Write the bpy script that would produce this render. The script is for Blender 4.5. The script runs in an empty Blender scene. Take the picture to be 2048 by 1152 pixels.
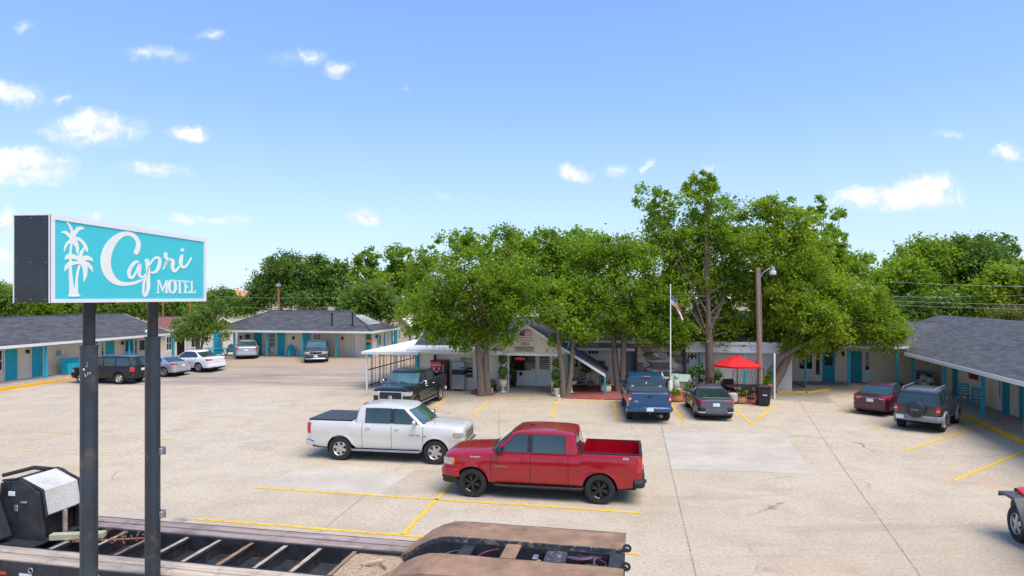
import bpy, bmesh, math, random
import numpy as np
from mathutils import Vector, Matrix
# ------------------------------------------------------------------ camera, world, sun
H = 5.9; F = 1280.0; HY = 595.0
scene = bpy.context.scene
COL = scene.collection
cd = bpy.data.cameras.new("camera"); cam = bpy.data.objects.new("camera", cd); COL.objects.link(cam)
cam.location = (0, 0, H); cam.rotation_euler = (math.radians(90), 0, 0)
cd.sensor_width = 36.0; cd.lens = F / 2048 * 36.0; cd.shift_y = (HY - 576) / 2048.0
cd.clip_start = 0.1; cd.clip_end = 3000
scene.camera = cam
scene.view_settings.view_transform = 'Standard'; scene.view_settings.look = 'None'
scene.view_settings.exposure = 1.13; scene.view_settings.gamma = 1.0
SUN_EL = math.radians(62); SUN_AZ = math.radians(135)      # azimuth clockwise from +Y
world = bpy.data.worlds.new("World"); scene.world = world; world.use_nodes = True
NT = world.node_tree; NT.nodes.clear()
def wn(t, **k):
    n = NT.nodes.new(t)
    for a, b in k.items(): setattr(n, a, b)
    return n
wl = NT.links.new
sky = wn('ShaderNodeTexSky', sky_type='NISHITA'); sky.sun_disc = False
sky.sun_elevation = SUN_EL; sky.sun_rotation = SUN_AZ
sky.air_density = 1.0; sky.dust_density = 0.6; sky.ozone_density = 3.0
tc = wn('ShaderNodeTexCoord'); sep = wn('ShaderNodeSeparateXYZ'); wl(tc.outputs['Generated'], sep.inputs[0])
def wm(op, a, b=None, c=None):
    n = wn('ShaderNodeMath', operation=op)
    for i, v in enumerate((a, b, c)):
        if v is None: continue
        if isinstance(v, (int, float)): n.inputs[i].default_value = v
        else: wl(v, n.inputs[i])
    return n.outputs[0]
ysafe = wm('MAXIMUM', sep.outputs['Y'], 0.02)
tx = wm('DIVIDE', sep.outputs['X'], ysafe); tz = wm('DIVIDE', sep.outputs['Z'], ysafe)
cmb = wn('ShaderNodeCombineXYZ'); wl(tx, cmb.inputs[0]); wl(tz, cmb.inputs[1])
nz = wn('ShaderNodeTexNoise'); nz.inputs['Scale'].default_value = 11; nz.inputs['Detail'].default_value = 6
nz.inputs['Roughness'].default_value = 0.62
wl(cmb.outputs[0], nz.inputs['Vector'])
nsub = wn('ShaderNodeVectorMath', operation='SUBTRACT'); wl(nz.outputs['Color'], nsub.inputs[0]); nsub.inputs[1].default_value = (.5, .5, .5)
nsc = wn('ShaderNodeVectorMath', operation='MULTIPLY'); wl(nsub.outputs[0], nsc.inputs[0]); nsc.inputs[1].default_value = (.125, .065, 0)
padd = wn('ShaderNodeVectorMath', operation='ADD'); wl(cmb.outputs[0], padd.inputs[0]); wl(nsc.outputs[0], padd.inputs[1])
CLOUDS = [(20,188,75,24,1),(115,195,22,14,.8),(185,258,115,36,1),(150,265,70,22,1),(380,262,45,20,.95),(60,330,100,42,1),(10,335,60,44,1),
 (320,110,75,16,.55),(420,70,36,13,.7),(600,112,60,17,.55),(672,135,34,22,.85),(300,340,90,15,.75),(65,50,22,16,.45),
 (360,432,46,14,.6),(450,440,60,12,.7),(735,442,36,22,.95),(5,455,40,40,.8),(190,438,40,10,.5),(1152,342,42,18,.9),(1235,338,26,16,.5),(1285,335,14,16,.45),
 (1430,345,26,12,.35),(1800,392,150,30,1),(1720,390,70,20,1),(1850,372,70,26,1),(2010,302,44,18,.95),(1892,265,18,13,.45),(1625,450,46,26,.6),(885,398,32,10,.35),(5,515,34,22,.7),(830,170,16,9,.25)]
mask = None
for (px, py, rx, ry, s) in CLOUDS:
    cx = (px - 1024) / F; cz = (HY - py) / F; ix = F / (rx * 1.15); iz = F / (ry * 1.25)
    n = wn('ShaderNodeVectorMath', operation='MULTIPLY_ADD'); wl(padd.outputs[0], n.inputs[0])
    n.inputs[1].default_value = (ix, iz, 0); n.inputs[2].default_value = (-cx * ix, -cz * iz, 0)
    l = wn('ShaderNodeVectorMath', operation='LENGTH'); wl(n.outputs[0], l.inputs[0])
    d = wm('MULTIPLY', wm('MAXIMUM', wm('SUBTRACT', 1.0, l.outputs['Value']), 0.0), s)
    mask = d if mask is None else wm('MAXIMUM', mask, d)
mr = wn('ShaderNodeMapRange', interpolation_type='SMOOTHSTEP'); wl(mask, mr.inputs[0])
mr.inputs['From Min'].default_value = 0.0; mr.inputs['From Max'].default_value = 0.72; mr.inputs['To Max'].default_value = 0.97
nz2 = wn('ShaderNodeTexNoise'); nz2.inputs['Scale'].default_value = 26; nz2.inputs['Detail'].default_value = 7; nz2.inputs['Roughness'].default_value = .65; wl(padd.outputs[0], nz2.inputs['Vector'])
wisp = wn('ShaderNodeMapRange'); wl(nz2.outputs['Fac'], wisp.inputs[0]); wisp.inputs['From Min'].default_value = .34; wisp.inputs['From Max'].default_value = .58; wisp.inputs['To Min'].default_value = .2
body_ = wm('MAXIMUM', wisp.outputs[0], wm('MULTIPLY', mask, 1.5))
gate = wm('MULTIPLY', wm('MULTIPLY', mr.outputs[0], wm('MINIMUM', body_, 1.0)), wm('GREATER_THAN', sep.outputs['Y'], 0.05))
# pale veil of thin high cloud that thickens toward the horizon
hr = wn('ShaderNodeMapRange'); wl(sep.outputs['Z'], hr.inputs[0]); hr.inputs['From Max'].default_value = 0.5
veil = wn('ShaderNodeValToRGB'); wl(hr.outputs[0], veil.inputs[0]); ve = veil.color_ramp.elements
ve[0].position = 0; ve[0].color = (.32, .375, .44, 1); ve[1].position = 1; ve[1].color = (.10, .195, .425, 1)
for p_, c_ in ((.25, (.265, .36, .475, 1)), (.55, (.16, .27, .48, 1))): e_ = ve.new(p_); e_.color = c_
v10 = wn('ShaderNodeVectorMath', operation='SCALE'); wl(veil.outputs[0], v10.inputs[0]); v10.inputs['Scale'].default_value = 10
gm = wn('ShaderNodeMix', data_type='RGBA', blend_type='MULTIPLY'); gm.inputs['Factor'].default_value = 1.0
wl(sky.outputs[0], gm.inputs['A']); gm.inputs['B'].default_value = (1.0, 1.1, 1.3, 1)
m1 = wn('ShaderNodeMix', data_type='RGBA'); m1.inputs['Factor'].default_value = .72; wl(gm.outputs['Result'], m1.inputs['A']); wl(v10.outputs[0], m1.inputs['B'])
m2 = wn('ShaderNodeMix', data_type='RGBA'); wl(gate, m2.inputs['Factor']); wl(m1.outputs['Result'], m2.inputs['A']); ct = wn('ShaderNodeValToRGB'); wl(nz2.outputs['Fac'], ct.inputs[0]); ct.color_ramp.elements[0].position = .40; ct.color_ramp.elements[0].color = (.36, .40, .47, 1); ct.color_ramp.elements[1].position = .60; ct.color_ramp.elements[1].color = (.54, .55, .57, 1)
c10 = wn('ShaderNodeVectorMath', operation='SCALE'); wl(ct.outputs[0], c10.inputs[0]); c10.inputs['Scale'].default_value = 10; wl(c10.outputs[0], m2.inputs['B'])
bg = wn('ShaderNodeBackground'); wl(m2.outputs['Result'], bg.inputs[0]); bg.inputs[1].default_value = 0.10
wo = wn('ShaderNodeOutputWorld'); wl(bg.outputs[0], wo.inputs[0])
sd = bpy.data.lights.new("sun", 'SUN'); sd.energy = 2.15; sd.angle = math.radians(48); sd.color = (1, .93, .83)
sun = bpy.data.objects.new("sun", sd); COL.objects.link(sun)
sdir = Vector((math.sin(SUN_AZ) * math.cos(SUN_EL), math.cos(SUN_AZ) * math.cos(SUN_EL), math.sin(SUN_EL)))
sun.rotation_euler = sdir.to_track_quat('Z', 'Y').to_euler(); sun.location = (0, 0, 60)

# ------------------------------------------------------------------ materials
def new_mat(name):
    m = bpy.data.materials.new(name); m.use_nodes = True
    nt = m.node_tree; b = nt.nodes['Principled BSDF']
    return m, nt, b
def _coord(nt, world=False):
    if world: return nt.nodes.new('ShaderNodeNewGeometry').outputs['Position']
    return nt.nodes.new('ShaderNodeTexCoord').outputs['Object']
def noise(nt, vec, scale, detail=4, rough=.55, dist=0, stretch=None):
    if stretch:
        mp = nt.nodes.new('ShaderNodeMapping'); mp.inputs['Scale'].default_value = stretch; nt.links.new(vec, mp.inputs[0]); vec = mp.outputs[0]
    n = nt.nodes.new('ShaderNodeTexNoise'); n.inputs['Scale'].default_value = scale; n.inputs['Detail'].default_value = detail
    n.inputs['Roughness'].default_value = rough; n.inputs['Distortion'].default_value = dist; nt.links.new(vec, n.inputs['Vector'])
    return n.outputs['Fac']
def ramp(nt, fac, stops):
    r = nt.nodes.new('ShaderNodeValToRGB'); nt.links.new(fac, r.inputs[0])
    e = r.color_ramp.elements
    while len(e) > 1: e.remove(e[0])
    for i, (p, c) in enumerate(stops):
        el = e[0] if i == 0 else e.new(p)
        el.position = p; el.color = tuple(c) + (1,) if len(c) == 3 else c
    return r.outputs[0]
def mix(nt, fac, a, b, mode='MIX'):
    m = nt.nodes.new('ShaderNodeMix'); m.data_type = 'RGBA'; m.blend_type = mode
    for k, v in (('Factor', fac), ('A', a), ('B', b)):
        s = m.inputs[k]
        if isinstance(v, (int, float)): s.default_value = v
        elif isinstance(v, tuple): s.default_value = v + (1,) if len(v) == 3 else v
        else: nt.links.new(v, s)
    return m.outputs['Result']
def maprange(nt, v, a, b, c=0., d=1.):
    n = nt.nodes.new('ShaderNodeMapRange'); nt.links.new(v, n.inputs[0])
    n.inputs['From Min'].default_value = a; n.inputs['From Max'].default_value = b; n.inputs['To Min'].default_value = c; n.inputs['To Max'].default_value = d
    return n.outputs[0]
def bump(nt, b, h, strength=.3, dist=.02):
    n = nt.nodes.new('ShaderNodeBump'); n.inputs['Strength'].default_value = strength; n.inputs['Distance'].default_value = dist
    nt.links.new(h, n.inputs['Height']); nt.links.new(n.outputs[0], b.inputs['Normal'])
def sc(c, k): return tuple(min(1, x * k) for x in c)
MATS = {}
def M(name, base, rough=.6, metal=0., var=.12, vs=3., bs=0, bstr=.2, coat=0., spec=.5, stretch=None, dirt=None):
    if name in MATS: return MATS[name]
    m, nt, b = new_mat(name)
    co = _coord(nt)
    if var:
        n = noise(nt, co, vs, 5, .6, 0, stretch)
        c = ramp(nt, n, [(.3, sc(base, 1 - var)), (.7, sc(base, 1 + var))])
        if dirt:
            n2 = noise(nt, co, dirt[1], 6, .7)
            c = mix(nt, maprange(nt, n2, dirt[2], dirt[3]), c, dirt[0])
        nt.links.new(c, b.inputs['Base Color'])
    else: b.inputs['Base Color'].default_value = tuple(base) + (1,)
    b.inputs['Roughness'].default_value = rough; b.inputs['Metallic'].default_value = metal
    b.inputs['Specular IOR Level'].default_value = spec
    if coat: b.inputs['Coat Weight'].default_value = coat; b.inputs['Coat Roughness'].default_value = .04
    if bs: bump(nt, b, noise(nt, co, bs, 4, .6, 0, stretch), bstr)
    MATS[name] = m
    return m
def paint(name, base, metal=.35, rough=.32):
    dust = .10 if max(base) > .04 else .025
    if name in MATS: return MATS[name]
    m, nt, b = new_mat(name); co = _coord(nt)
    z = nt.nodes.new('ShaderNodeSeparateXYZ'); nt.links.new(co, z.inputs[0])
    n = noise(nt, co, 2.4, 6, .7)
    # road dust gathered low on the panels, and a film on the upward faces
    low = maprange(nt, z.outputs['Z'], .95, .3)
    mlt = nt.nodes.new('ShaderNodeMath'); mlt.operation = 'MULTIPLY'; nt.links.new(low, mlt.inputs[0]); nt.links.new(maprange(nt, n, .35, .75, .0, dust), mlt.inputs[1])
    c = mix(nt, mlt.outputs[0], tuple(base), (.30, .25, .2))
    nt.links.new(c, b.inputs['Base Color']); b.inputs['Metallic'].default_value = metal; b.inputs['Roughness'].default_value = rough
    nt.links.new(maprange(nt, n, .3, .8, rough, rough + .18), b.inputs['Roughness'])
    b.inputs['Coat Weight'].default_value = .8 if dust > .05 else .3; b.inputs['Coat Roughness'].default_value = .05
    MATS[name] = m
    return m
GLASS = M('window_glass', (.022, .032, .036), .06, 0, .25, 1.3, spec=.7)
CGLASS = M('car_glass', (.018, .038, .038), .035, 0, .3, 2., spec=.9, coat=.5)
WSGLASS = M('windshield_glass', (.06, .12, .115), .04, 0, .4, 1.6, spec=1., coat=1.)
TYRE = M('tyre_rubber', (.022, .021, .02), .85, 0, .3, 9, bs=60, bstr=.3)
DARK = M('dark_plastic', (.018, .018, .02), .6, 0, .2, 8)
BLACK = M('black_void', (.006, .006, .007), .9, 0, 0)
CHROME = M('chrome', (.72, .72, .73), .14, 1., .05, 4)
ALLOY = M('alloy', (.55, .55, .56), .3, .9, .12, 9)
ALLOYBLK = M('black_alloy', (.012, .012, .014), .25, .3, .1, 9, coat=.6)
REDLAMP = M('red_lamp', (.55, .012, .02), .18, 0, .2, 14, coat=.8)
CLEARLAMP = M('clear_lamp', (.55, .55, .52), .12, .35, .35, 16, coat=1.)
AMBER = M('amber_lamp', (.8, .22, .02), .2, 0, .1, 9, coat=.8)
PLATE = M('plate_white', (.72, .74, .76), .4, 0, .05, 20)
WHITE = M('white_paint', (.76, .75, .71), .55, 0, .05, 3, dirt=((.45, .4, .33), 2.2, .6, .95))
TEAL = M('teal_paint', (.008, .37, .49), .5, 0, .1, 3)
TEALD = M('teal_paint_dark', (.006, .28, .40), .5, 0, .1, 3)
METAL = M('grey_metal', (.42, .43, .44), .35, .8, .12, 4)
BLKMET = M('black_metal', (.02, .021, .023), .45, .2, .2, 5)
CONC = M('walk_concrete', (.36, .31, .26), .9, 0, .2, 1.6, bs=30, dirt=((.2, .17, .14), 1.1, .55, .8))
WOODP = M('pole_wood', (.30, .19, .12), .85, 0, .3, 6, bs=30, bstr=.4, stretch=(6, 6, .4))
BARK = M('bark', (.17, .125, .09), .95, 0, .4, 5, bs=14, bstr=.8, stretch=(3, 3, .6))
YEL = M('kerb_yellow', (.78, .40, .01), .7, 0, .12, 3, bs=40, dirt=((.30, .22, .12), 3., .56, .8))
TERRA = M('terracotta', (.55, .22, .1), .8, 0, .15, 6)
CREAMPOT = M('cream_stone', (.62, .55, .4), .8, 0, .2, 7, bs=20)
REDFAB = M('red_fabric', (.62, .008, .012), .75, 0, .08, 5, bs=60, bstr=.1)
def brick_mat(name, base, mortar, bw, bh, var=.1, rough=.8, ms=.008, vert=True, bstr=.5, bdist=.012):
    m, nt, b = new_mat(name); co = _coord(nt)
    s = nt.nodes.new('ShaderNodeSeparateXYZ'); nt.links.new(co, s.inputs[0])
    c = nt.nodes.new('ShaderNodeCombineXYZ')
    ad = nt.nodes.new('ShaderNodeMath'); ad.operation = 'ADD'; nt.links.new(s.outputs['X'], ad.inputs[0]); nt.links.new(s.outputs['Y'], ad.inputs[1])
    nt.links.new(ad.outputs[0] if vert else s.outputs['X'], c.inputs[0]); nt.links.new(s.outputs['Z' if vert else 'Y'], c.inputs[1])
    br = nt.nodes.new('ShaderNodeTexBrick'); nt.links.new(c.outputs[0], br.inputs['Vector'])
    br.inputs['Scale'].default_value = 1; br.inputs['Brick Width'].default_value = bw; br.inputs['Row Height'].default_value = bh
    br.inputs['Mortar Size'].default_value = ms; br.inputs['Mortar Smooth'].default_value = .4
    br.inputs['Color1'].default_value = sc(base, 1 - var) + (1,); br.inputs['Color2'].default_value = sc(base, 1 + var) + (1,); br.inputs['Mortar'].default_value = mortar + (1,)
    n = noise(nt, co, 1.3, 6, .65)
    col = mix(nt, maprange(nt, n, .45, .85, 0, .55), br.outputs['Color'], sc(base, .72))
    nt.links.new(col, b.inputs['Base Color']); b.inputs['Roughness'].default_value = rough
    inv = nt.nodes.new('ShaderNodeMath'); inv.operation = 'SUBTRACT'; inv.inputs[0].default_value = 1; nt.links.new(br.outputs['Fac'], inv.inputs[1])
    bump(nt, b, inv.outputs[0], bstr, bdist)
    MATS[name] = m; return m
WALL = brick_mat('cream_painted_brick', (.82, .72, .57), (.66, .56, .43), .42, .1, .03)
WALLW = brick_mat('white_painted_block', (.85, .78, .66), (.66, .59, .49), .44, .2, .03)
BRICKRED = brick_mat('red_brick_paving', (.34, .085, .06), (.2, .1, .08), .22, .11, .3, vert=False)
def shingles():
    m, nt, b = new_mat('asphalt_shingles'); co = _coord(nt)
    s = nt.nodes.new('ShaderNodeSeparateXYZ'); nt.links.new(co, s.inputs[0]); c = nt.nodes.new('ShaderNodeCombineXYZ')
    nt.links.new(s.outputs['X'], c.inputs[0]); nt.links.new(s.outputs['Y'], c.inputs[1])
    br = nt.nodes.new('ShaderNodeTexBrick'); nt.links.new(c.outputs[0], br.inputs['Vector'])
    br.inputs['Scale'].default_value = 1; br.inputs['Brick Width'].default_value = .5; br.inputs['Row Height'].default_value = .2
    br.inputs['Mortar Size'].default_value = .012; br.inputs['Mortar Smooth'].default_value = .3; br.inputs['Bias'].default_value = -.1
    br.inputs['Color1'].default_value = (.030, .030, .033, 1); br.inputs['Color2'].default_value = (.11, .11, .118, 1); br.inputs['Mortar'].default_value = (.02, .02, .024, 1)
    n = noise(nt, co, .5, 5, .6); col = mix(nt, maprange(nt, n, .4, .75, 0, .5), br.outputs['Color'], (.085, .08, .082))
    n3 = noise(nt, co, 40, 3, .7); col = mix(nt, .3, col, ramp(nt, n3, [(.3, (.03, .03, .035)), (.7, (.14, .14, .155))]))
    nt.links.new(col, b.inputs['Base Color']); b.inputs['Roughness'].default_value = .9
    bump(nt, b, br.outputs['Fac'], .5, .01); MATS['sh'] = m; return m
SHING = shingles()

# ------------------------------------------------------------------ helpers
def g(Y, X=0.):
    xs = (-1e4, 22, 30, 38, 43, 47, 51, 55, 1e5); zs = (0, 0, .08, .2, .28, .45, .75, .8, .8)
    v = float(np.interp(Y, xs, zs))
    if X < -23: v = min(v, .8 + (min(-X, 27) - 23) / 4 * (-.45))
    return v
def gp(px, py, dz=0.):
    Y = 30.
    for _ in range(40):
        X = (px - 1024) / F * Y; Y = Y * .5 + .5 * (H - g(Y, X) - dz) * F / (py - HY)
    X = (px - 1024) / F * Y
    return Vector((X, Y, g(Y, X) + dz))
class Frame:
    def __init__(s, ox, oy, oz, deg): s.o = Vector((ox, oy, oz)); s.a = math.radians(deg); s.ex = (math.cos(s.a), math.sin(s.a)); s.ey = (-math.sin(s.a), math.cos(s.a))
    def w(s, x, y, z=0): return Vector((s.o.x + x * s.ex[0] + y * s.ey[0], s.o.y + x * s.ex[1] + y * s.ey[1], s.o.z + z))
    def inv(s, X, Y): dx, dy = X - s.o.x, Y - s.o.y; return (dx * s.ex[0] + dy * s.ex[1], dx * s.ey[0] + dy * s.ey[1])
    def fx(s, px, yl):
        k = (px - 1024) / F
        return (k * (s.o.y + yl * s.ey[1]) - (s.o.x + yl * s.ey[0])) / (s.ex[0] - k * s.ex[1])
    def fz(s, py, xl, yl): return H - (py - HY) / F * s.w(xl, yl).y - s.o.z
def lerp(a, b, t): return a + (b - a) * t
class MB:
    def __init__(s): s.v = []; s.f = []; s.m = []
    def add(s, vs, fs, mi=0):
        o = len(s.v); s.v += [tuple(p) for p in vs]; s.f += [tuple(i + o for i in f) for f in fs]; s.m += [mi] * len(fs)
    def box(s, c, d, rz=0., mi=0, top=1.0, rx=0., ry=0.):
        x, y, z = d[0] / 2, d[1] / 2, d[2] / 2
        vs = [Vector(p) for p in [(-x, -y, -z), (x, -y, -z), (x, y, -z), (-x, y, -z), (-x * top, -y * top, z), (x * top, -y * top, z), (x * top, y * top, z), (-x * top, y * top, z)]]
        R = Matrix.Rotation(rz, 3, 'Z') @ Matrix.Rotation(ry, 3, 'Y') @ Matrix.Rotation(rx, 3, 'X'); c = Vector(c)
        s.add([R @ p + c for p in vs], [(0, 3, 2, 1), (4, 5, 6, 7), (0, 1, 5, 4), (1, 2, 6, 5), (2, 3, 7, 6), (3, 0, 4, 7)], mi); return s
    def bx(s, x0, x1, y0, y1, z0, z1, mi=0): return s.box(((x0 + x1) / 2, (y0 + y1) / 2, (z0 + z1) / 2), (abs(x1 - x0), abs(y1 - y0), abs(z1 - z0)), 0, mi)
    def tube(s, pts, r, n=8, mi=0, caps=True):
        pts = [Vector(p) for p in pts]; k = len(pts); rs = [r] * k if isinstance(r, (int, float)) else r
        rings = []; up = None
        for i, p in enumerate(pts):
            t = (pts[min(i + 1, k - 1)] - pts[max(i - 1, 0)]).normalized()
            if up is None: up = Vector((0, 0, 1)) if abs(t.z) < .9 else Vector((1, 0, 0))
            a = t.cross(up).normalized(); b = a.cross(t).normalized(); up = b
            rings.append([p + (a * math.cos(2 * math.pi * j / n) + b * math.sin(2 * math.pi * j / n)) * rs[i] for j in range(n)])
        vs = [q for rr in rings for q in rr]; fs = []
        for i in range(k - 1):
            for j in range(n): fs.append((i * n + j, i * n + (j + 1) % n, (i + 1) * n + (j + 1) % n, (i + 1) * n + j))
        if caps: fs.append(tuple(range(n - 1, -1, -1))); fs.append(tuple((k - 1) * n + j for j in range(n)))
        s.add(vs, fs, mi); return s
    def lathe(s, prof, c=(0, 0, 0), n=16, mi=0, axis='z', cap=True):
        vs = []; fs = []; c = Vector(c)
        for (r, h) in prof:
            for j in range(n):
                a = 2 * math.pi * j / n; p = (r * math.cos(a), r * math.sin(a), h)
                if axis == 'y': p = (p[0], p[2], p[1])
                if axis == 'x': p = (p[2], p[0], p[1])
                vs.append(c + Vector(p))
        for i in range(len(prof) - 1):
            for j in range(n): fs.append((i * n + j, i * n + (j + 1) % n, (i + 1) * n + (j + 1) % n, (i + 1) * n + j))
        if cap: fs.append(tuple(range(n - 1, -1, -1))); fs.append(tuple((len(prof) - 1) * n + j for j in range(n)))
        s.add(vs, fs, mi); return s
    def grid(s, rows, mi=0, closed=False):
        nr, nc = len(rows), len(rows[0]); fs = []
        for i in range(nr - 1):
            for j in range(nc if closed else nc - 1): fs.append((i * nc + j, i * nc + (j + 1) % nc, (i + 1) * nc + (j + 1) % nc, (i + 1) * nc + j))
        s.add([p for r in rows for p in r], fs, mi); return s
    def slab(s, poly, fn, mi=0):      # polygon (a,b) list; fn(a,b,side) -> point, side 0 back 1 front
        n = len(poly); vs = [fn(a, b, 0) for a, b in poly] + [fn(a, b, 1) for a, b in poly]
        s.add(vs, [tuple(range(n - 1, -1, -1)), tuple(range(n, 2 * n))] + [(i, (i + 1) % n, (i + 1) % n + n, i + n) for i in range(n)], mi); return s
    def build(s, name, mats, parent=None, smooth=False, angle=38, bevel=0, fix=True):
        me = bpy.data.meshes.new(name); me.from_pydata(s.v, [], s.f)
        mats = mats if isinstance(mats, (list, tuple)) else [mats]
        for m in mats: me.materials.append(m)
        me.polygons.foreach_set('material_index', s.m)
        if fix:
            bm = bmesh.new(); bm.from_mesh(me); bmesh.ops.recalc_face_normals(bm, faces=bm.faces)
            if bevel: bmesh.ops.bevel(bm, geom=[e for e in bm.edges if e.is_manifold and e.calc_face_angle(0) > .5], offset=bevel, segments=1, affect='EDGES', clamp_overlap=True)
            bm.to_mesh(me); bm.free()
        if smooth: me.shade_smooth(); me.set_sharp_from_angle(angle=math.radians(angle))
        me.update(); o = bpy.data.objects.new(name, me); COL.objects.link(o)
        if parent: o.parent = parent
        return o
def tag(o, label=None, cat=None, group=None, kind=None):
    if label: o['label'] = label
    if cat: o['category'] = cat
    if group: o['group'] = group
    if kind: o['kind'] = kind
    return o
def thing(name, label, cat, loc, rz=0., group=None):
    o = bpy.data.objects.new(name, None); COL.objects.link(o); o.empty_display_size = .3
    o.location = loc; o.rotation_euler = (0, 0, rz); return tag(o, label, cat, group)
def copy_tree(o, parent=None):
    c = o.copy(); COL.objects.link(c); c.parent = parent
    for ch in list(o.children): copy_tree(ch, c)
    return c
def text_mesh(body, size, ext=.004):
    cu = bpy.data.curves.new('t', 'FONT'); cu.body = body; cu.size = size; cu.extrude = ext; cu.align_x = 'CENTER'; cu.align_y = 'CENTER'
    o = bpy.data.objects.new('t', cu); COL.objects.link(o); bpy.context.view_layer.update()
    me = o.to_mesh(); vs = [v.co.copy() for v in me.vertices]; fs = [tuple(p.vertices) for p in me.polygons]
    o.to_mesh_clear(); bpy.data.objects.remove(o); bpy.data.curves.remove(cu)
    return vs, fs
def add_text(mb, body, size, fn, mi=0, ext=.004, sx=1.):
    vs, fs = text_mesh(body, size, ext); mb.add([fn(v.x * sx, v.y, v.z) for v in vs], fs, mi)

# ------------------------------------------------------------------ the setting: ground, kerbs, markings
def ground_mat():
    m, nt, b = new_mat('lot_ground'); P = _coord(nt, True)
    s = nt.nodes.new('ShaderNodeSeparateXYZ'); nt.links.new(P, s.inputs[0])
    big = noise(nt, P, .11, 6, .6); mid = noise(nt, P, .7, 6, .65, .4); fine = noise(nt, P, 9, 5, .7); grit = noise(nt, P, 46, 3, .8)
    st = noise(nt, P, .35, 5, .6, .8, (.5, 2.6, 1))
    c = ramp(nt, big, [(.3, (.49, .395, .265)), (.5, (.585, .48, .34)), (.72, (.65, .545, .40))])
    c = mix(nt, maprange(nt, mid, .46, .72, 0, .55), c, (.38, .30, .22))
    c = mix(nt, maprange(nt, st, .52, .72, 0, .6), c, (.55, .50, .43))
    c = mix(nt, maprange(nt, st, .30, .42, .4, 0), c, (.30, .26, .22))
    c = mix(nt, maprange(nt, fine, .42, .66, 0, .5), c, (.30, .235, .175)); g2_ = noise(nt, P, 22, 4, .8); c = mix(nt, maprange(nt, g2_, .55, .66, 0, .6), c, (.25, .185, .135)); c = mix(nt, maprange(nt, g2_, .44, .34, 0, .5), c, (.66, .57, .45))
    c = mix(nt, maprange(nt, grit, .53, .64, 0, .8), c, (.20, .155, .12))
    c = mix(nt, maprange(nt, grit, .42, .28, 0, .6), c, (.66, .60, .52))
    # hairline cracks
    vo = nt.nodes.new('ShaderNodeTexVoronoi'); vo.feature = 'DISTANCE_TO_EDGE'; vo.inputs['Scale'].default_value = .13
    wv = nt.nodes.new('ShaderNodeTexNoise'); wv.inputs['Scale'].default_value = .8; wv.inputs['Detail'].default_value = 5; nt.links.new(P, wv.inputs['Vector'])
    va = nt.nodes.new('ShaderNodeVectorMath'); va.operation = 'MULTIPLY_ADD'; nt.links.new(wv.outputs['Color'], va.inputs[0]); va.inputs[1].default_value = (1.6, 1.6, 0); nt.links.new(P, va.inputs[2])
    nt.links.new(va.outputs[0], vo.inputs['Vector'])
    ck = maprange(nt, vo.outputs['Distance'], .0035, .0012); n4 = maprange(nt, noise(nt, P, .3, 3), .5, .62)
    mm = nt.nodes.new('ShaderNodeMath'); mm.operation = 'MULTIPLY'; nt.links.new(ck, mm.inputs[0]); nt.links.new(n4, mm.inputs[1])
    c = mix(nt, mm.outputs[0], c, (.24, .19, .15))
    # oil drips where cars stand
    v2 = nt.nodes.new('ShaderNodeTexVoronoi'); v2.inputs['Scale'].default_value = .42; nt.links.new(va.outputs[0], v2.inputs['Vector'])
    o1 = maprange(nt, v2.outputs['Distance'], .10, .03, 0, .55); mo = nt.nodes.new('ShaderNodeMath'); mo.operation = 'MULTIPLY'; nt.links.new(o1, mo.inputs[0]); nt.links.new(maprange(nt, noise(nt, P, .16, 3), .5, .6), mo.inputs[1])
    c = mix(nt, mo.outputs[0], c, (.13, .11, .095))
    rn = noise(nt, P, .22, 4, .5); c = mix(nt, maprange(nt, rn, .60, .68, 0, .35), c, (.42, .27, .17))
    # gravelly old asphalt in the rear-left yard
    m3 = nt.nodes.new('ShaderNodeMath'); m3.operation = 'MULTIPLY_ADD'; nt.links.new(s.outputs['X'], m3.inputs[0]); m3.inputs[1].default_value = .04; nt.links.new(s.outputs['Y'], m3.inputs[2])
    m4 = nt.nodes.new('ShaderNodeMath'); m4.operation = 'MULTIPLY_ADD'; nt.links.new(mid, m4.inputs[0]); m4.inputs[1].default_value = .8; nt.links.new(m3.outputs[0], m4.inputs[2])
    yard = maprange(nt, m4.outputs[0], 40.6, 40.75); left = maprange(nt, s.outputs['X'], -6.5, -7.5)
    yl = nt.nodes.new('ShaderNodeMath'); yl.operation = 'MULTIPLY'; nt.links.new(yard, yl.inputs[0]); nt.links.new(left, yl.inputs[1])
    yc = ramp(nt, st, [(.35, (.27, .215, .17)), (.5, (.36, .285, .22)), (.66, (.44, .37, .30))])
    yc = mix(nt, maprange(nt, s.outputs['Y'], 47, 50, 0, .75), yc, (.43, .31, .20))
    yc = mix(nt, maprange(nt, grit, .5, .7, 0, .6), yc, (.2, .16, .13))
    c = mix(nt, yl.outputs[0], c, yc)
    # dry field beyond the buildings
    fy = maprange(nt, s.outputs['Y'], 63, 70); fc = ramp(nt, noise(nt, P, .05, 6), [(.35, (.12, .16, .05)), (.5, (.30, .26, .13)), (.7, (.42, .33, .19))])
    c = mix(nt, fy, c, fc)
    nt.links.new(c, b.inputs['Base Color']); b.inputs['Roughness'].default_value = .93; b.inputs['Specular IOR Level'].default_value = .25
    bump(nt, b, grit, .35, .012); return m
GROUND = ground_mat()
xs = [-900, -300, -120, -60] + [x for x in range(-44, 45, 4)] + [-27, -26, -25, -24, -23, -22] + [60, 120, 300, 900]; xs = sorted(set(xs))
ys = [-60, 0, 20, 22, 26, 30, 34, 38, 41, 43, 45, 47, 49, 51, 53, 55, 60, 70, 90, 150, 300, 700, 1800]
mb = MB(); mb.grid([[(x, y, g(y, x)) for x in xs] for y in ys]); tag(mb.build('ground', GROUND), kind='structure')
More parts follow.
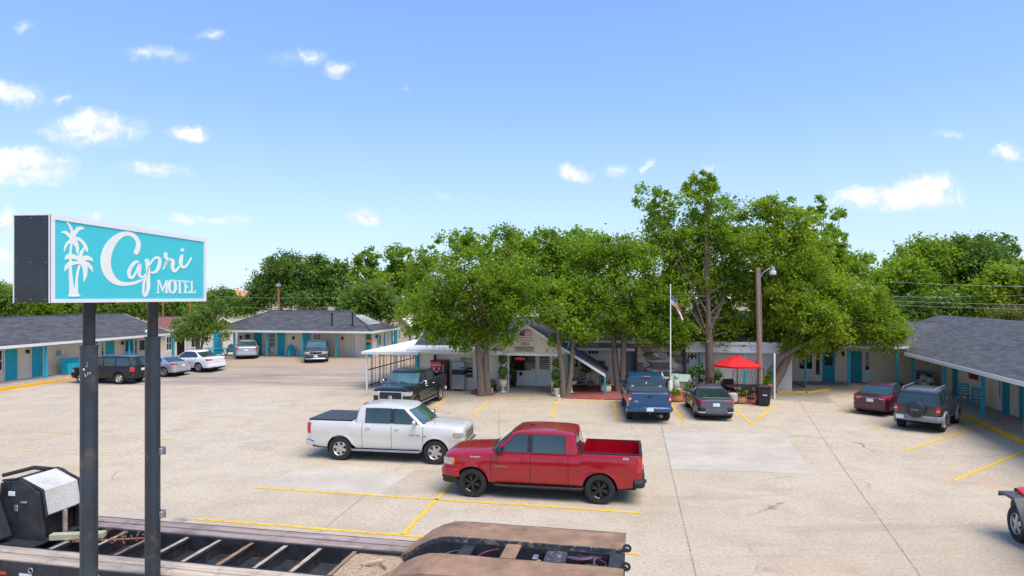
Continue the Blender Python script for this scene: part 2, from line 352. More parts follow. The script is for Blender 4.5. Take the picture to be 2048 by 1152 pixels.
def strip_mat(name, base, wear):
    m, nt, b = new_mat(name); P = _coord(nt, True); n = noise(nt, P, 5, 6, .75); n2 = noise(nt, P, .8, 4, .6)
    nt.links.new(ramp(nt, n2, [(.3, sc(base, .85)), (.7, sc(base, 1.1))]), b.inputs['Base Color']); b.inputs['Roughness'].default_value = .85
    tr = nt.nodes.new('ShaderNodeBsdfTransparent'); mx = nt.nodes.new('ShaderNodeMixShader')
    nt.links.new(maprange(nt, n, wear - .06, wear + .1), mx.inputs[0]); nt.links.new(b.outputs[0], mx.inputs[1]); nt.links.new(tr.outputs[0], mx.inputs[2])
    nt.links.new(mx.outputs[0], nt.nodes['Material Output'].inputs[0]); return m
PAINTY = strip_mat('line_yellow', (.82, .49, .03), .575); PAINTF = strip_mat('line_yellow_faded', (.76, .53, .17), .50)
JOINT = strip_mat('slab_joint', (.31, .25, .19), .50); PATCH = strip_mat('new_concrete', (.50, .43, .34), .66)
PATCHD = M('old_concrete', (.33, .275, .215), .92, 0, .14, 1.2, bs=40, bstr=.2)
def strip(mb, a, b, w, dz=.008, seg=None, mi=0):
    d = (b - a); n = seg or max(2, int(d.length / 1.5)); p = Vector((-d.y, d.x, 0)).normalized() * w / 2; rows = []
    for i in range(n + 1):
        c = a + d * (i / n); r = []
        for q in (c + p, c - p): r.append((q.x, q.y, g(q.y, q.x) + dz))
        rows.append(r)
    mb.grid(rows, mi)
def lines(name, L, mat, w, dz):
    mb = MB()
    for (x0, y0, x1, y1) in L: strip(mb, gp(x0, y0), gp(x1, y1), w, dz)
    return tag(mb.build(name, mat), kind='structure')
lines('parking_lines', [(510, 975, 1281, 1026), (390, 1038, 1281, 1109), (805, 1070, 906, 965), (893, 795, 862, 818), (983, 796, 947, 829), (1117, 800, 1103, 834),
  (1227, 801, 1233, 840), (1340, 806, 1369, 845), (1466, 814, 1505, 850), (1546, 812, 1503, 851), (1687, 825, 1715, 816), (1740, 857, 1792, 842), (1810, 902, 1958, 853), (1908, 961, 2050, 902),
  (868, 793.5, 1240, 803), (1340, 806.5, 1545, 812.5)], PAINTY, .12, .009)
lines('faded_parking_lines', [(610, 927, 905, 944), (960, 828, 1110, 824), (965, 815, 1112, 811), (985, 806, 1105, 804), (120, 947, 350, 877), (20, 900, 250, 912), (60, 862, 350, 880), (1480, 822, 1535, 820), (1478, 816, 1540, 814)], PAINTF, .09, .007)
lines('slab_joints', [(1322, 850, 1392, 1152), (1590, 790, 1665, 905), (1665, 905, 1850, 1165), (998, 824, 998, 870), (560, 776, 740, 779), (1560, 795, 1640, 797), (1640, 780, 1700, 830), (620, 1080, 900, 850), (0, 870, 420, 812)], JOINT, .035, .003)
def patch(name, pts, mat, dz):
    q = [gp(*p) for p in pts]; n = 8; rows = []
    for i in range(n + 1):
        a = q[0].lerp(q[3], i / n); b = q[1].lerp(q[2], i / n)
        rows.append([(p.x, p.y, g(p.y, p.x) + dz) for p in [a.lerp(b, j / n) for j in range(n + 1)]])
    mb = MB(); mb.grid(rows); return tag(mb.build(name, mat), kind='structure')
patch('new_concrete_slab', [(1327, 862), (1568, 868), (1628, 948), (1342, 938)], PATCH, .004)
patch('new_concrete_slab', [(612, 925), (832, 938), (758, 990), (527, 973)], PATCH, .004)
patch('old_concrete_slab', [(1545, 783), (1640, 783), (1668, 806), (1548, 800)], PATCHD, .005)
# ------------------------------------------------------------------ vehicles (local frame: +X forward, origin on the ground under the middle)
WHEELS = {}
def wheel_meshes(R, tw, spokes, rimmat, style):
    k = (R, tw, spokes, rimmat.name, style)
    if k in WHEELS: return WHEELS[k]
    h = tw / 2; rr = R * (.62 if style != 'car' else .66)
    t = MB(); t.lathe([(rr, -h * .8), (rr + .02, -h), (R * .93, -h), (R * .985, -h * .8), (R, -h * .3), (R, h * .3), (R * .985, h * .8), (R * .93, h), (rr + .02, h), (rr, h * .8)], n=36, axis='y', cap=False)
    for j in range(36):      # tread blocks
        a = 2 * math.pi * j / 36
        for sy in (-1, 1): t.box((math.cos(a) * (R - .004), sy * h * .55, math.sin(a) * (R - .004)), (R * .1, h * .5, .016), mi=0, ry=-a + math.pi / 2)
    tm = t.build('tyre', TYRE, smooth=True, angle=30)
    r = MB(); r.lathe([(rr * .9, -h * .6), (rr, -h * .8), (rr + .004, h * .82), (rr - .012, h * .94), (rr - .03, h * .8), (rr - .04, h * .3)], n=32, axis='y', cap=False)
    y0 = h * .62
    r.lathe([(.015, y0 + .035), (R * .13, y0 + .03), (R * .16, y0), (R * .16, y0 - .08)], n=16, axis='y')
    for j in range(spokes):
        a = 2 * math.pi * j / spokes + .3; ca, sa = math.cos(a), math.sin(a)
        w0, w1 = (R * .13, R * .10) if style != 'split' else (R * .05, R * .04)
        for off in ((0,) if style != 'split' else (-.17, .17)):
            a2 = a + off
            p0 = (math.cos(a) * R * .1, math.sin(a) * R * .1); p1 = (math.cos(a2) * (rr - .015), math.sin(a2) * (rr - .015)); nx, nz_ = -math.sin(a2), math.cos(a2)
            vs = []
            for (px, pz), w, yy in ((p0, w0, y0 + .025), (p1, w1 * 1.25, y0 + .01)):
                vs += [(px + nx * w, yy, pz + nz_ * w), (px - nx * w, yy, pz - nz_ * w), (px + nx * w, yy - .045, pz + nz_ * w), (px - nx * w, yy - .045, pz - nz_ * w)]
            r.add(vs, [(0, 1, 5, 4), (2, 6, 7, 3), (0, 4, 6, 2), (1, 3, 7, 5), (4, 5, 7, 6)])
    rm = r.build('rim', rimmat, smooth=True, angle=30)
    d = MB(); d.lathe([(.01, h * .3), (rr - .03, h * .3), (rr - .02, -h * .6), (.01, -h * .6)], n=24, axis='y')
    dm = d.build('wheel', BLACK, smooth=True, angle=30)
    out = []
    for o in (dm, tm, rm): out.append(o.data); bpy.data.objects.remove(o)
    WHEELS[k] = out; return out
class Car:
    def __init__(s, name, label, cat, loc, heading, L, W, wb, fo, R, tw, body, top, sh, cab, paintm, sill=.32, kind='sedan', rim=(5, ALLOY, 'car'), Ra=None,
                 tf=(.55, .16), tr=(.45, .10), seams=(), flare=.02, bed=None, pill=(), trim=None, group=None, lowmat=None, roofrise=.05):
        s.L, s.W, s.R, s.sill, s.top, s.sh, s.kind, s.bed = L, W, R, sill, top, sh, kind, bed
        s.tf, s.tr, s.flare = tf, tr, flare; s.Ra = Ra or R * 1.17; s.ax = (L / 2 - fo, L / 2 - fo - wb); s.paint = paintm
        s.t = thing(name, label, cat, loc, math.radians(heading), group)
        s.cols(seams); s.body_mesh(); s.chassis(tw); s.cabin(cab, pill, roofrise)
        for i, x in enumerate(s.ax):
            for sg in (1, -1): s.wheel(x, sg, tw, rim)
    def X(s, d): return s.L / 2 - d
    def D(s, x): return s.L / 2 - x
    def hw(s, x):
        W = s.W / 2
        for tl, c, a in ((s.tf[0], s.tf[1], x), (s.tr[0], s.tr[1], -x)):
            e = s.L / 2 - tl
            if a > e: W -= s.W / 2 * c * ((a - e) / tl) ** 2.4
        return W
    PR = ((0, .93), (.12, .955), (.33, .975), (.47, .975), (.55, 1.0), (.75, .998), (.88, .982), (1, .945), (1.4, .9))
    def ys(s, x, z):
        shz = np.interp(s.D(x), [a for a, b in s.sh], [b for a, b in s.sh]); v = (z - s.sill) / (shz - s.sill)
        y = s.hw(x) * float(np.interp(v, [a for a, b in s.PR], [b for a, b in s.PR]))
        for ax in s.ax:
            r = math.hypot(x - ax, z - s.R)
            if r < s.Ra + .2: y += s.flare * math.exp(-max(0, r - s.Ra) / .07)
        return y
    def cols(s, seams):
        xs = set(np.round(np.arange(-s.L / 2 + .1, s.L / 2 - .05, .11), 3)); h = s.Ra; dz = max(0, s.R - s.sill)
        for ax in s.ax:
            xs = {x for x in xs if abs(x - ax) > h + .02}
            a0 = -math.asin(min(1, (s.R - s.sill) / h)) if s.R > s.sill else 0
            for j in range(17):
                a = a0 + (math.pi - 2 * a0) * j / 16; xs.add(round(ax + h * math.cos(a), 4))
        s.seam = []
        for d in seams:
            x = s.X(d); xs = {q for q in xs if abs(q - x) > .03}; xs |= {round(x - .008, 4), round(x + .008, 4)}; s.seam.append(x)
        for e, sg in ((s.L / 2, 1), (-s.L / 2, -1)): xs |= {round(e - sg * .03, 4), round(e - sg * .005, 4), e}
        if s.bed:
            for d in s.bed[:2]: x = s.X(d); xs = {q for q in xs if abs(q - x) > .03}; xs |= {round(x + .004, 4), round(x - .004, 4)}
        s.xs = sorted(xs)
    def zbot(s, x):
        z = s.sill; e = s.L / 2 - abs(x)
        if e < .5: z += (.5 - e) * .16
        for ax in s.ax:
            if abs(x - ax) < s.Ra: z = max(z, s.R + math.sqrt(max(0, s.Ra ** 2 - (x - ax) ** 2)))
        return z
    def section(s, x):
        d = s.D(x); zs = float(np.interp(d, [a for a, b in s.sh], [b for a, b in s.sh])); zt = float(np.interp(d, [a for a, b in s.top], [b for a, b in s.top]))
        z0 = min(s.zbot(x), zs - .04); e = s.L / 2 - abs(x); q = 1.0
        if e < .031: q = 1 - (.031 - e) / .031 * .02
        pts = [(s.ys(x, z0) - .11, z0 + .0), (s.ys(x, z0) - .012, z0 - .004), (s.ys(x, z0) , z0 + .012)]
        for k in (.1, .22, .35, .48, .58, .68, .8, .92, 1): z = lerp(z0, zs, k); pts.append((s.ys(x, z) * q, z))
        yw = pts[-1][0]
        if s.bed and s.bed[0] < d < s.bed[1]:
            rail = zs + .02; fl = s.bed[2]
            pts += [(yw - .02, rail), (yw - .075, rail), (yw - .085, fl), (yw * .5, fl), (0, fl)]
        else:
            drop = .03 if e < .04 else 0
            for k in (.955, .86, .6, .3, 0): pts.append((yw * k, zt - (zt - zs) * k ** 5 - drop * (e < .01)))
        return pts
    def body_mesh(s):
        rows = [[(x, y, z) for (y, z) in s.section(x)] for x in s.xs]; n = len(rows[0]); mb = MB()
        for sg in (1, -1):
            vs = [(p[0], p[1] * sg, p[2]) for r in rows for p in r]; fs = []; ms = []
            for i in range(len(rows) - 1):
                xm = (s.xs[i] + s.xs[i + 1]) / 2; seam = any(abs(xm - q) < .006 for q in s.seam) and s.xs[i + 1] - s.xs[i] < .02
                for j in range(n - 1):
                    zz = rows[i][j][2]
                    fs.append((i * n + j, i * n + j + 1, (i + 1) * n + j + 1, (i + 1) * n + j)); ms.append(1 if (seam and 1 < j < 11) or j == 0 else (2 if s.bed and s.bed[0] < s.D(xm) < s.bed[1] and j in (11, 12) else 0))
            o = len(mb.v); mb.v += vs; mb.f += [tuple(q + o for q in f) for f in fs]; mb.m += ms
        for r in (rows[0], rows[-1]):
            fs = []; vs = [(p[0], p[1], p[2]) for p in r] + [(p[0], -p[1], p[2]) for p in r]
            for j in range(1, n - 1):
                fs.append((j, j + 1, j + 1 + n, j + n))
            mb.add(vs, fs, 0)
        s.body = mb.build('body', [s.paint, BLACK, DARK], s.t, smooth=True, angle=32)
    def chassis(s, tw):
        mb = MB(); w = s.W / 2 - .06 - tw
        mb.bx(-s.L / 2 + .2, s.L / 2 - .2, -w, w, s.sill - .1, s.sill + .22); w2 = s.W / 2 - .12
        xs = sorted([s.L / 2 - .16, -s.L / 2 + .16] + [ax + q * (s.Ra + .01) for ax in s.ax for q in (-1, 1)])
        for a, b in ((xs[0], xs[1]), (xs[2], xs[3]), (xs[4], xs[5])):
            if b - a > .05: mb.bx(a, b, -w2, w2, s.sill - .03, s.sill + .15)
        for ax in s.ax:
            for sg in (1, -1):
                rows = []
                for j in range(13):
                    a = -.25 + (math.pi + .5) * j / 12; x = ax + (s.Ra + .004) * math.cos(a); z = s.R + (s.Ra + .004) * math.sin(a)
                    rows.append([(x, sg * (s.W / 2 - .10), z), (x, sg * w, z), (ax, sg * w, s.R)])
                mb.grid(rows)
            mb.tube([(ax, -w, s.R), (ax, w, s.R)], .07, 8)
        mb.build('chassis', BLACK, s.t)
    def wheel(s, x, sg, tw, rim):
        dm, tm, rm = wheel_meshes(s.R, tw, rim[0], rim[1], rim[2])
        w = bpy.data.objects.new('wheel', dm); COL.objects.link(w); w.parent = s.t
        w.location = (x, sg * (s.W / 2 - tw / 2 - .012), s.R); w.rotation_euler = (0, 0, 0 if sg > 0 else math.pi)
        for nm, me in (('tyre', tm), ('rim', rm)): o = bpy.data.objects.new(nm, me); COL.objects.link(o); o.parent = w
    def ring(s, t, c):
        A0, A1, D1, D0, zf, zr, zroof, wb, wt = c; A, Dd = s.X(lerp(A0, A1, t)), s.X(lerp(D0, D1, t)); hw = lerp(wb, wt, max(t, 0) ** 1.25)
        bf, br = .16 - .07 * t, .05; out = []
        def zz(x): f = (A - x) / (A - Dd); zbm = lerp(zf, zr, f); return lerp(zbm, zroof - .05 * abs(2 * f - 1) ** 3, t)
        for u in (0, .4, .75, .93): x = A - bf * u * u; out.append((x, u * hw, zz(x)))
        xs0, xs1 = A - bf - .07, Dd + br + .05
        a0_, d0_ = s.X(A0) - .16 - .07, s.X(D0) + br + .05; m_ = len(s.sp) - 1
        for i_, q in enumerate(s.sp):
            x = lerp(a0_, d0_, q); x = min(x, xs0 - .055 * min(i_, 1) - .02 * i_) if i_ else xs0
            x = max(x, xs1 + .055 + .02 * (m_ - i_)) if i_ < m_ else xs1
            out.append((x, hw * (1 - .012 * abs(2 * q - 1) ** 2), zz(x)))
        for u in (.93, .75, .4, 0): x = Dd + br * u * u; out.append((x, u * hw, zz(x)))
        return out
    def cabin(s, c, pill, rr):
        # pill: list of (d_start, d_end) window spans measured at the belt
        A0, A1, D1, D0, zf, zr, zroof, wb, wt = c; s.c = c
        x0, x1 = s.X(A0) - .23, s.X(D0) + .1; brk = [0.]; s.gl = []
        for (a, b) in pill:
            qa, qb = (s.X(a) - x0) / (x1 - x0), (s.X(b) - x0) / (x1 - x0); brk += [qa, (qa + qb) / 2, qb]; s.gl.append((qa, qb))
        brk.append(1.); s.sp = sorted(set(brk)); T = [-.12, 0, .07, .35, .65, .9, 1.0]; R = [s.ring(t, c) for t in T]; n = len(R[0])
        nf = 4; cats = []
        for j in range(n - 1):
            if j < 3: cats.append('windshield')
            elif j >= n - 4: cats.append('rear_window')
            elif nf <= j < nf + len(s.sp) - 1:
                q = (s.sp[j - nf] + s.sp[j - nf + 1]) / 2; k = [i for i, (a, b) in enumerate(s.gl) if a < q < b]; cats.append('side%d' % k[0] if k else ('b' if s.gl and s.gl[0][1] < q < s.gl[-1][0] else 'p'))
            else: cats.append('p')
        shell = MB(); gl = {}
        for sg in (1, -1):
            rows = [[(p[0], p[1] * sg, p[2]) for p in r] for r in R]; r1 = rows[-1]
            for (ky, up) in ((.94, rr * .45), (.7, rr * .85), (.35, rr), (0, rr * 1.05)):
                cx = (r1[0][0] + r1[-1][0]) / 2; rows.append([(cx + (p[0] - cx) * (.985 if ky > .9 else .96), p[1] * ky, p[2] + up * (1 - abs((p[0] - cx) / (r1[0][0] - cx + 1e-6)) ** 6 * .7)) for p in r1])
            for i in range(len(rows) - 1):
                for j in range(n - 1):
                    q = [rows[i][j], rows[i][j + 1], rows[i + 1][j + 1], rows[i + 1][j]]; k = cats[j]
                    if k not in ('p', 'b') and 2 <= i < 5:
                        key = k + ('' if not k.startswith('side') else '_%d' % sg)
                        m = gl.setdefault(key, MB()); cen = sum((Vector(p) for p in q), Vector()) / 4
                        m.add([Vector(p) for p in q], [(0, 1, 2, 3)])
                    else: shell.add(q, [(0, 1, 2, 3)], 1 if k == 'b' and 2 <= i < 5 else 0)
        def weld(o, d=.002):
            bm = bmesh.new(); bm.from_mesh(o.data); bmesh.ops.remove_doubles(bm, verts=bm.verts, dist=d); bmesh.ops.recalc_face_normals(bm, faces=bm.faces); bm.to_mesh(o.data); bm.free()
            o.data.shade_smooth(); o.data.set_sharp_from_angle(angle=math.radians(30))
        s.cabin_o = shell.build('cabin', [s.paint, DARK], s.t); weld(s.cabin_o)
        for k, m in gl.items():
            nm = 'side_window' if k.startswith('side') else k
            o = m.build(nm, WSGLASS if nm == 'windshield' else CGLASS, s.t); weld(o)
            # outward offset inward by a few mm so that the frame reads
            e = MB(); vs = [v.co.copy() for v in o.data.vertices]
            bm = bmesh.new(); bm.from_mesh(o.data); loop = [ed for ed in bm.edges if ed.is_boundary]; cen = sum(vs, Vector()) / len(vs)
            for ed in loop: e.tube([cen + (v.co - cen) * 1.0 for v in ed.verts], .011, 4, caps=False)
            bm.free(); e.build('seal', DARK, o)
        # interior floor so that nothing shows through
    # ---- conforming details
    def path(s, end, d0, yend, z, n1=7, n2=4):
        x0 = s.X(d0) if end > 0 else -s.L / 2 + d0; xe = end * s.L / 2; P = []
        for i in range(n1 + 1): x = lerp(x0, xe, (i / n1) ** .8); P.append((x, s.ys(x, z)))
        for i in range(1, n2 + 1): P.append((xe, lerp(P[n1][1], yend, i / n2)))
        return P
    def wrap(s, name, end, d0, yend, z0, z1, off, mat, sg=1, both=False, z0e=None, z1e=None, nz=4, parent=None, round_=.5, top_in=0):
        zm = (z0 + z1) / 2; base = s.path(end, d0, yend, zm); 
        if both: base = base[:-4] ; base = base + [(x, -y) for x, y in reversed(base)]
        n = len(base); N = []
        for i in range(n):
            a = Vector((base[max(i - 1, 0)][0], base[max(i - 1, 0)][1])); b = Vector((base[min(i + 1, n - 1)][0], base[min(i + 1, n - 1)][1])); t = (b - a).normalized()
            N.append(Vector((t.y, -t.x)) * (1 if end < 0 else -1) * 1.0)
        rows = []
        for k in range(nz + 3):
            kk = (k - 1) / nz; inner = k in (0, nz + 2); kk = min(1, max(0, kk)); r = []
            for i in range(n):
                u = i / (n - 1); u2 = 1 - abs(2 * u - 1) if both else u
                za = lerp(z0, z0e if z0e is not None else z0, u2); zb_ = lerp(z1, z1e if z1e is not None else z1, u2); z = lerp(za, zb_, kk)
                o = -.03 if inner else off * (1 - round_ * abs(2 * kk - 1) ** 3) - top_in * kk
                if not both and i in (0,): o = min(o, -.004)
                if both and i in (0, n - 1): o = min(o, .002)
                p = Vector(base[i]) + N[i] * o; r.append((p.x, p.y * sg, z))
            rows.append(r)
        mb = MB(); mb.grid(rows)
        for c_ in (0, n - 1): pass
        return mb.build(name, mat, parent or s.t, smooth=True, angle=40)
    def end_x(s, end): return end * s.L / 2
    def box(s, name, c, d, mat, parent=None, bevel=.008, **k): mb = MB(); mb.box(c, d, **k); return mb.build(name, mat, parent or s.t, bevel=bevel)
    def handle(s, d, z, mat, sgs=(1, -1)):
        for sg in sgs:
            x = s.X(d); mb = MB(); y = s.ys(x, z); mb.tube([(x - .09, sg * (y - .005), z), (x - .075, sg * (y + .03), z), (x + .075, sg * (y + .03), z), (x + .09, sg * (y - .005), z)], .014, 6); mb.build('door_handle', mat, s.t, smooth=True)
    def mirror(s, d, z, shell, size=(.13, .2, .17), sgs=(1, -1), out=.2):
        for sg in sgs:
            x = s.X(d); y = s.c[7] * .98; mb = MB()
            mb.tube([(x, sg * (y - .03), z - .03), (x + .02, sg * (y + out * .6), z - .02)], .025, 6)
            c = Vector((x + .02, sg * (y + out), z + .02)); a, b, h = size[0] / 2, size[1] / 2, size[2] / 2; rows = []
            for (px_, k) in ((-a, .82), (-a * .8, 1), (a * .3, .96), (a * .8, .75), (a, .4)):
                rows.append([(c.x + px_, c.y + b * k * (abs(math.cos(q)) ** .6) * math.copysign(1, math.cos(q)), c.z + h * k * (abs(math.sin(q)) ** .6) * math.copysign(1, math.sin(q))) for q in [2 * math.pi * i / 12 for i in range(12)]])
            mb.grid(rows, closed=True); o = mb.build('mirror', shell, s.t, smooth=True, angle=50)
            g_ = MB(); g_.box((c.x - a * .86, c.y, c.z), (.012, size[1] * .72, size[2] * .72)); g_.build('mirror_glass', CGLASS, o)
    def plate(s, end, z, y=0, txt=None, w=.31, off=.03):
        x = s.end_x(end) + end * off; mb = MB(); mb.box((x, y, z), (.012, w, .155)); o = mb.build('licence_plate', [PLATE, M('plate_ink', (.05, .08, .2), .5, 0, 0)], s.t)
        return o
    def step(s, d0, d1, mat, r=.04, z=None):
        for sg in (1, -1):
            mb = MB(); z_ = z or s.sill - .07; y = s.W / 2 - .03
            mb.tube([(s.X(d0), sg * (y - .12), z_ + .04), (s.X(d0 + .1), sg * y, z_), (s.X(d1 - .1), sg * y, z_), (s.X(d1), sg * (y - .12), z_ + .04)], r, 8)
            mb.bx(s.X(d0 + .25), s.X(d1 - .25), sg * (y - .02), sg * (y - .2), z_ - .01, z_ + .02); mb.build('side_step', mat, s.t, smooth=True)
    def grille(s, z0, z1, w0, w1, fr, fill, bars=4, off=.02, vbars=0):
        x = s.L / 2; f = MB()
        pts = [(-w0, z0), (w0, z0), (w1, z1), (-w1, z1)]
        def ringpts(k): cx, cz = 0, (z0 + z1) / 2; return [(y * k[0], cz + (z - cz) * k[1]) for y, z in pts]
        o_, i_ = ringpts((1, 1)), ringpts((.9, .76))
        for a in range(4):
            b = (a + 1) % 4; q = [o_[a], o_[b], i_[b], i_[a]]
            f.slab(q, lambda y, z, sd: (x + (off if sd else -.02), y, z))
        o = f.build('grille', fr, s.t, bevel=.008)
        m = MB(); m.slab(i_, lambda y, z, sd: (x + (off * .35 if sd else -.02), y, z), 0); m.build('mesh_insert', DARK, o)
        b_ = MB()
        for k in range(bars): z = lerp(i_[0][1], i_[2][1], (k + .5) / bars); w = lerp(i_[1][0], i_[2][0], (k + .5) / bars); b_.bx(x + off * .3, x + off * .9, -w, w, z - .012, z + .012)
        for k in range(vbars): y = lerp(-w0 * .8, w0 * .8, k / max(1, vbars - 1)); b_.bx(x + off * .3, x + off * .85, y - .008, y + .008, i_[0][1], i_[2][1])
        if bars or vbars: b_.build('grille_bars', fill, o)
        return o
    def badge(s, txt, d, z, size, mat, sgs=(1, -1)):
        for sg in sgs:
            x = s.X(d); y = s.ys(x, z); mb = MB(); add_text(mb, txt, size, lambda a, b, c: (x - sg * a, sg * (y + .012 + c), z + b)); mb.build('badge', mat, s.t)
    def wipers(s):
        c = s.c; mb = MB()
        for y in (-.1, .45):
            x0 = s.X(c[0]) - .02; mb.tube([(x0 + .02, y, lerp(c[4], c[6], .08) + .02), (x0 - .12 + .0, y - .55, lerp(c[4], c[6], .16) + .03)], .012, 4)
        mb.build('wiper', DARK, s.t)
    def cowl(s, w=.72):
        c = s.c; x = s.X(c[0]); mb = MB(); rows = []
        for i in range(9): u = (i / 8 - .5) * 2; rows.append([(x - .16 * u * u * 1. + .11, u * w, c[4] + .012 - .03 * u * u), (x - .16 * u * u - .02, u * w, c[4] + .03 - .03 * u * u)])
        mb.grid(rows); mb.build('cowl', DARK, s.t)
    def roof_rails(s, mat):
        c = s.c
        for sg in (1, -1):
            x0, x1 = s.X(c[1]) - .25, s.X(c[2]) + .15; y = sg * c[8] * .86; z = c[6] + .06
            mb = MB(); mb.tube([(x0, y, z - .04), (x0 - .12, y, z + .04), (x1 + .12, y, z + .04), (x1, y, z - .04)], .018, 6); mb.build('roof_rail', mat, s.t, smooth=True)
def wheel_pose(front, rear, near, W, wb, tw=.27):
    """centre and heading from two ground contact points of the near-side wheels; near = side (+1 left, -1 right)"""
    d = (front - rear); d.z = 0; a = math.atan2(d.y, d.x); return a
def place(cont_front, cont_rear, side, L, W, wb, fo, heading=None, anchor='mid'):
    d = cont_front - cont_rear; a = math.atan2(d.y, d.x) if heading is None else math.radians(heading)
    f = Vector((math.cos(a), math.sin(a))); l = Vector((-f.y, f.x)); m = {'mid': (cont_front + cont_rear) / 2, 'rear': cont_rear, 'front': cont_front}[anchor]
    off = {'mid': 0, 'rear': wb / 2, 'front': -wb / 2}[anchor]; mid = Vector((m.x, m.y)) + f * off
    c = mid - l * side * (W / 2 - .14) - f * (L / 2 - fo - wb / 2) ; z = g(c.y, c.x)
    return (c.x, c.y, z), math.degrees(a)

# --- pickups
P_RED = paint('red_candy_paint', (.37, .002, .012), .2, .22); P_SILVER = paint('silver_white_paint', (.68, .65, .60), .15, .3); P_DGREEN = paint('blackish_green_paint', (.005, .012, .012), .0, .18)
P_BLUE = paint('deep_blue_paint', (.003, .065, .17), .25, .28); P_GREY = paint('graphite_paint', (.10, .115, .14), .5, .3); P_MAROON = paint('maroon_paint', (.085, .006, .018), .35, .25)
P_BROWN = paint('dark_brown_paint', (.045, .042, .042), .3, .3); P_BLACK = paint('black_paint', (.004, .004, .006), .0, .2); P_WHITE = paint('white_car_paint', (.75, .75, .75), .0, .3)
P_SIL2 = paint('silver_paint', (.48, .50, .53), .6, .3); P_DGREY = paint('dark_grey_paint', (.045, .05, .06), .4, .28); P_JRED = paint('bright_red_paint', (.62, .006, .008), .0, .3)
def pickup(name, label, loc, hd, pm, L=5.92, W=2.04, wb=3.745, fo=.98, R=.425, trim=CHROME, rim=(6, ALLOY, 'truck'), cover=None, gb=3, bs=None, hz=0., roof=1.95, cabd=(1.30, 2.02, 3.94, 4.06)):
    bd = cabd[3] + .06; e = L - .06
    tp = [(0, 1.18 + hz), (.03, 1.26 + hz), (.12, 1.31 + hz), (.6, 1.36 + hz), (1.3, 1.40 + hz), (cabd[3], 1.36), (bd, 1.45), (e, 1.45), (L, 1.43)]
    sh = [(0, 1.13 + hz), (.04, 1.18 + hz), (.2, 1.22 + hz), (.7, 1.26 + hz), (1.4, 1.31 + hz / 2), (cabd[3] - .1, 1.33), (bd - .03, 1.33), (bd, 1.41), (L - .02, 1.41), (L, 1.39)]
    c = Car(name, label, 'pickup truck', loc, hd, L, W, wb, fo, R, .28, None, tp, sh, (cabd[0], cabd[1], cabd[2], cabd[3], 1.33 + hz / 2, 1.34, roof, W / 2 - .07, W / 2 - .20), pm, sill=.47, kind='pickup',
            rim=rim, tf=(.4, .12), tr=(.3, .05), seams=(1.45, 2.62, 3.72, bd - .02), flare=.03, bed=(bd, e, .80), pill=((1.66, 2.54), (2.66, 3.62)))
    c.handle(2.42, 1.18, pm if trim is not CHROME else CHROME); c.handle(3.5, 1.19, pm if trim is not CHROME else CHROME)
    c.mirror(1.72, 1.42, CHROME if trim is CHROME else DARK, (.15, .24, .22), out=.23); c.step(1.5, 4.2, METAL if trim is CHROME else DARK); c.wipers(); c.cowl()
    # front end
    c.wrap('front_bumper', 1, .42, 0, .48, .72, .07, trim, both=True); c.grille(.76, 1.16 + hz, .64, .62, trim, trim if trim is CHROME else DARK, gb, .03)
    for sg in (1, -1):
        o = c.wrap('headlight', 1, .34, .62, .95 + hz, 1.14 + hz, .012, CLEARLAMP, sg); x_ = c.X(.30); c.box('turn_signal', (x_, sg * (c.ys(x_, 1.05) + .006), 1.05 + hz), (.10, .02, .12), AMBER, parent=o)
        t = c.wrap('tail_light', -1, .14, W / 2 * .86, .95, 1.33, .012, REDLAMP, sg); c.box('reverse_lamp', (-L / 2 - .012, sg * W / 2 * .885, 1.1), (.02, .1, .08), CLEARLAMP, parent=t)
    b = c.wrap('rear_bumper', -1, .25, 0, .52, .74, .09, trim, both=True); 
    tg = MB(); tg.box((-L / 2 - .008, 0, 1.10), (.02, W * .82, .54)); tgo = tg.build('tailgate', pm, c.t, bevel=.02); c.box('tailgate_handle', (-L / 2 - .022, 0, 1.24), (.02, .24, .09), DARK, parent=tgo)
    c.plate(-1, .64, off=.10); c.box('tow_hitch', (-L / 2 - .05, 0, .46), (.2, .09, .09), DARK)
    c.box('brake_lamp', (c.X(cabd[2]) - .03, 0, roof - .03), (.04, .36, .045), REDLAMP)
    if cover:
        y = W / 2 - .11
        cv = MB(); n = 4; x0, x1 = c.X(bd) - .01, c.X(e) + .0
        for i in range(n): a, bb = lerp(x0, x1, i / n), lerp(x0, x1, (i + 1) / n); cv.bx(a - .008, bb + .008, -y, y, 1.43, 1.465)
        cv.build('bed_cover', M('vinyl_cover', (.045, .047, .055), .55, 0, .1, 3), c.t, bevel=.008); fr = MB(); fr.bx(x0, x1, -y - .05, -y, 1.425, 1.46); fr.bx(x0, x1, y, y + .05, 1.425, 1.46); fr.bx(x1 - .03, x1 + .01, -y, y, 1.425, 1.46); fr.build('cover_frame', DARK, c.t)
    else:
        rl = MB()
        for sg in (1, -1): rl.bx(c.X(bd), c.X(e), sg * (W / 2 - .06), sg * (W / 2 - .135), 1.432, 1.448)
        rl.bx(-L / 2 + .0, -L / 2 + .07, -W / 2 + .12, W / 2 - .12, 1.43, 1.46); rl.build('bed_rail_cap', DARK, c.t)
    wl_ = MB()
    for sg in (1, -1): wl_ = MB(); wl_.bx(c.ax[1] - .42, c.ax[1] + .42, sg * (W / 2 - .16), sg * (W / 2 - .38), .8, 1.02); (None if cover else wl_.build('wheel_housing', pm, c.t, bevel=.04))
    if not cover: pass
    return c
SF = gp(943, 992); SR = gp(1203, 1007)
loc, hd = place(SF, SR, 1, 5.80, 2.04, 3.745, .88)
red = pickup('red_pickup', 'shiny red crew cab pickup truck with an open empty bed and black wheels', loc, hd, P_RED, L=5.80, fo=.88, trim=DARK, rim=(6, ALLOYBLK, 'split'))
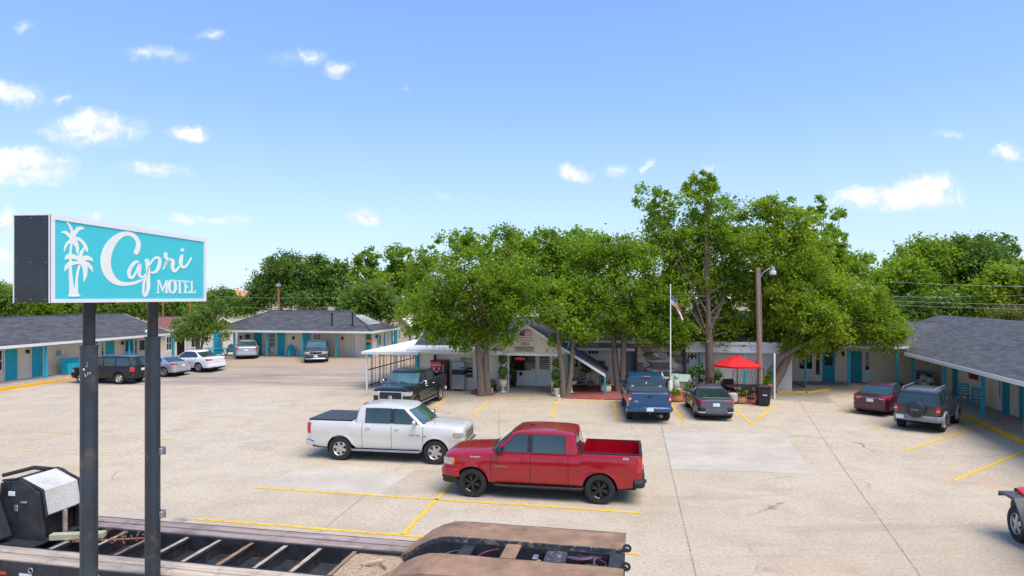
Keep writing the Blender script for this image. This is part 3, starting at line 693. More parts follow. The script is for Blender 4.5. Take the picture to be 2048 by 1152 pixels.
red.badge('4X4', 5.35, 1.33, .10, PLATE, (1,)); red.badge('TEXAS EDITION', 1.75, .96, .05, CHROME, (1,)); red.badge('SILVERADO', .98, 1.20, .06, PLATE, (1,))
red.wrap('bumper_skin', 1, .5, 0, .60, .86, .085, P_RED, both=True); red.wrap('air_dam', 1, .45, 0, .40, .50, .06, DARK, both=True)
red.box('antenna_fin', (red.X(2.55), 0, 2.0), (.16, .04, .07), DARK)
loc, hd = place(gp(874, 928), gp(680, 919), -1, 5.82, 2.02, 3.57, 1.0)
white = pickup('white_pickup', 'silver-white crew cab pickup truck with a black folding cover over its bed', loc, hd, P_SILVER, L=5.82, W=2.02, wb=3.57, fo=1.0, R=.42, rim=(6, ALLOY, 'truck'), cover=True)
white.badge('RAM 1500', 1.75, 1.0, .09, METAL, (-1,)); white.badge('HEMI', 1.38, .98, .05, DARK, (-1,))
mb = MB(); mb.tube([(white.X(1.05), -.80, 1.25), (white.X(1.1), -.80, 2.05)], .006, 4); mb.build('antenna', DARK, white.t)
rr_ = gp(877, 801)
loc, hd = place(rr_, rr_, 1, 5.8, 2.03, 3.7, 1.0, 258, 'rear')
dk = pickup('black_pickup', 'blackish green pickup truck with a big chrome grille, nosed out beside the carport', loc, hd, P_DGREEN, L=5.8, W=2.03, wb=3.7, fo=1.0, R=.41, hz=.02, gb=0)
lg = MB(); lg.lathe([(.085, 0), (.1, .01), (.085, .02), (.06, .02), (.06, 0)], (dk.L / 2 + .035, 0, .89), 16, 0, 'x', cap=False); lg.lathe([(.02, 0), (.035, .01), (.02, .02)], (dk.L / 2 + .035, 0, .89), 12, 0, 'x'); lg.build('badge', CHROME, dk.t)
bb = MB(); bb.tube([(dk.L / 2 + .14, -.3, .5), (dk.L / 2 + .18, -.27, .68), (dk.L / 2 + .18, .27, .68), (dk.L / 2 + .14, .3, .5)], .03, 8); bb.build('push_bar', CHROME, dk.t, smooth=True)
rr_ = gp(1258, 838)
loc, hd = place(rr_, rr_, 1, 5.8, 2.03, 3.7, 1.0, 83.5, 'rear')
blue = pickup('blue_pickup', 'deep blue pickup truck parked nose-in with a black tonneau cover and red tail lamps', loc, hd, P_BLUE, L=5.8, W=2.03, wb=3.7, fo=1.0, R=.41, cover=True, trim=P_BLUE)
mb = MB(); add_text(mb, '4X4', .1, lambda a, b, c: (-blue.L / 2 - .02 - c, -a + .62, 1.0 + b)); mb.build('badge', PLATE, blue.t)
for p_, d_ in (((blue.X(4.03), 0, 1.62), (.02, .06, .1)), ((blue.X(4.055), .66, 1.48), (.02, .12, .05)), ((blue.X(4.055), -.66, 1.48), (.02, .14, .05))): blue.box('sticker', p_, d_, PLATE, bevel=0)
# --- cars
def sedan(name, label, loc, hd, pm, L=4.6, W=1.80, wb=2.70, fo=.92, R=.33, roof=1.44, cab=(1.12, 1.98, 3.15, 3.98), rim=(5, ALLOY, 'car'), cat='sedan', tz=(1.0, .97), pill=None, group=None):
    tp = [(0, .60), (.04, .68), (.15, .76), (.5, .86), (1.15, .96), (cab[3], tz[0] + .0), (L - .12, tz[0] - .005), (L - .02, tz[1]), (L, tz[1] - .04)]
    sh = [(0, .56), (.05, .62), (.2, .70), (.6, .79), (1.2, .89), (cab[3], tz[0] - .05), (L - .12, tz[0] - .06), (L, tz[1] - .09)]
    c = Car(name, label, cat, loc, hd, L, W, wb, fo, R, .215, None, tp, sh, cab + (.90, tz[0] - .04, roof - .04, W / 2 - .085, W / 2 - .30), pm, sill=.27,
            tf=(.75, .30), tr=(.6, .2), seams=(1.25, 2.32, 3.3), flare=.018, pill=pill or ((1.62, 2.28), (2.36, 3.15), (3.22, 3.45)), rim=rim, roofrise=.045)
    c.handle(2.12, .86, pm); c.handle(3.12, .88, pm); c.mirror(1.62, 1.0, pm, (.1, .17, .12), out=.13); c.wipers()
    c.wrap('front_bumper', 1, .25, 0, .26, .46, .03, pm, both=True); c.grille(.47, .58, .45, .42, CHROME, DARK, 2, .02)
    for sg in (1, -1): c.wrap('headlight', 1, .45, .48, .55, .68, .012, CLEARLAMP, sg)
    c.wrap('rear_bumper', -1, .3, 0, .30, .56, .035, pm, both=True); c.plate(-1, .74, off=.015)
    c.wrap('bumper_underside', -1, .25, 0, .24, .34, .04, DARK, both=True)
    return c
a, b_ = gp(1380, 814), gp(1393, 834)
loc, hd = place(b_, b_, 1, 4.52, 1.80, 2.70, .88, 83, 'rear')
civ = sedan('grey_hatchback', 'slate grey hatchback parked nose-in beside the trash can, right of the blue pickup', loc, hd, P_GREY, L=4.52, fo=.88, cab=(1.05, 1.85, 3.0, 4.22), tz=(1.02, .98), cat='hatchback', roof=1.43)
for sg in (1, -1):
    civ.wrap('tail_light', -1, .30, .50, .80, .94, .014, REDLAMP, sg, z0e=.86); civ.wrap('bumper_vent', -1, .1, .5, .38, .6, .045, DARK, sg); m_ = MB(); m_.tube([(-2.30, sg * .80, .40), (-2.31, sg * .52, .38), (-2.31, sg * .46, .44)], .018, 6); m_.build('bumper_trim', METAL, civ.t)
civ.box('spoiler', (-2.1, 0, 1.045), (.16, 1.2, .03), P_GREY); civ.box('roof_antenna', (civ.X(3.1), 0, 1.50), (.12, .03, .05), P_GREY)
l_, r_ = gp(1719, 822), gp(1786, 830)
loc, hd = place(r_, r_, -1, 4.57, 1.76, 2.67, .92, 44, 'rear')
mar = sedan('maroon_sedan', 'dark maroon sedan parked nose-in at an angle before the right wing porch', loc, hd, P_MAROON, L=4.57, W=1.76, wb=2.67, rim=(7, ALLOY, 'car'))
for sg in (1, -1): mar.wrap('tail_light', -1, .32, .38, .80, .93, .014, REDLAMP, sg, z0e=.84); mar.box('reverse_lamp', (-2.30, sg * .52, .82), (.02, .22, .035), CLEARLAMP)
mar.box('trunk_trim', (-2.30, 0, .87), (.02, .85, .02), CHROME)
f_ = gp(241, 768.5); loc, hd = place(f_, f_, 1, 4.87, 1.89, 2.87, .92, 171, 'rear')
def suv(name, label, loc, hd, pm, L, W, wb, fo, R, roof, cab, pill, rim, belt=1.08, hoodz=1.06, sill=.36, noseh=.86, tf=(.6, .2), tr=(.3, .1), bumper=None, flare=.03, group=None, cat='suv'):
    tp = [(0, noseh), (.05, noseh + .08), (.2, noseh + .14), (.6, hoodz - .03), (cab[0], hoodz), (cab[3], belt + .02), (L, belt)]
    sh = [(0, noseh - .05), (.05, noseh), (.3, noseh + .08), (.9, hoodz - .1), (cab[0] + .3, belt - .06), (cab[3], belt), (L, belt - .02)]
    c = Car(name, label, cat, loc, hd, L, W, wb, fo, R, .25, None, tp, sh, cab + (hoodz - .03, belt, roof - .04, W / 2 - .075, W / 2 - .2), pm, sill=sill,
            tf=tf, tr=tr, seams=(1.35, 2.4, 3.3), flare=flare, pill=pill, rim=rim)
    c.handle(2.2, belt - .12, pm); c.handle(3.1, belt - .11, pm); c.mirror(1.65, belt + .1, pm, (.12, .2, .15), out=.16); c.wipers(); c.cowl(.6)
    c.wrap('front_bumper', 1, .45, 0, sill + .02, noseh - .26, .05, bumper or pm, both=True); c.grille(noseh - .24, noseh - .02, .52, .5, bumper or CHROME, DARK, 2, .02)
    for sg in (1, -1): c.wrap('headlight', 1, .38, .5, noseh - .19, noseh - .02, .012, CLEARLAMP, sg)
    c.wrap('rear_bumper', -1, .3, 0, sill + .02, sill + .27, .07, bumper or pm, both=True)
    return c
bk = suv('black_suv', 'black suv with silver wheels and roof rails by the left wing, behind the sign posts', loc, hd, P_BLACK, 4.65, 1.89, 2.75, .9, .37, 1.80, (1.24, 1.9, 4.42, 4.6), ((1.7, 2.4), (2.5, 3.3), (3.4, 4.35)), (6, ALLOY, 'truck'), belt=1.14, hoodz=1.1, noseh=.92)
for sg in (1, -1): bk.wrap('tail_light', -1, .2, .74, .82, 1.12, .014, REDLAMP, sg)
bk.plate(-1, .92, off=.015); bk.roof_rails(ALLOY)
GREYTRIM = M('grey_cladding', (.22, .24, .27), .6, 0, .1, 5)
l_, r_ = gp(1803, 855.5), gp(1884, 863); loc, hd = place(r_, r_, -1, 4.43, 1.82, 2.65, .85, 45, 'rear')
lib = suv('spare_wheel_suv', 'dark brown suv with grey lower cladding and a spare wheel on its tailgate', loc, hd, P_BROWN, 4.25, 1.82, 2.65, .80, .37, 1.80, (1.15, 1.68, 4.08, 4.24), ((1.5, 2.1), (2.2, 3.05), (3.15, 4.0)), (5, ALLOY, 'truck'), belt=1.12, hoodz=1.08, noseh=.9, bumper=GREYTRIM, sill=.44)
lib.roof_rails(GREYTRIM)
for sg in (1, -1):
    lib.wrap('tail_light', -1, .08, .72, .80, 1.12, .014, REDLAMP, sg); lib.box('reverse_lamp', (-2.15, sg * .80, .95), (.02, .12, .06), CLEARLAMP)
    for ax in lib.ax:
        m_ = MB(); rows = []
        for j in range(13):
            a = -.2 + (math.pi + .4) * j / 12
            rows.append([(ax + r * math.cos(a), sg * (lib.W / 2 + o), lib.R + r * math.sin(a)) for r, o in ((lib.Ra - .01, -.06), (lib.Ra - .01, .05), (lib.Ra + .07, .045), (lib.Ra + .11, -.03))])
        m_.grid(rows); m_.build('fender_flare', GREYTRIM, lib.t, smooth=True, angle=40)
m_ = MB(); m_.lathe([(.02, -.14), (.30, -.14), (.35, -.10), (.36, -.02), (.35, .06), (.30, .08), (.02, .08)], (-2.27, .0, .98), 32, 0, 'x'); sp_ = m_.build('spare_wheel_cover', M('vinyl_black', (.025, .025, .028), .45, 0, .15, 5), lib.t, smooth=True, angle=40)
m_ = MB(); add_text(m_, 'Jeep', .17, lambda a, b, c: (-2.415 - c, -a, .99 + b)); m_.build('badge', GREYTRIM, sp_)
lib.plate(-1, .60, y=.62, off=.09); lib.box('brake_lamp', (lib.X(4.07), 0, 1.79), (.04, .3, .04), REDLAMP)
f_ = gp(329.5, 754); loc, hd = place(f_, f_, 1, 4.44, 1.75, 2.65, .9, 165, 'rear')
cp = sedan('silver_coupe', 'silver coupe seen between the right sign post and the white sedan', loc, hd, P_SIL2, L=4.44, W=1.75, wb=2.65, fo=.9, roof=1.38, pill=((1.62, 2.75), (2.85, 3.3)), cat='coupe')
f_ = gp(399, 745); loc, hd = place(f_, f_, 1, 4.63, 1.78, 2.70, .93, 160, 'rear')
ws = sedan('white_sedan', 'clean white four-door sedan parked by the leafy tree at the left', loc, hd, P_WHITE, L=4.63, W=1.78, wb=2.70, roof=1.49, rim=(10, ALLOY, 'car'), tz=(1.06, 1.0))
f_ = gp(494, 718.5); f_.x -= .05
sr = sedan('silver_sedan', 'silver sedan parked nose-in at the rear building, seen from behind', (f_.x - .75, f_.y + 2.2, g(f_.y + 1, f_.x)), 109, P_SIL2, L=4.81, W=1.80, wb=2.72, roof=1.49, tz=(1.06, 1.0))
for c_ in (cp, ws, sr):
    for sg in (1, -1): c_.wrap('tail_light', -1, .34, .52, .78, .93, .014, REDLAMP, sg, z0e=.84)
f_ = gp(631.5, 726)
cr = suv('dark_grey_suv', 'dark grey suv facing the camera in front of the rear building', (f_.x - .55, f_.y + 2.1, g(f_.y + 1, f_.x)), 285, P_DGREY, 4.6, 1.86, 2.70, .93, .36, 1.68, (1.15, 1.85, 4.1, 4.5), ((1.6, 2.3), (2.4, 3.2), (3.3, 3.9)), (5, ALLOY, 'car'), belt=1.06, hoodz=1.05, noseh=.88)
cr.plate(1, .5, off=.06); cr.wrap('bumper_underside', 1, .3, 0, .26, .36, .06, ALLOY, both=True)
# --- jeep cut by the right edge
f_ = gp(2026, 1083); loc, hd = place(f_, f_, 1, 4.1, 1.80, 2.42, .62, 76, 'front')
jp = suv('red_jeep', 'bright red off-roader with flat dark fender flares at the right edge', (loc[0] + .2, loc[1], loc[2]), 76, P_JRED, 4.1, 1.5, 2.42, .62, .42, 1.82, (1.5, 1.72, 3.95, 4.05), ((1.65, 2.4), (2.5, 3.1), (3.2, 3.9)), (5, METAL, 'truck'), belt=1.2, hoodz=1.2, noseh=1.12, tf=(.6, .08), sill=.55, flare=0, bumper=DARK)
FL = M('flare_plastic', (.07, .075, .085), .55, 0, .12, 6)
for sg in (1, -1):
    m_ = MB(); ax = jp.ax[0]; prof = [(ax + .62, 1.0), (ax + .60, 1.06), (ax + .25, 1.10), (ax - .15, 1.10), (ax - .5, .72), (ax - .62, .5)]
    rows = [[(x, sg * .62, z), (x, sg * .98, z - .02), (x, sg * .98, z - .09), (x, sg * .70, z - .07)] for x, z in prof]
    m_.grid(rows); m_.build('fender_flare', FL, jp.t, smooth=True, angle=30)
for w in [c for c in jp.t.children if c.name.startswith('wheel')]: w.location.y += math.copysign(.15, w.location.y)
jp.box('hood_latch', (jp.X(.25), .70, 1.14), (.10, .05, .09), DARK); jp.box('windshield_frame', (jp.X(1.42), 0, 1.30), (.06, 1.3, .1), P_JRED)
# ------------------------------------------------------------------ buildings (local frame: x to the right along the front, y into the building, z up)
DOORBLUE = TEAL; FASCIA = M('white_fascia', (.74, .71, .66), .6, 0, .05, 2, dirt=((.45, .38, .3), 1.5, .58, .9))
CURTAIN = M('pale_curtain', (.35, .31, .26), .8, 0, .3, 4, stretch=(9, 1, .3)); TRIM = M('cream_trim', (.68, .62, .53), .6, 0, .06, 3)
def door(t, fr, x, y, w, z0, h, mat=None, win=False, screen=False, name='door', face=-1):
    mat = mat or TEAL; o = MB(); o.bx(x - w / 2, x + w / 2, y - .055, y - .005, z0, z0 + h)
    if not win:
        for a, b_ in ((.14, .44), (.5, .9)): o.bx(x - w * .34, x + w * .34, y - .062, y - .056, z0 + h * a, z0 + h * b_)
    o = o.build(name, mat, t, bevel=.006)
    f = MB(); f.bx(x - w / 2 - .08, x - w / 2 - .003, y - .075, y - .004, z0, z0 + h + .08); f.bx(x + w / 2 + .003, x + w / 2 + .08, y - .075, y - .004, z0, z0 + h + .08); f.bx(x - w / 2 - .003, x + w / 2 + .003, y - .073, y - .006, z0 + h + .003, z0 + h + .078); f.build('frame', TRIM, o)
    k = MB(); k.lathe([(.01, -.11), (.03, -.1), (.03, -.07), (.015, -.05)], (x + w * .4, y, z0 + h * .48), 8, 0, 'y'); k.build('handle', METAL, o)
    if win: p = MB(); p.bx(x - w * .32, x + w * .32, y - .075, y - .062, z0 + h * .52, z0 + h * .93); p.build('pane', GLASS, o)
    return o
def window(t, x0, x1, y, z0, z1, cols=1, rows=2, curtain=0., glass=None, fr=None):
    fr = fr or WHITE; o = MB(); w = .05
    o.bx(x0 - w, x0, y - .06, y - .004, z0 - w, z1 + w); o.bx(x1, x1 + w, y - .06, y - .004, z0 - w, z1 + w)
    o.bx(x0, x1, y - .058, y - .006, z1, z1 + w); o.bx(x0 - w, x1 + w, y - .09, y - .062, z0 - w - .03, z0 - w + .01); o.bx(x0, x1, y - .058, y - .006, z0 - w, z0)
    for k in range(1, cols): xx = lerp(x0, x1, k / cols); o.bx(xx - .012, xx + .012, y - .05, y - .01, z0, z1)
    for k in range(1, rows): zz = lerp(z0, z1, k / rows); o.bx(x0, x1, y - .048, y - .012, zz - .015, zz + .015)
    o = o.build('window', fr, t)
    p = MB(); p.bx(x0, x1, y - .03, y - .008, z0, z1); p.build('pane', glass or GLASS, o)
    if curtain: c = MB(); c.bx(x0, x1, y - .034, y - .031, lerp(z1, z0, curtain), z1); c.build('blind', CURTAIN, o)
    return o
def post(t, x, y, z0, z1, mat=None, w=.11, name='post'): m = MB(); m.bx(x - w / 2, x + w / 2, y - w / 2, y + w / 2, z0, z1); return m.build(name, mat or TEAL, t, bevel=.008)
def wall_lamp(t, x, y, z):
    m = MB(); m.bx(x - .06, x + .06, y - .04, y - .003, z - .1, z + .12); m.tube([(x, y - .04, z + .1), (x, y - .12, z + .12)], .015, 5); m.lathe([(.02, .14), (.07, .1), (.085, .02), (.07, -.12), (.03, -.16)], (x, y - .14, z), 8)
    return m.build('wall_lamp', BLKMET, t)
def ac_unit(t, x, y, z, w=.62, h=.42, d=.28):
    m = MB(); m.bx(x - w / 2, x + w / 2, y - d, y - .004, z, z + h); o = m.build('air_conditioner', WHITE, t, bevel=.01)
    l = MB()
    for k in range(7): zz = z + h * (.14 + .72 * k / 6); l.bx(x - w * .42, x + w * .2, y - d - .012, y - d - .002, zz - .012, zz + .012)
    l.build('louvre', DARK, o); return o
def downspout(t, x, y, z0, z1): m = MB(); m.tube([(x, y - .07, z1), (x, y - .07, z0 + .15), (x, y - .16, z0 + .05)], .045, 6); return m.build('downspout', WHITE, t)
def roof(t, x0, x1, y0, y1, ze, zr, hipL=0., hipR=0., yr=None, th=.14, name='roof', mat=None, fasc=True, rakeL=True):
    yr = (y0 + y1) / 2 if yr is None else yr; a, b_ = x0 + hipL, x1 - hipR; nx = 14
    V = lambda u, v: None; m = MB()
    def sheet(pa, pb, pc, pd):   # quad as a finely divided, very slightly uneven sheet
        pa, pb, pc, pd = map(Vector, (pa, pb, pc, pd)); rows = []; rnd = random.Random(int(x0 * 7 + ze * 13))
        for i in range(5): rows.append([((pa.lerp(pd, i / 4)).lerp(pb.lerp(pc, i / 4), j / nx)) + Vector((0, 0, (rnd.random() - .5) * .018 if 0 < i < 4 and 0 < j < nx else 0)) for j in range(nx + 1)])
        m.grid(rows)
    sheet((x0, y0, ze), (x1, y0, ze), (b_, yr, zr), (a, yr, zr)); sheet((x1, y1, ze), (x0, y1, ze), (a, yr, zr), (b_, yr, zr))
    if hipL: m.add([(x0, y1, ze), (x0, y0, ze), (a, yr, zr)], [(0, 1, 2)])
    if hipR: m.add([(x1, y0, ze), (x1, y1, ze), (b_, yr, zr)], [(0, 1, 2)])
    r = m.build(name, mat or SHING, t, fix=False)
    rc = MB(); rc.tube([(a - .02, yr, zr + .01), (b_ + .02, yr, zr + .01)], .07, 6)
    if hipL: rc.tube([(a, yr, zr + .01), (x0, y0, ze + .02)], .06, 5)
    if hipR: rc.tube([(b_, yr, zr + .01), (x1, y0, ze + .02)], .06, 5)
    rc.build('ridge_cap', SHING, r)
    if fasc:
        f = MB(); f.bx(x0 - .03, x1 + .03, y0 - .035, y0 - .005, ze - .16, ze + .015); f.bx(x0 - .03, x1 + .03, y1 + .005, y1 + .035, ze - .16, ze + .015)
        for xx, hp in ((x0, hipL), (x1, hipR)):
            s_ = -1 if xx == x0 else 1
            if xx == x0 and not rakeL: continue
            if hp: f.bx(xx + s_ * .005, xx + s_ * .035, y0, y1, ze - .16, ze + .013)
            else:
                for ya, za, yb, zb in ((y0, ze, yr, zr), (yr, zr, y1, ze)):
                    f.add([(xx + s_ * o_, yy, zz + dz) for o_ in (.005, .035) for yy, zz, dz in ((ya, za, -.16), (yb, zb, -.16), (yb, zb, .015), (ya, za, .015))], [(0, 1, 2, 3), (7, 6, 5, 4), (0, 4, 5, 1), (1, 5, 6, 2), (2, 6, 7, 3), (3, 7, 4, 0)])
        f.build('fascia', FASCIA, t)
        so = MB(); so.bx(x0, x1, y0, y1, ze - .15, ze - .12); so.build('soffit', WHITE, t)
    return r
def walls(t, x0, x1, y0, y1, z0, z1, mat=None, gable=None):
    m = MB(); m.bx(x0, x1, y0, y1, z0, z1); o = m.build('wall', mat or WALL, t)
    if gable:
        for xx, s_ in ((x0, -1), (x1, 1)):
            q = MB(); q.add([(xx, y0, z1), (xx, y1, z1), (xx, (y0 + y1) / 2, gable), (xx - s_ * .1, y0, z1), (xx - s_ * .1, y1, z1), (xx - s_ * .1, (y0 + y1) / 2, gable)], [(0, 1, 2), (5, 4, 3), (0, 3, 4, 1), (1, 4, 5, 2), (2, 5, 3, 0)]); q.build('gable_wall', mat or WALL, t)
    return o
def vent_pipe(t, x, y, z, h, r=.06, mat=None): m = MB(); m.tube([(x, y, z), (x, y, z + h)], r, 8); m.lathe([(r * 1.6, 0), (r * 1.8, .03), (r * .5, .1)], (x, y, z + h), 8); return m.build('vent_pipe', mat or BLKMET, t)
def kerb_run(name, P, w=.22, h=.15, mat=None, dz=0.):
    m = MB(); rows = []
    for i, p in enumerate(P):
        a = P[max(i - 1, 0)]; b_ = P[min(i + 1, len(P) - 1)]; d = (b_ - a); d.z = 0; d.normalize(); n = Vector((-d.y, d.x, 0))
        rows.append([p + n * (w / 2) + Vector((0, 0, -.15)), p + n * (w / 2 - .01) + Vector((0, 0, h - .015)), p + n * (w / 2 - .03) + Vector((0, 0, h)), p - n * (w / 2 - .03) + Vector((0, 0, h)), p - n * (w / 2 - .01) + Vector((0, 0, h - .015)), p - n * (w / 2) + Vector((0, 0, -.15))])
    m.grid(rows); n = 6; L = len(P); m.f += [tuple(range(n)), tuple((L - 1) * n + j for j in range(n - 1, -1, -1))]; m.m += [0, 0]
    return tag(m.build(name, mat or YEL, smooth=True, angle=40), kind='structure')
def bits(a, b_, n=8): return [a.lerp(b_, i / n) for i in range(n + 1)]
def walkway(name, fr, x0, x1, y0, y1, z0, z1, mat=None):
    m = MB(); m.bx(x0, x1, y0, y1, z0, z1); o = m.build(name, mat or CONC); o.location = fr.o; o.rotation_euler = (0, 0, fr.a); return tag(o, kind='structure')

# ---- A: left wing. front line = eave
FA = Frame(-31.8, 39.8, 0, 90 - 10.4)
A = thing('motel_wing', 'long low cream motel wing with turquoise doors at the left edge, behind the sign', 'building', FA.o, FA.a)
AW = 1.9; AZ = .43; x1A = FA.fx(347, 0) ; x0A = -5.0
walls(A, x0A + .3, x1A - .25, AW, 8.6, AZ - .5, 2.70, gable=4.3); roof(A, x0A, x1A, 0, 9.2, 2.85, 4.50, yr=4.85)
walkway('walkway', FA, x0A, x1A - .2, -.75, AW + .1, -.2, AZ)
kerb_run('kerb', [FA.w(x, -.86, AZ - .17) for x in np.linspace(x0A, FA.fx(152, -.86), 12)], .22, .15)
def P2(fr, px, y): return fr.fx(px, y)
for a, b_ in ((8, 33), (62, 84), (209, 227.5)): xa, xb = P2(FA, a, AW), P2(FA, b_, AW); door(A, FA, (xa + xb) / 2, AW, min(.95, xb - xa), AZ, 2.05)
xa = P2(FA, 257, AW); door(A, FA, xa, AW, .95, AZ, 2.05, TEAL, win=True)
xa = P2(FA, 283, AW); door(A, FA, xa, AW, .85, AZ, 2.0, TRIM, win=True)
window(A, P2(FA, -14, AW), P2(FA, 2.5, AW), AW, AZ + .75, AZ + 2.0, 1, 2)
window(A, P2(FA, 202, AW), P2(FA, 206, AW), AW, AZ + .7, AZ + 2.0, 1, 2, .4); window(A, P2(FA, 269, AW), P2(FA, 272.5, AW), AW, AZ + .7, AZ + 2.0)
window(A, P2(FA, 332, AW), P2(FA, 342, AW), AW, AZ + .8, AZ + 2.0, 2, 2)
for px in (91.5, 194, 258.5, 346): post(A, P2(FA, px, .45), .45, AZ, 2.7, TEAL, .16 if px > 300 else .12)
for px, y in ((53, 0), (243, 0)): wall_lamp(A, P2(FA, px, AW), AW, AZ + 1.8)
ac_unit(A, P2(FA, 116, AW), AW, AZ + 1.28, .75, .42, .12)
m = MB(); m.tube([(P2(FA, 291, .1), .05, 2.86), (P2(FA, 291, .1), .0, 3.05)], .02, 5); m.lathe([(.02, -.13), (.1, -.09), (.14, 0), (.1, .09), (.02, .13)], (P2(FA, 291, .1), 0, 3.15), 12); m.build('globe_lamp', WHITE, A, smooth=True)
# ---- small link building with a dark doorway and rust-red roof
FL_ = Frame(-27.6, 58.2, .6, -6)
LK = thing('store_building', 'small white building with a dark doorway and rusty red roof beyond the left wing', 'building', FL_.o, FL_.a)
xk = FL_.fx(408, 0); walls(LK, -6.5, xk, 0, 5, -.3, 2.35, WALLW); roof(LK, -7, xk + .3, -.5, 5.6, 2.4, 3.45, mat=M('rusty_shingles', (.20, .085, .06), .9, 0, .25, 4, bs=20)); xa = FL_.fx(361, 0)
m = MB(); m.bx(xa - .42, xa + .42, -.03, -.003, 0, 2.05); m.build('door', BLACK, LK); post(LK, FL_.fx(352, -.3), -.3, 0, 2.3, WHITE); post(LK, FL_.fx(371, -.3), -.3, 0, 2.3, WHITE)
window(LK, FL_.fx(384, 0), FL_.fx(396, 0), 0, .8, 1.8, 2, 1)
# ---- B: rear-left building
FB = Frame(-11.6, 53.0, .78, -9)
B = thing('rear_building', 'cream building with hipped grey roof and turquoise doors at the back of the lot', 'building', FB.o, FB.a)
xL = FB.fx(424, 0); BW = 1.9; BE = 2.30
walls(B, xL + 1.2, -.55, BW, 6.5, -.5, 2.15); roof(B, xL, 0, 0, 7.0, BE, 3.92, 3.6, 3.4)
walkway('walkway', FB, xL, -.2, .1, BW + .1, -.5, .03)
for a, b_ in ((428, 444), (509, 524.5), (555.5, 571), (607, 621.5)): xa, xb = FB.fx(a, BW), FB.fx(b_, BW); door(B, FB, (xa + xb) / 2, BW, min(.95, xb - xa), .04, 2.0)
window(B, FB.fx(491, BW), FB.fx(500.5, BW), BW, 1.05, 1.85, 1, 2); window(B, FB.fx(538, BW), FB.fx(551.5, BW), BW, .75, 1.95, 1, 3, 0, M('milky_glass', (.25, .27, .28), .2, 0, .2, 2)); window(B, FB.fx(627, BW), FB.fx(641, BW), BW, .9, 1.92, 2, 1, .4)
ac_unit(B, FB.fx(495, BW), BW, .72, .5, .35); ac_unit(B, FB.fx(543, BW), BW, .35, .52, .38)
for px in (468, 534, 606, 672): post(B, FB.fx(px, .35), .35, 0, 2.15)
for px in (482.5, 587.5, 685.5): wall_lamp(B, FB.fx(px, BW), BW, 1.6)
for px in (663.5, 706): downspout(B, FB.fx(px, BW), BW, 0, 2.15)
m = MB(); m.bx(FB.fx(710, BW), FB.fx(721, BW), BW - .05, BW - .004, 0, 2.0); m.build('garage_door', WHITE, B)
xa = FB.fx(737.5, BW); door(B, FB, xa, BW, .55, 0, 2.05, win=True)
m = MB(); m.bx(xa - .22, xa + .25, BW - .12, BW - .09, 1.25, 1.5); m.build('notice', M('orange_notice', (.75, .33, .02), .5, 0, .1, 5), B)
# right end wall of the rear building: window with shutters
m = MB(); sx = -.55
for y0_, y1_ in ((2.6, 2.85), (4.3, 4.55)): m.bx(sx + .004, sx + .05, y0_, y1_, .75, 1.95)
m.build('shutter', TEAL, B); m = MB(); m.bx(sx + .004, sx + .04, 2.88, 3.5, .85, 1.9); o = m.build('window', WHITE, B); m = MB(); m.bx(sx + .042, sx + .05, 2.95, 3.43, .92, 1.83); m.build('pane', GLASS, o)
m = MB(); m.bx(sx, sx + .35, 2.95, 3.45, .5, .82); m.build('air_conditioner', WHITE, B); m = MB(); m.lathe([(.02, .14), (.07, .1), (.085, 0), (.03, -.16)], (sx + .1, 2.2, 1.75), 8); m.build('wall_lamp', BLKMET, B)
post(B, -.25, 6.3, 0, 2.15, TEAL); post(B, -.25, 5.6, 0, 2.15, TEALD)
for px, py, hh in ((664, 656, 1.15), (705, 655, 1.2)):
    yy = .9; xx = FB.fx(px, yy); vent_pipe(B, xx, yy, BE + .3, hh, .075)
m = MB(); yy = 3.0; xx = FB.fx(594, 3.5); m.tube([(xx, 3.5, 3.9), (xx, 3.5, 4.55)], .025, 5); m.tube([(xx - .12, 3.5, 4.35), (xx + .12, 3.5, 4.35)], .02, 5); m.build('antenna', METAL, B)
# white slatted hatch on the right hip
m = MB(); R_ = lambda u, v: Vector((-.75 - u * 2.0, lerp(1.7, 5.0, v) , 0))
def hipz(x, y): return BE + min((-x) / 3.4, y / 3.5) * 1.62
fr_ = MB(); pa = []
for (u, v) in ((0.0, 0.0), (1, .22), (1, .62), (0, .72)): x_, y_ = -.95 - u * 1.45, lerp(1.6, 5.4, v); pa.append((x_, y_, BE + (-x_) / 3.4 * 1.62 + .06))
fr_.add(pa + [(p[0], p[1], p[2] - .08) for p in pa], [(0, 1, 2, 3), (0, 4, 5, 1), (1, 5, 6, 2), (2, 6, 7, 3), (3, 7, 4, 0)]); hat = fr_.build('roof_hatch', M('hatch_glass', (.05, .055, .06), .3, 0, .2, 3), B)
sl = MB(); pv = [Vector(p) + Vector((0, 0, .02)) for p in pa]
for k in range(5): sl.tube([pv[0].lerp(pv[3], k / 4), pv[1].lerp(pv[2], k / 4)], .035, 5)
sl.tube([pv[0], pv[3]], .035, 5); sl.tube([pv[1], pv[2]], .035, 5); sl.build('hatch_bars', WHITE, hat)

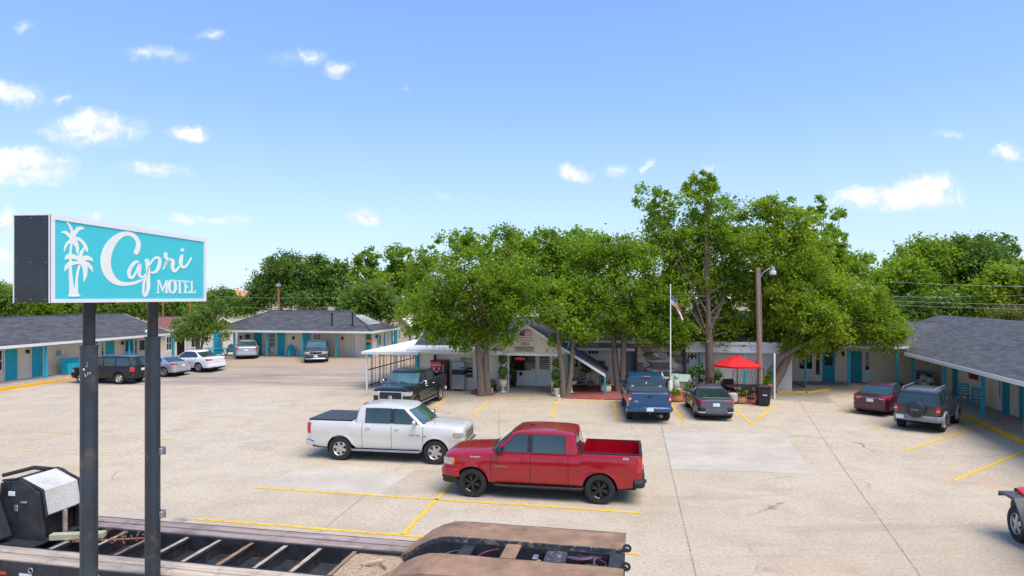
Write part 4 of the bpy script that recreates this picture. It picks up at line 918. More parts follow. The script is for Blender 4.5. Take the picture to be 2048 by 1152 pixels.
# ---- C: office building in the lot frame
FC = Frame(0, 0, .2, -11.5)
C = thing('office_building', 'white block motel office with a gabled porch, breeze-block columns and dark roof', 'building', FC.o, FC.a)
WV = 38.25; xL = FC.fx(838, WV); xG0, xG1 = FC.fx(1000, WV), FC.fx(1118, WV)
walls(C, xL, xG0 - .06, WV, 46, -.3, 2.5, WALLW)          # left of the porch
roof(C, xL - .3, xG1 + .5, WV - .2, 46.5, 2.62, 4.35)
aw = MB(); n = 60; rows = []                               # scalloped white metal awning along the left front
xa0, xa1 = xL - .5, FC.fx(1006, WV - .8)
for k, (yy, zz) in enumerate(((WV - .95, 2.26), (WV - .95, 2.50), (WV + .1, 2.72))): rows.append([(lerp(xa0, xa1, j / n), yy, zz + (.035 * (j % 2) if k == 0 else .012 * (j % 2))) for j in range(n + 1)])
aw.grid(rows); aw.build('awning', FASCIA, C)
PW = 40.5; xp = FC.fx(1160, PW)                            # recessed entry wall
m = MB(); m.bx(xG0 + .32, FC.fx(1140, PW), PW, PW + .2, 0, 2.6); m.build('entry_wall', WHITE, C)
xs0, xs1 = FC.fx(1020, PW), FC.fx(1074, PW); window(C, xs0 + .05, xs1 - .08, PW, 1.0, 2.15, 1, 1)
m = MB(); add_text(m, 'OPEN', .24, lambda a, b_, c: (FC.fx(1040, PW) + a, PW - .07 - c, 1.75 + b_)); m.build('neon_sign', M('neon_red', (.8, .02, .03), .4, 0, 0), C)
MATS['neon_red'].node_tree.nodes['Principled BSDF'].inputs['Emission Color'].default_value = (1, .05, .08, 1); MATS['neon_red'].node_tree.nodes['Principled BSDF'].inputs['Emission Strength'].default_value = .25
xd = (FC.fx(1077, PW) + FC.fx(1101, PW)) / 2; d = door(C, FC, xd, PW, 1.0, .02, 2.1, WHITE, win=True)
m = MB()
for k in range(6): m.bx(xd - .33, xd + .33, PW - .085, PW - .078, 1.2 + k * .14, 1.22 + k * .14)
m.build('door_grille', WHITE, d)
for x_, z_, w_, h_, mt in ((FC.fx(1042, PW), .68, .2, .26, DARK), (FC.fx(1068, PW), 1.02, .4, .1, PLATE)): m = MB(); m.bx(x_ - w_ / 2, x_ + w_ / 2, PW - .06, PW - .01, z_, z_ + h_); m.build('mail_slot' if mt is DARK else 'counter_tray', mt, C)
# gable front with the long swooping right slope
GV = 37.8; xa, xb = FC.fx(1057, GV), FC.fx(1212, GV); za, zb_ = FC.fz(650, xa, GV), FC.fz(748, xb, GV); xl = FC.fx(984, GV); zl = za + (zb_ - za) / (xb - xa) * (xa - xl); xr_ = FC.fx(1128, GV); zr_ = lerp(za, zb_, (xr_ - xa) / (xb - xa))
m = MB(); zB = 2.36; poly = [(xl + .3, zB), (xr_ + .1, zB), (xr_ + .1, zr_ - .18), (xa, za - .12), (xl + .3, zl + .06)]
m.slab(poly, lambda a, b_, sd: (a, GV - .1 if sd else GV + .08, b_)); gw = m.build('gable_wall', M('cream_stucco', (.66, .58, .46), .85, 0, .06, 2, bs=25), C)
m = MB(); sl_ = (za - zb_) / (xb - xa)
rows = [[(xl - .1, y, zl - .04), (xa, y, za), (xr_, y, zr_), (xb, y, zb_)] for y in (GV - .35, 39, 41, 43.5)]; m.grid(rows); m.build('porch_roof', SHING, C, fix=False)
m = MB(); 
for (p, q) in (((xl - .1, zl - .04), (xa, za)), ((xa, za), (xb, zb_))):
    m.add([(x_, y_, z_ + dz) for y_ in (GV - .38, GV - .35) for (x_, z_), dz in ((p, -.15), (q, -.15), (q, .02), (p, .02))], [(0, 1, 2, 3), (7, 6, 5, 4), (0, 4, 5, 1), (1, 5, 6, 2), (2, 6, 7, 3), (3, 7, 4, 0)])
m.build('fascia', FASCIA, C)
m = MB(); m.bx(FC.fx(996, GV), FC.fx(1122, GV), GV - .14, GV + .12, zB - .14, zB + .003); m.build('beam', WHITE, C)
post(C, xb - .06, GV + .1, -.1, zb_ - .15, TEAL, .12); post(C, FC.fx(1138, 40), 40.0, 0, 2.3, TEALD, .14)
m = MB(); m.bx(xG0 - .1, FC.fx(1128, 37), GV - .55, PW, -.3, .02); m.build('porch_slab', CONC, C)
# breeze-block columns: pierced screen blocks
BB = M('white_breeze_block', (.72, .70, .66), .7, 0, .06, 5, bs=18)
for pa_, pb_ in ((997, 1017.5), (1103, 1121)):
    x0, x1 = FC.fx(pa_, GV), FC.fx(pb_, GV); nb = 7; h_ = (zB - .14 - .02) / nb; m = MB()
    for k in range(nb):
        z0 = .02 + k * h_
        for c_ in range(2):
            xa_, xb_ = lerp(x0, x1, c_ / 2), lerp(x0, x1, (c_ + 1) / 2); cx, cz = (xa_ + xb_) / 2, z0 + h_ / 2; w_ = (xb_ - xa_) / 2
            t_ = .03
            m.bx(xa_, xb_, GV - .1, GV + .1, z0, z0 + t_); m.bx(xa_, xa_ + t_, GV - .098, GV + .098, z0 + t_, z0 + h_)
            for q in range(4):
                a = math.pi / 4 + q * math.pi / 2; m.tube([(cx + math.cos(a) * w_ * 1.25, GV, cz + math.sin(a) * h_ * .66), (cx + math.cos(a) * .05, GV, cz + math.sin(a) * .05)], [.05, .02], 6)
            m.lathe([(.045, -.06), (.055, 0), (.045, .06)], (cx, GV, cz), 8, 0, 'y')
    m.bx(x1 - .03, x1, GV - .097, GV + .097, .02, zB - .14); bc_ = m.build('breeze_block_column', BB, C); m = MB(); m.bx(x0 + .01, x1 - .01, GV + .104, GV + .12, .02, zB - .14); m.build('backing', M('painted_shade', (.02, .03, .025), .9, 0, .1, 4), bc_)  # thin dark panel added behind the piercings; its colour paints in the porch shade
# lettering: number and OFFICE plaque, flag plaque on the gable
INK = M('black_ink', (.015, .015, .015), .6, 0, 0); yv = GV - .11
m = MB(); xn = FC.fx(1050, GV); zn = FC.fz(688, xn, GV); add_text(m, '1834', .30, lambda a, b_, c: (xn + a, yv - .01 - c, zn + b_)); m.build('house_number', INK, C)
xo = FC.fx(1049.5, GV); zo = FC.fz(698, xo, GV); m = MB(); m.bx(xo - .62, xo + .62, yv - .03, yv + .01, zo - .15, zo + .15); pl = m.build('office_plaque', M('weathered_sign', (.42, .36, .28), .7, 0, .2, 6), C, bevel=.02)
m = MB(); add_text(m, 'OFFICE', .27, lambda a, b_, c: (xo + a, yv - .036 - c, zo + b_), sx=1.15); m.build('lettering', INK, pl)
m = MB()
for z_ in (-.125, .125): m.bx(xo - .58, xo + .58, yv - .036, yv - .031, zo + z_ - .008, zo + z_ + .008)
m.build('plaque_border', INK, pl)
FLR = M('flag_red', (.48, .02, .035), .7, 0, .1, 4); FLW = M('flag_white', (.75, .73, .7), .7, 0, .05, 4); FLB = M('flag_blue', (.02, .04, .15), .7, 0, .1, 4)
def flag(mb_r, fn, w, h, cols=20, canton=True):
    """fn(u,v)->point, u 0..1 along the fly, v 0..1 downward"""
    for k in range(13):
        rows = [[fn(u, v, 0) for u in np.linspace(.4 if k < 7 else 0, 1, cols)] for v in np.linspace(k / 13, (k + 1) / 13, 3)]
        mb_r.grid(rows, 0 if k % 2 == 0 else 1)
    mb_r.grid([[fn(u, v, 0) for u in np.linspace(0, .4, 9)] for v in np.linspace(0, 7 / 13, 7)], 2)
    for i in range(9):
        for j in range(6 if i % 2 == 0 else 5):
            u = .4 * ((j * 2 + (1 if i % 2 == 0 else 2)) / 12); v = 7 / 13 * ((i + 1) / 10); q = []
            for s_ in range(10): a = math.pi * s_ / 5; r = .018 if s_ % 2 == 0 else .008; q.append((u + math.sin(a) * r * .6, v - math.cos(a) * r))
            for sd in (1, -1): mb_r.add([fn(a, b_, sd) for a, b_ in q], [tuple(range(10))], 1)
xf0, xf1 = FC.fx(1040, GV), FC.fx(1066, GV); zf1, zf0 = FC.fz(660, xf0, GV), FC.fz(682, xf0, GV)
m = MB(); flag(m, lambda u, v, sd: (lerp(xf0, xf1, u), yv - .03 - sd * .004, lerp(zf1, zf0, v)), 1, 1); fp = m.build('flag_plaque', [FLR, FLW, FLB], C)
m = MB(); m.bx(xf0, xf1, yv - .025, yv + .005, zf0, zf1); m.build('backing', WHITE, fp)
# right half of the office building: patio front
QV = 41.2; xq0, xq1 = FC.fx(1142, QV), FC.fx(1584, QV)
walls(C, xq0, xq1, QV, 49, -.2, 2.5, WALLW); roof(C, xq0 - 2.5, xq1 + .5, QV - .6, 49.5, 3.0, 4.75)
m = MB(); m.bx(xq0, FC.fx(1272, QV), QV - .55, QV - .5, 2.52, 2.86); m.build('eave_panel', M('slate_siding', (.13, .16, .18), .7, 0, .1, 3), C)

for a_, b_ in ((xq0, FC.fx(1270, QV)), (FC.fx(1370, QV), xq1)): m = MB(); m.bx(a_, b_, QV - .62, QV - .42, 2.36, 2.52); m.build('beam', WHITE, C)
m = MB(); m.bx(FC.fx(1370, QV), xq1, QV - .56, QV - .5, 2.52, 2.86); m.build('eave_panel', FASCIA, C)
for px, mt, yy in ((1571, TEALD, 40.7), (1490, TEAL, 39.6), (1398, TEALD, 40.9)): 
    if px != 1571: post(C, FC.fx(px, yy), yy, 0, 2.36, mt, .14)
post(C, FC.fx(1549, 38.3), 38.3, -.1, 2.55, WHITE, .09); post(C, FC.fx(1546.5, 38.5), 38.5, -.1, 2.5, TEALD, .09)

window(C, FC.fx(1145, QV), FC.fx(1156, QV), QV, 1.25, 1.9, 1, 1); window(C, FC.fx(1160, QV), FC.fx(1172, QV), QV, 1.3, 1.8, 1, 1); window(C, FC.fx(1177, QV), FC.fx(1196, QV), QV, 2.1, 2.3, 3, 1)
m = MB(); m.bx(FC.fx(1252, QV), FC.fx(1268, QV), QV - .04, QV - .003, 0, 2.3); m.build('side_panel', M('slate_siding2', (.16, .19, .2), .7, 0, .1, 3), C)
for px in (1271, 1369): m = MB(); x_ = FC.fx(px, QV - .3); m.bx(x_ - .09, x_ + .09, QV - .42, QV - .1, 0, 2.7); m.build('timber_post', M('dark_timber', (.055, .04, .03), .8, 0, .3, 5, bs=20), C)
xw = FC.fx(925, WV); window(C, FC.fx(921, WV), FC.fx(946, WV), WV, .75, 2.0, 1, 5, .5)
wall_lamp(C, FC.fx(871, WV), WV, 2.0); post(C, xL - .1, WV - .12, -.1, 2.4, TEAL, .2)
for px, yy, zz in ((1317, 45.2, 4.75), (1357, 43.4, 3.75)): m = MB(); x_ = FC.fx(px, yy); m.box((x_, yy, zz + .1), (.4, .4, .22)); m.tube([(x_, yy, zz), (x_, yy, zz + .35)], .1, 8); m.build('roof_vent', BLKMET, C)
# brick patio and flower-bed paving
def paving(name, pts, mat, dz=.05):
    q = [gp(*p) for p in pts]; m = MB(); n = len(q); top = [Vector((p.x, p.y, g(p.y, p.x) + dz)) for p in q]; m.add(top + [p - Vector((0, 0, .4)) for p in top], [tuple(range(n))] + [(i, i + n, (i + 1) % n + n, (i + 1) % n) for i in range(n)]); return tag(m.build(name, mat), kind='structure')
paving('brick_patio', [(1124, 797), (1524, 809), (1532, 782), (1175, 767), (1135, 775)], BRICKRED)
paving('brick_patio', [(940, 788), (985, 791), (995, 784), (1000, 779), (955, 776)], BRICKRED, .06)
paving('walkway', [(1536, 792), (1660, 790), (1590, 772), (1545, 776)], PATCHD, .045)

# ---- carport at the office's left end
FK = Frame(*gp(734, 779), -11.5); K = thing('carport', 'white metal carport with a black iron lattice side beside the office', 'carport', FK.o, FK.a)
kl = 9.6; kw = FK.fx(836, 0)
rows = [[(lerp(-.25, kw + .1, j / 40), y, z + .02 * (j % 2)) for j in range(41)] for y, z in ((-.3, 2.2), (-.3, 2.36), (kl, 2.46))]; m = MB(); m.grid(rows); m.build('roof', FASCIA, K)
m = MB(); rows = [[(x, y, z) for y, z in ((-.28, 2.22), (kl, 2.3))] for x in (-.26, kw)]; m.grid([[(-.26, -.3, 2.2), (-.26, kl, 2.32)], [(-.26, -.3, 2.37), (-.26, kl, 2.48)]]); m.build('fascia', FASCIA, K)
for y in (0, 4.8, 9.4): post(K, 0, y, -.05, 2.25, WHITE, .1)
m = MB()
for z in (.22, 1.2): m.bx(-.025, .025, .05, kl - .3, z - .03, z + .03)
m.build('rail', BLKMET, K)
for grp, (a0, a1, dn) in enumerate(((0, 7, 0), (7, 14, 0))):
    pass
for k in range(15):
    y = .62 * (k + 1); m = MB(); m.bx(-.012, .012, y - .012, y + .012, 0, 2.2)
    if k % 3 != 1:
        m.bx(-.012, .012, y + .19, y + .21, 0, 2.2)
        for q in range(12):
            z0 = .05 + q * .18; m.tube([(0, y, z0), (0, y + .16, z0 + .09), (0, y + .02, z0 + .17)], .011, 4)
    m.build('lattice_panel', BLKMET, K)

# ---- D: right rear wing and E: right wing
FD = Frame(*gp(1590, 776), -8); FD.o.z = .22
Dg = thing('motel_wing', 'cream motel wing with blue doors between the office and the right wing', 'building', FD.o, FD.a)
DW = 2.6; xR = FD.fx(1800, DW) + 3
walls(Dg, .1, xR, DW, 9, -.2, 2.5); roof(Dg, -.3, xR + 3, .15, 12.5, 2.68, 3.95, rakeL=True)
walkway('walkway', FD, .6, xR - 2.8, .0, DW + .1, -.3, .13)
window(Dg, FD.fx(1598, DW), FD.fx(1624, DW), DW, .95, 1.85, 1, 1); window(Dg, FD.fx(1631, DW), FD.fx(1639, DW), DW, .55, 2.15, 1, 1)
for a, b_, wn_ in ((1643, 1670, True), (1699, 1724, False)): xa, xb = FD.fx(a, DW), FD.fx(b_, DW); door(Dg, FD, (xa + xb) / 2, DW, xb - xa - .06, .14, 2.02, TEALD, win=wn_)
window(Dg, FD.fx(1730, DW), FD.fx(1738, DW), DW, .95, 2.1, 1, 2, .8)
m = MB(); m.bx(FD.fx(1728, DW), FD.fx(1740, DW), DW - .05, DW - .003, .14, .88); m.build('window_panel', WHITE, Dg); m = MB(); m.bx(FD.fx(1629, DW), FD.fx(1641, DW), DW - .05, DW - .003, .14, .48); m.build('window_panel', WHITE, Dg)
for px in (1611, 1697.5, 1794): post(Dg, FD.fx(px, .35), .35, .1, 2.5, TEAL)
wall_lamp(Dg, FD.fx(1685, DW), DW, 2.0); 
kerb_run('kerb', [p + Vector((0, 0, .0)) for p in bits(gp(1612, 774), gp(1738, 776.5))], .16, .13)
kerb_run('kerb', bits(gp(1553, 787), gp(1610, 787.5), 5), .2, .14); kerb_run('kerb', bits(gp(1613, 788), gp(1657, 781), 5), .2, .12)
FE = Frame(22.75, 37.0, .12, -90 - 15)
E = thing('motel_wing', 'cream motel wing with a broad grey shingle roof running off the right edge', 'building', FE.o, FE.a)
EWl = 2.9; x1E = 22; x0E = -6.0
yrE = 6.6; xpk = FE.fx(1875, yrE); zpk = FE.fz(630, xpk, yrE); walls(E, -5.2, x1E, EWl, 11, -.2, 2.5); roof(E, -.1, x1E + .5, 0, 13.2, 2.58, zpk, rakeL=False)
m = MB(); m.add([(-.1, 0, 2.58), (-.1, yrE, zpk), (xpk, yrE, zpk), (-.1, 13.2, 2.58), (xpk - 3.5, 13.2, 2.58), (xpk - 3.5, yrE - 2.5, 2.9), (-.9, .4, 2.5)], [(0, 1, 2), (1, 3, 4, 2), (2, 4, 5), (0, 2, 5, 6)]); m.build('valley_roof', SHING, E, fix=False)
walkway('walkway', FE, -2.0, x1E, .85, EWl + .1, -.3, .12)
kp0, kp1 = gp(1927, 833.5), gp(2056, 891); dk_ = (kp1 - kp0).normalized(); kerb_run('kerb', bits(kp0 - Vector((0, 0, .02)), kp1 + dk_ * 6, 12), .2, .15)
def pE(px): return FE.fx(px, EWl)
for a, b_ in ((1842, 1850), (1908, 1917), (2009, 2021), (2044, 2056)): xa, xb = pE(a), pE(b_); door(E, FE, (xa + xb) / 2, EWl, max(.8, min(1.0, xb - xa)), .12, 2.03, TEALD)
window(E, pE(1830), pE(1834), EWl, .9, 2.1, 1, 2, .4); window(E, pE(2000), pE(2003.5), EWl, .8, 2.1, 1, 2, .3); window(E, pE(2037), pE(2040), EWl, .8, 2.1)
for px in (1825, 1888.5, 1965.5, 2052): post(E, FE.fx(px, 1.15), 1.15, .1, 2.45, TEAL, .13)
m = MB(); xa, xb = pE(1944), pE(1957); m.bx(xa, xb, EWl - .16, EWl - .003, 1.35, 1.95); o = m.build('extinguisher_box', M('dark_red_metal', (.22, .006, .01), .4, 0, .1, 4), E, bevel=.01)
m = MB(); m.tube([(xa - .1, EWl - .12, 1.55), (xa - .1, EWl - .12, 1.7)], .03, 6); m.build('bell', DARK, o)
for px in (1897, 1930): m = MB(); x_ = pE(px); m.bx(x_ - .03, x_ + .03, EWl - .06, EWl - .004, .12, 2.4); m.build('downspout', WHITE, E)
# tan ridge bits, cables on roofs handled with the utility lines
# ------------------------------------------------------------------ the pylon sign
SD = 9.3; vx = (1150 - 1024) / F; sa = math.atan(vx)                 # board runs almost along the view
ux, uy = math.sin(sa), math.cos(sa)
SY = 9.30; kx = (99.3 - 1024) / F; S0 = Vector((kx * SY, SY, 0))      # near lower corner of the printed face side
FS = Frame(S0.x, S0.y, 0, 90 - math.degrees(sa))                      # x along the board, y to the left (thickness)
xe = FS.fx(411, 0); z0 = H - (605.8 - HY) / F * SY; z1 = H - (427.5 - HY) / F * SY; TH = .58
S = thing('motel_sign', 'big turquoise motel sign with white palms and script on two dark steel poles', 'sign', (FS.o.x, FS.o.y, 0), FS.a)
SIGNW = M('sign_frame_white', (.74, .74, .75), .5, 0, .05, 2, dirt=((.5, .47, .43), 3, .62, .9)); SIGNT = M('sign_turquoise', (.06, .54, .59), .45, 0, .04, .8)
SDARK = M('sign_end_panel', (.022, .028, .036), .5, .1, .2, 1.4, coat=.1, dirt=((.05, .055, .06), 2.2, .55, .8)); LET = M('sign_lettering', (.80, .78, .73), .5, 0, .03, 3)
m = MB(); m.bx(.0125, xe - .012, .0125, TH - .012, z0 + .012, z1 - .012); cab = m.build('cabinet', SIGNW, S)
m = MB(); m.bx(0, .012, -.004, TH, z0 + .008, z1 - .008); pe = m.build('end_panel', SDARK, S)
m = MB(); zj = lerp(z0, z1, .44)                                     # lower half of the end panel carries a shallow pyramid crease
cx = TH / 2; q = [(-.002, .03, z0 + .02), (-.002, TH - .03, z0 + .02), (-.002, TH - .03, zj), (-.002, .03, zj), (-.035, cx, (z0 + zj) / 2)]
m.add(q, [(0, 1, 4), (1, 2, 4), (2, 3, 4), (3, 0, 4)]); m.build('creased_plate', SDARK, pe)
m = MB()
for y_ in (.004, TH - .012): m.bx(-.006, 0, y_ - .008, y_ + .008, z0, z1)
m.bx(-.008, 0, .02, TH - .02, z1 - .02, z1); m.build('edge_trim', SIGNW, pe)
m = MB()
for y_ in (.06, TH / 2, TH - .06):
    for z_ in (z0 + .05, zj + .02, z1 - .06): m.lathe([(.006, -.012), (.008, -.004)], (0, y_, z_), 6, 0, 'x')
m.build('rivets', METAL, pe)
# printed face
fh = (z1 - z0); bx0, bx1, bz0, bz1 = .085, xe - .07, z0 + .055, z1 - .075
m = MB(); m.bx(bx0, bx1, -.004, .012, bz0, bz1); face = m.build('sign_face', SIGNT, S)
m = MB(); m.bx(.013, bx0, -.012, .012, z0, z1); m.bx(bx1, xe, -.02, .012, z0, z1); m.bx(bx0, bx1, -.019, .012, z0, bz0); m.bx(bx0, bx1, -.019, .012, bz1, z1); m.build('retainer_frame', SIGNW, S)
# homography from the crop of the photograph (2.618x, origin 0,400) to face coordinates
src = [(290, 92), (1075, 208), (1072, 520), (280, 522)]; dst = [(0, 1), (1, 1), (1, 0), (0, 0)]
Am = []; bv = []
for (x, y), (u, v) in zip(src, dst): Am += [[x, y, 1, 0, 0, 0, -u * x, -u * y], [0, 0, 0, x, y, 1, -v * x, -v * y]]; bv += [u, v]
hh = np.linalg.solve(np.array(Am, float), np.array(bv, float))
def fc(x, y):
    w = hh[6] * x + hh[7] * y + 1; u = (hh[0] * x + hh[1] * y + hh[2]) / w; v = (hh[3] * x + hh[4] * y + hh[5]) / w
    return (lerp(bx0, bx1, u), lerp(bz0, bz1, v))
c1 = lambda x, y: fc((x / 6.4 + 100) * 2.618, (y / 6.4 + 430 - 400) * 2.618)      # coordinates read in the left sign crop
c2 = lambda x, y: fc((x / 7.2 + 190) * 2.618, (y / 7.2 + 450 - 400) * 2.618)      # coordinates read in the right sign crop
def shape(name, polys, cv, mat, parent, d=-.009):
    m = MB()
    for k, P in enumerate(polys): m.slab([cv(*p) for p in P], lambda a, b_, sd: (a, (d - .0006 * k) if sd else -.003, b_))
    return m.build(name, mat, parent)
def stroke(name, P, cv, mat, parent, d, sub=6):
    """variable width stroke: P = [(x, y, width)]"""
    Q = []
    n = len(P)
    for i in range(n - 1):
        p0, p1, p2, p3 = P[max(i - 1, 0)], P[i], P[i + 1], P[min(i + 2, n - 1)]
        for j in range(sub):
            t = j / sub; Q.append(tuple(.5 * ((2 * p1[k]) + (-p0[k] + p2[k]) * t + (2 * p0[k] - 5 * p1[k] + 4 * p2[k] - p3[k]) * t * t + (-p0[k] + 3 * p1[k] - 3 * p2[k] + p3[k]) * t ** 3) for k in range(3)))
    Q.append(P[-1]); L, R = [], []
    for i, q in enumerate(Q):
        a, b_ = Q[max(i - 1, 0)], Q[min(i + 1, len(Q) - 1)]; dx, dy = b_[0] - a[0], b_[1] - a[1]; l = math.hypot(dx, dy) or 1; nx, ny = -dy / l * q[2] / 2, dx / l * q[2] / 2
        L.append(cv(q[0] + nx, q[1] + ny)); R.append(cv(q[0] - nx, q[1] - ny))
    m = MB(); m.grid([[(a[0], -.003, a[1]) for a in L], [(a[0], d, a[1]) for a in L], [(a[0], d, a[1]) for a in R], [(a[0], -.003, a[1]) for a in R]])
    for c_, w in ((Q[0], Q[0][2]), (Q[-1], Q[-1][2])):
        poly = [cv(c_[0] + w / 2 * math.cos(t), c_[1] + w / 2 * math.sin(t)) for t in np.linspace(0, 2 * math.pi, 14)[:-1]]; m.slab(poly, lambda a, b_, sd: (a, d + .0004 if sd else -.003, b_))
    return m.build(name, mat, parent)
# palms, traced leaf by leaf
palm1 = [[(205, 55), (240, 70), (280, 120), (303, 185), (318, 175), (350, 130), (385, 120), (425, 130), (445, 158), (410, 160), (372, 180), (340, 225), (322, 258), (370, 262), (420, 300), (460, 350), (485, 410), (478, 468), (440, 430), (425, 380), (395, 330), (345, 298), (360, 350), (370, 410), (362, 470), (352, 510), (335, 460), (325, 400), (300, 360), (288, 345), (275, 420), (272, 480), (245, 480), (252, 410), (265, 345), (235, 352), (205, 400), (178, 465), (180, 400), (205, 340), (255, 290), (225, 250), (185, 215), (145, 208), (175, 182), (215, 183), (265, 225), (270, 195), (250, 130)],
         [(245, 478), (275, 478), (272, 560), (270, 700), (290, 930), (305, 930), (325, 760), (345, 680), (362, 625), (382, 640), (365, 700), (345, 800), (342, 980), (360, 1040), (240, 1048), (228, 1040), (235, 960), (232, 760), (232, 640), (240, 560)]]
palm2 = [[(183, 560), (200, 510), (240, 482), (300, 488), (358, 520), (370, 505), (385, 455), (432, 402), (425, 450), (410, 500), (415, 530), (445, 505), (490, 508), (530, 535), (552, 588), (515, 572), (470, 565), (440, 575), (490, 600), (530, 650), (545, 735), (510, 690), (470, 645), (472, 700), (460, 780), (422, 858), (418, 760), (410, 690), (395, 640), (360, 615), (310, 625), (262, 640), (225, 670), (178, 718), (180, 655), (215, 610), (262, 578), (330, 582), (350, 570), (300, 555), (255, 548)]]
shape('palm_emblem', palm1, c1, LET, face, -.009); shape('palm_emblem', palm2, c1, LET, face, -.011)
bs_ = [(205, 1048), (235, 1036), (300, 1040), (355, 1030), (385, 1046), (300, 1054)]; shape('palm_base', [bs_], c1, LET, face, -.0125)
stroke('letter_c', [(595, 375, 70), (622, 310, 66), (628, 235, 64), (595, 160, 62), (540, 110, 62), (470, 92, 62), (390, 110, 74), (310, 165, 96), (235, 250, 122), (175, 370, 142), (148, 500, 148), (160, 620, 142), (200, 720, 126), (270, 800, 96), (360, 842, 66), (470, 848, 50), (580, 828, 40), (660, 792, 30), (690, 775, 22)], c2, LET, face, -.0090)
stroke('letter_a', [(612, 512, 36), (570, 530, 44), (520, 590, 46), (485, 670, 48), (492, 745, 44), (530, 752, 36), (580, 690, 26), (640, 560, 30), (650, 600, 34), (632, 680, 40), (650, 735, 36), (700, 740, 26), (730, 700, 18)], c2, LET, face, -.0102)
stroke('letter_p', [(750, 500, 60), (760, 600, 58), (762, 750, 54), (762, 900, 48), (735, 1000, 34), (708, 1032, 30), (690, 990, 30), (692, 900, 30), (708, 800, 26), (735, 740, 20), (750, 660, 20), (790, 560, 18), (850, 475, 26), (905, 448, 38), (935, 490, 44), (925, 580, 44), (885, 655, 40), (835, 678, 30), (785, 672, 20)], c2, LET, face, -.0114)
stroke('letter_r', [(1025, 395, 48), (1022, 440, 48), (1045, 475, 44), (1040, 520, 30), (1010, 590, 22), (982, 635, 16), (1010, 590, 20), (1050, 500, 26), (1100, 480, 36), (1130, 510, 48), (1122, 590, 46), (1135, 645, 44), (1165, 655, 30), (1205, 610, 20), (1235, 570, 16)], c2, LET, face, -.0126)
stroke('letter_i', [(1265, 420, 32), (1250, 480, 48), (1245, 550, 50), (1270, 595, 42), (1310, 590, 26), (1360, 530, 18), (1400, 455, 16)], c2, LET, face, -.0138)
shape('letter_dot', [[(1272 + 26 * math.cos(t), 336 + 26 * math.sin(t)) for t in np.linspace(0, 2 * math.pi, 14)[:-1]]], c2, LET, face, -.009)
# MOTEL in a seriffed face
def R4(x0, y0, x1, y1): return [(x0, y0), (x1, y0), (x1, y1), (x0, y1)]
T_, B_ = 790, 985
LT = {'letter_m': [R4(888, T_ - 2, 925, T_ + 10), [(905, T_), (918, T_), (912, B_), (898, B_)], R4(876, B_ - 8, 930, B_ + 4), [(905, T_), (932, T_), (978, 925), (970, 965), (962, 965)], [(1025, T_), (1030, T_ + 40), (974, 965), (964, 965)], R4(1020, T_ - 0, 1056, T_ + 12), [(1018, T_), (1042, T_), (1040, B_), (1016, B_)], R4(1000, B_ - 8, 1054, B_ + 4)],
      'letter_t': [R4(1168, T_ + 5, 1282, T_ + 19), R4(1166, T_ + 12, 1176, T_ + 45), R4(1272, T_ + 12, 1283, T_ + 45), R4(1212, T_ + 12, 1238, B_), R4(1198, B_ - 8, 1252, B_ + 4)],
      'letter_e': [R4(1285, T_ + 8, 1362, T_ + 20), R4(1298, T_ + 14, 1320, B_), R4(1285, B_ - 10, 1368, B_ + 4), R4(1354, T_ + 12, 1363, T_ + 48), R4(1318, 886, 1346, 898), R4(1340, 872, 1348, 912), [(1368, B_ - 42), (1376, B_ - 42), (1369, B_ + 4), (1360, B_)]],
      'letter_l': [R4(1380, T_ + 16, 1428, T_ + 27), R4(1393, T_ + 20, 1415, B_), R4(1380, B_ - 10, 1456, B_ + 4), [(1453, B_ - 45), (1462, B_ - 45), (1456, B_ + 4), (1445, B_)]]}
for nm, P in LT.items(): shape(nm, P, c2, LET, face, -.009)
P = [(1117 + 48 * math.cos(t), 888 + 98 * math.sin(t), 30 * abs(math.cos(t)) + 12) for t in np.linspace(0, 2 * math.pi, 17)]; stroke('letter_o', P, c2, LET, face, -.009, 3)
# poles
POLE = M('painted_steel_pole', (.030, .042, .055), .5, .25, .45, 2.2, coat=.15, stretch=(1, 1, .35), dirt=((.11, .085, .07), 2.6, .57, .72)); POLEU = M('upper_pole', (.025, .026, .03), .45, .3, .3, 2.5, dirt=((.10, .045, .03), 2.4, .54, .70))
CHIP = M('paint_chip', (.62, .55, .42), .7, 0, .3, 30)
for i, (px, wl_, wu, zc) in enumerate(((178, 31.5, 22, None), (305.3, 28, 19.5, None))):
    x = FS.fx(px, TH / 2); Y = FS.w(x, TH / 2).y; rl, ru = wl_ / F * Y / 2, wu / F * Y / 2; ztop = H - ((690 if i == 0 else 673) - HY) / F * Y
    m = MB(); m.lathe([(rl, -.3), (rl, ztop - .03), (rl * 1.06, ztop - .03), (rl * 1.06, ztop), (ru, ztop + .001)], (x, TH / 2, 0), 28); p = m.build('pole', POLE, S, smooth=True, angle=30)
    m = MB(); m.lathe([(ru, ztop - .1), (ru, z0 + .02)], (x, TH / 2, 0), 24); m.build('upper_pole', POLEU, p, smooth=True, angle=30)
    if i == 0:
        m = MB(); rnd = random.Random(5)
        for k in range(9):
            a = math.radians(-175 + rnd.random() * 40); zz = H - (lerp(724, 752, rnd.random()) - HY) / F * Y; r = .008 + rnd.random() * .016
            m.lathe([(.001, .0), (r, -.001), (r * .7, .004), (.001, .005)], (x + math.cos(a) * rl, TH / 2 + math.sin(a) * rl, zz), 6, 0, 'x')
        m.build('paint_chip', CHIP, p)
    else:
        for zz in (903, 1030):
            z_ = H - (zz - HY) / F * Y; m = MB(); m.box((x + rl * .35, TH / 2 - rl * 1.02, z_), (.1, .1, .13)); o = m.build('junction_box', METAL, p, bevel=.01)
            m = MB(); m.box((x + rl * .35 + .056, TH / 2 - rl * 1.02, z_), (.012, .12, .15)); m.build('cover_plate', METAL, o)
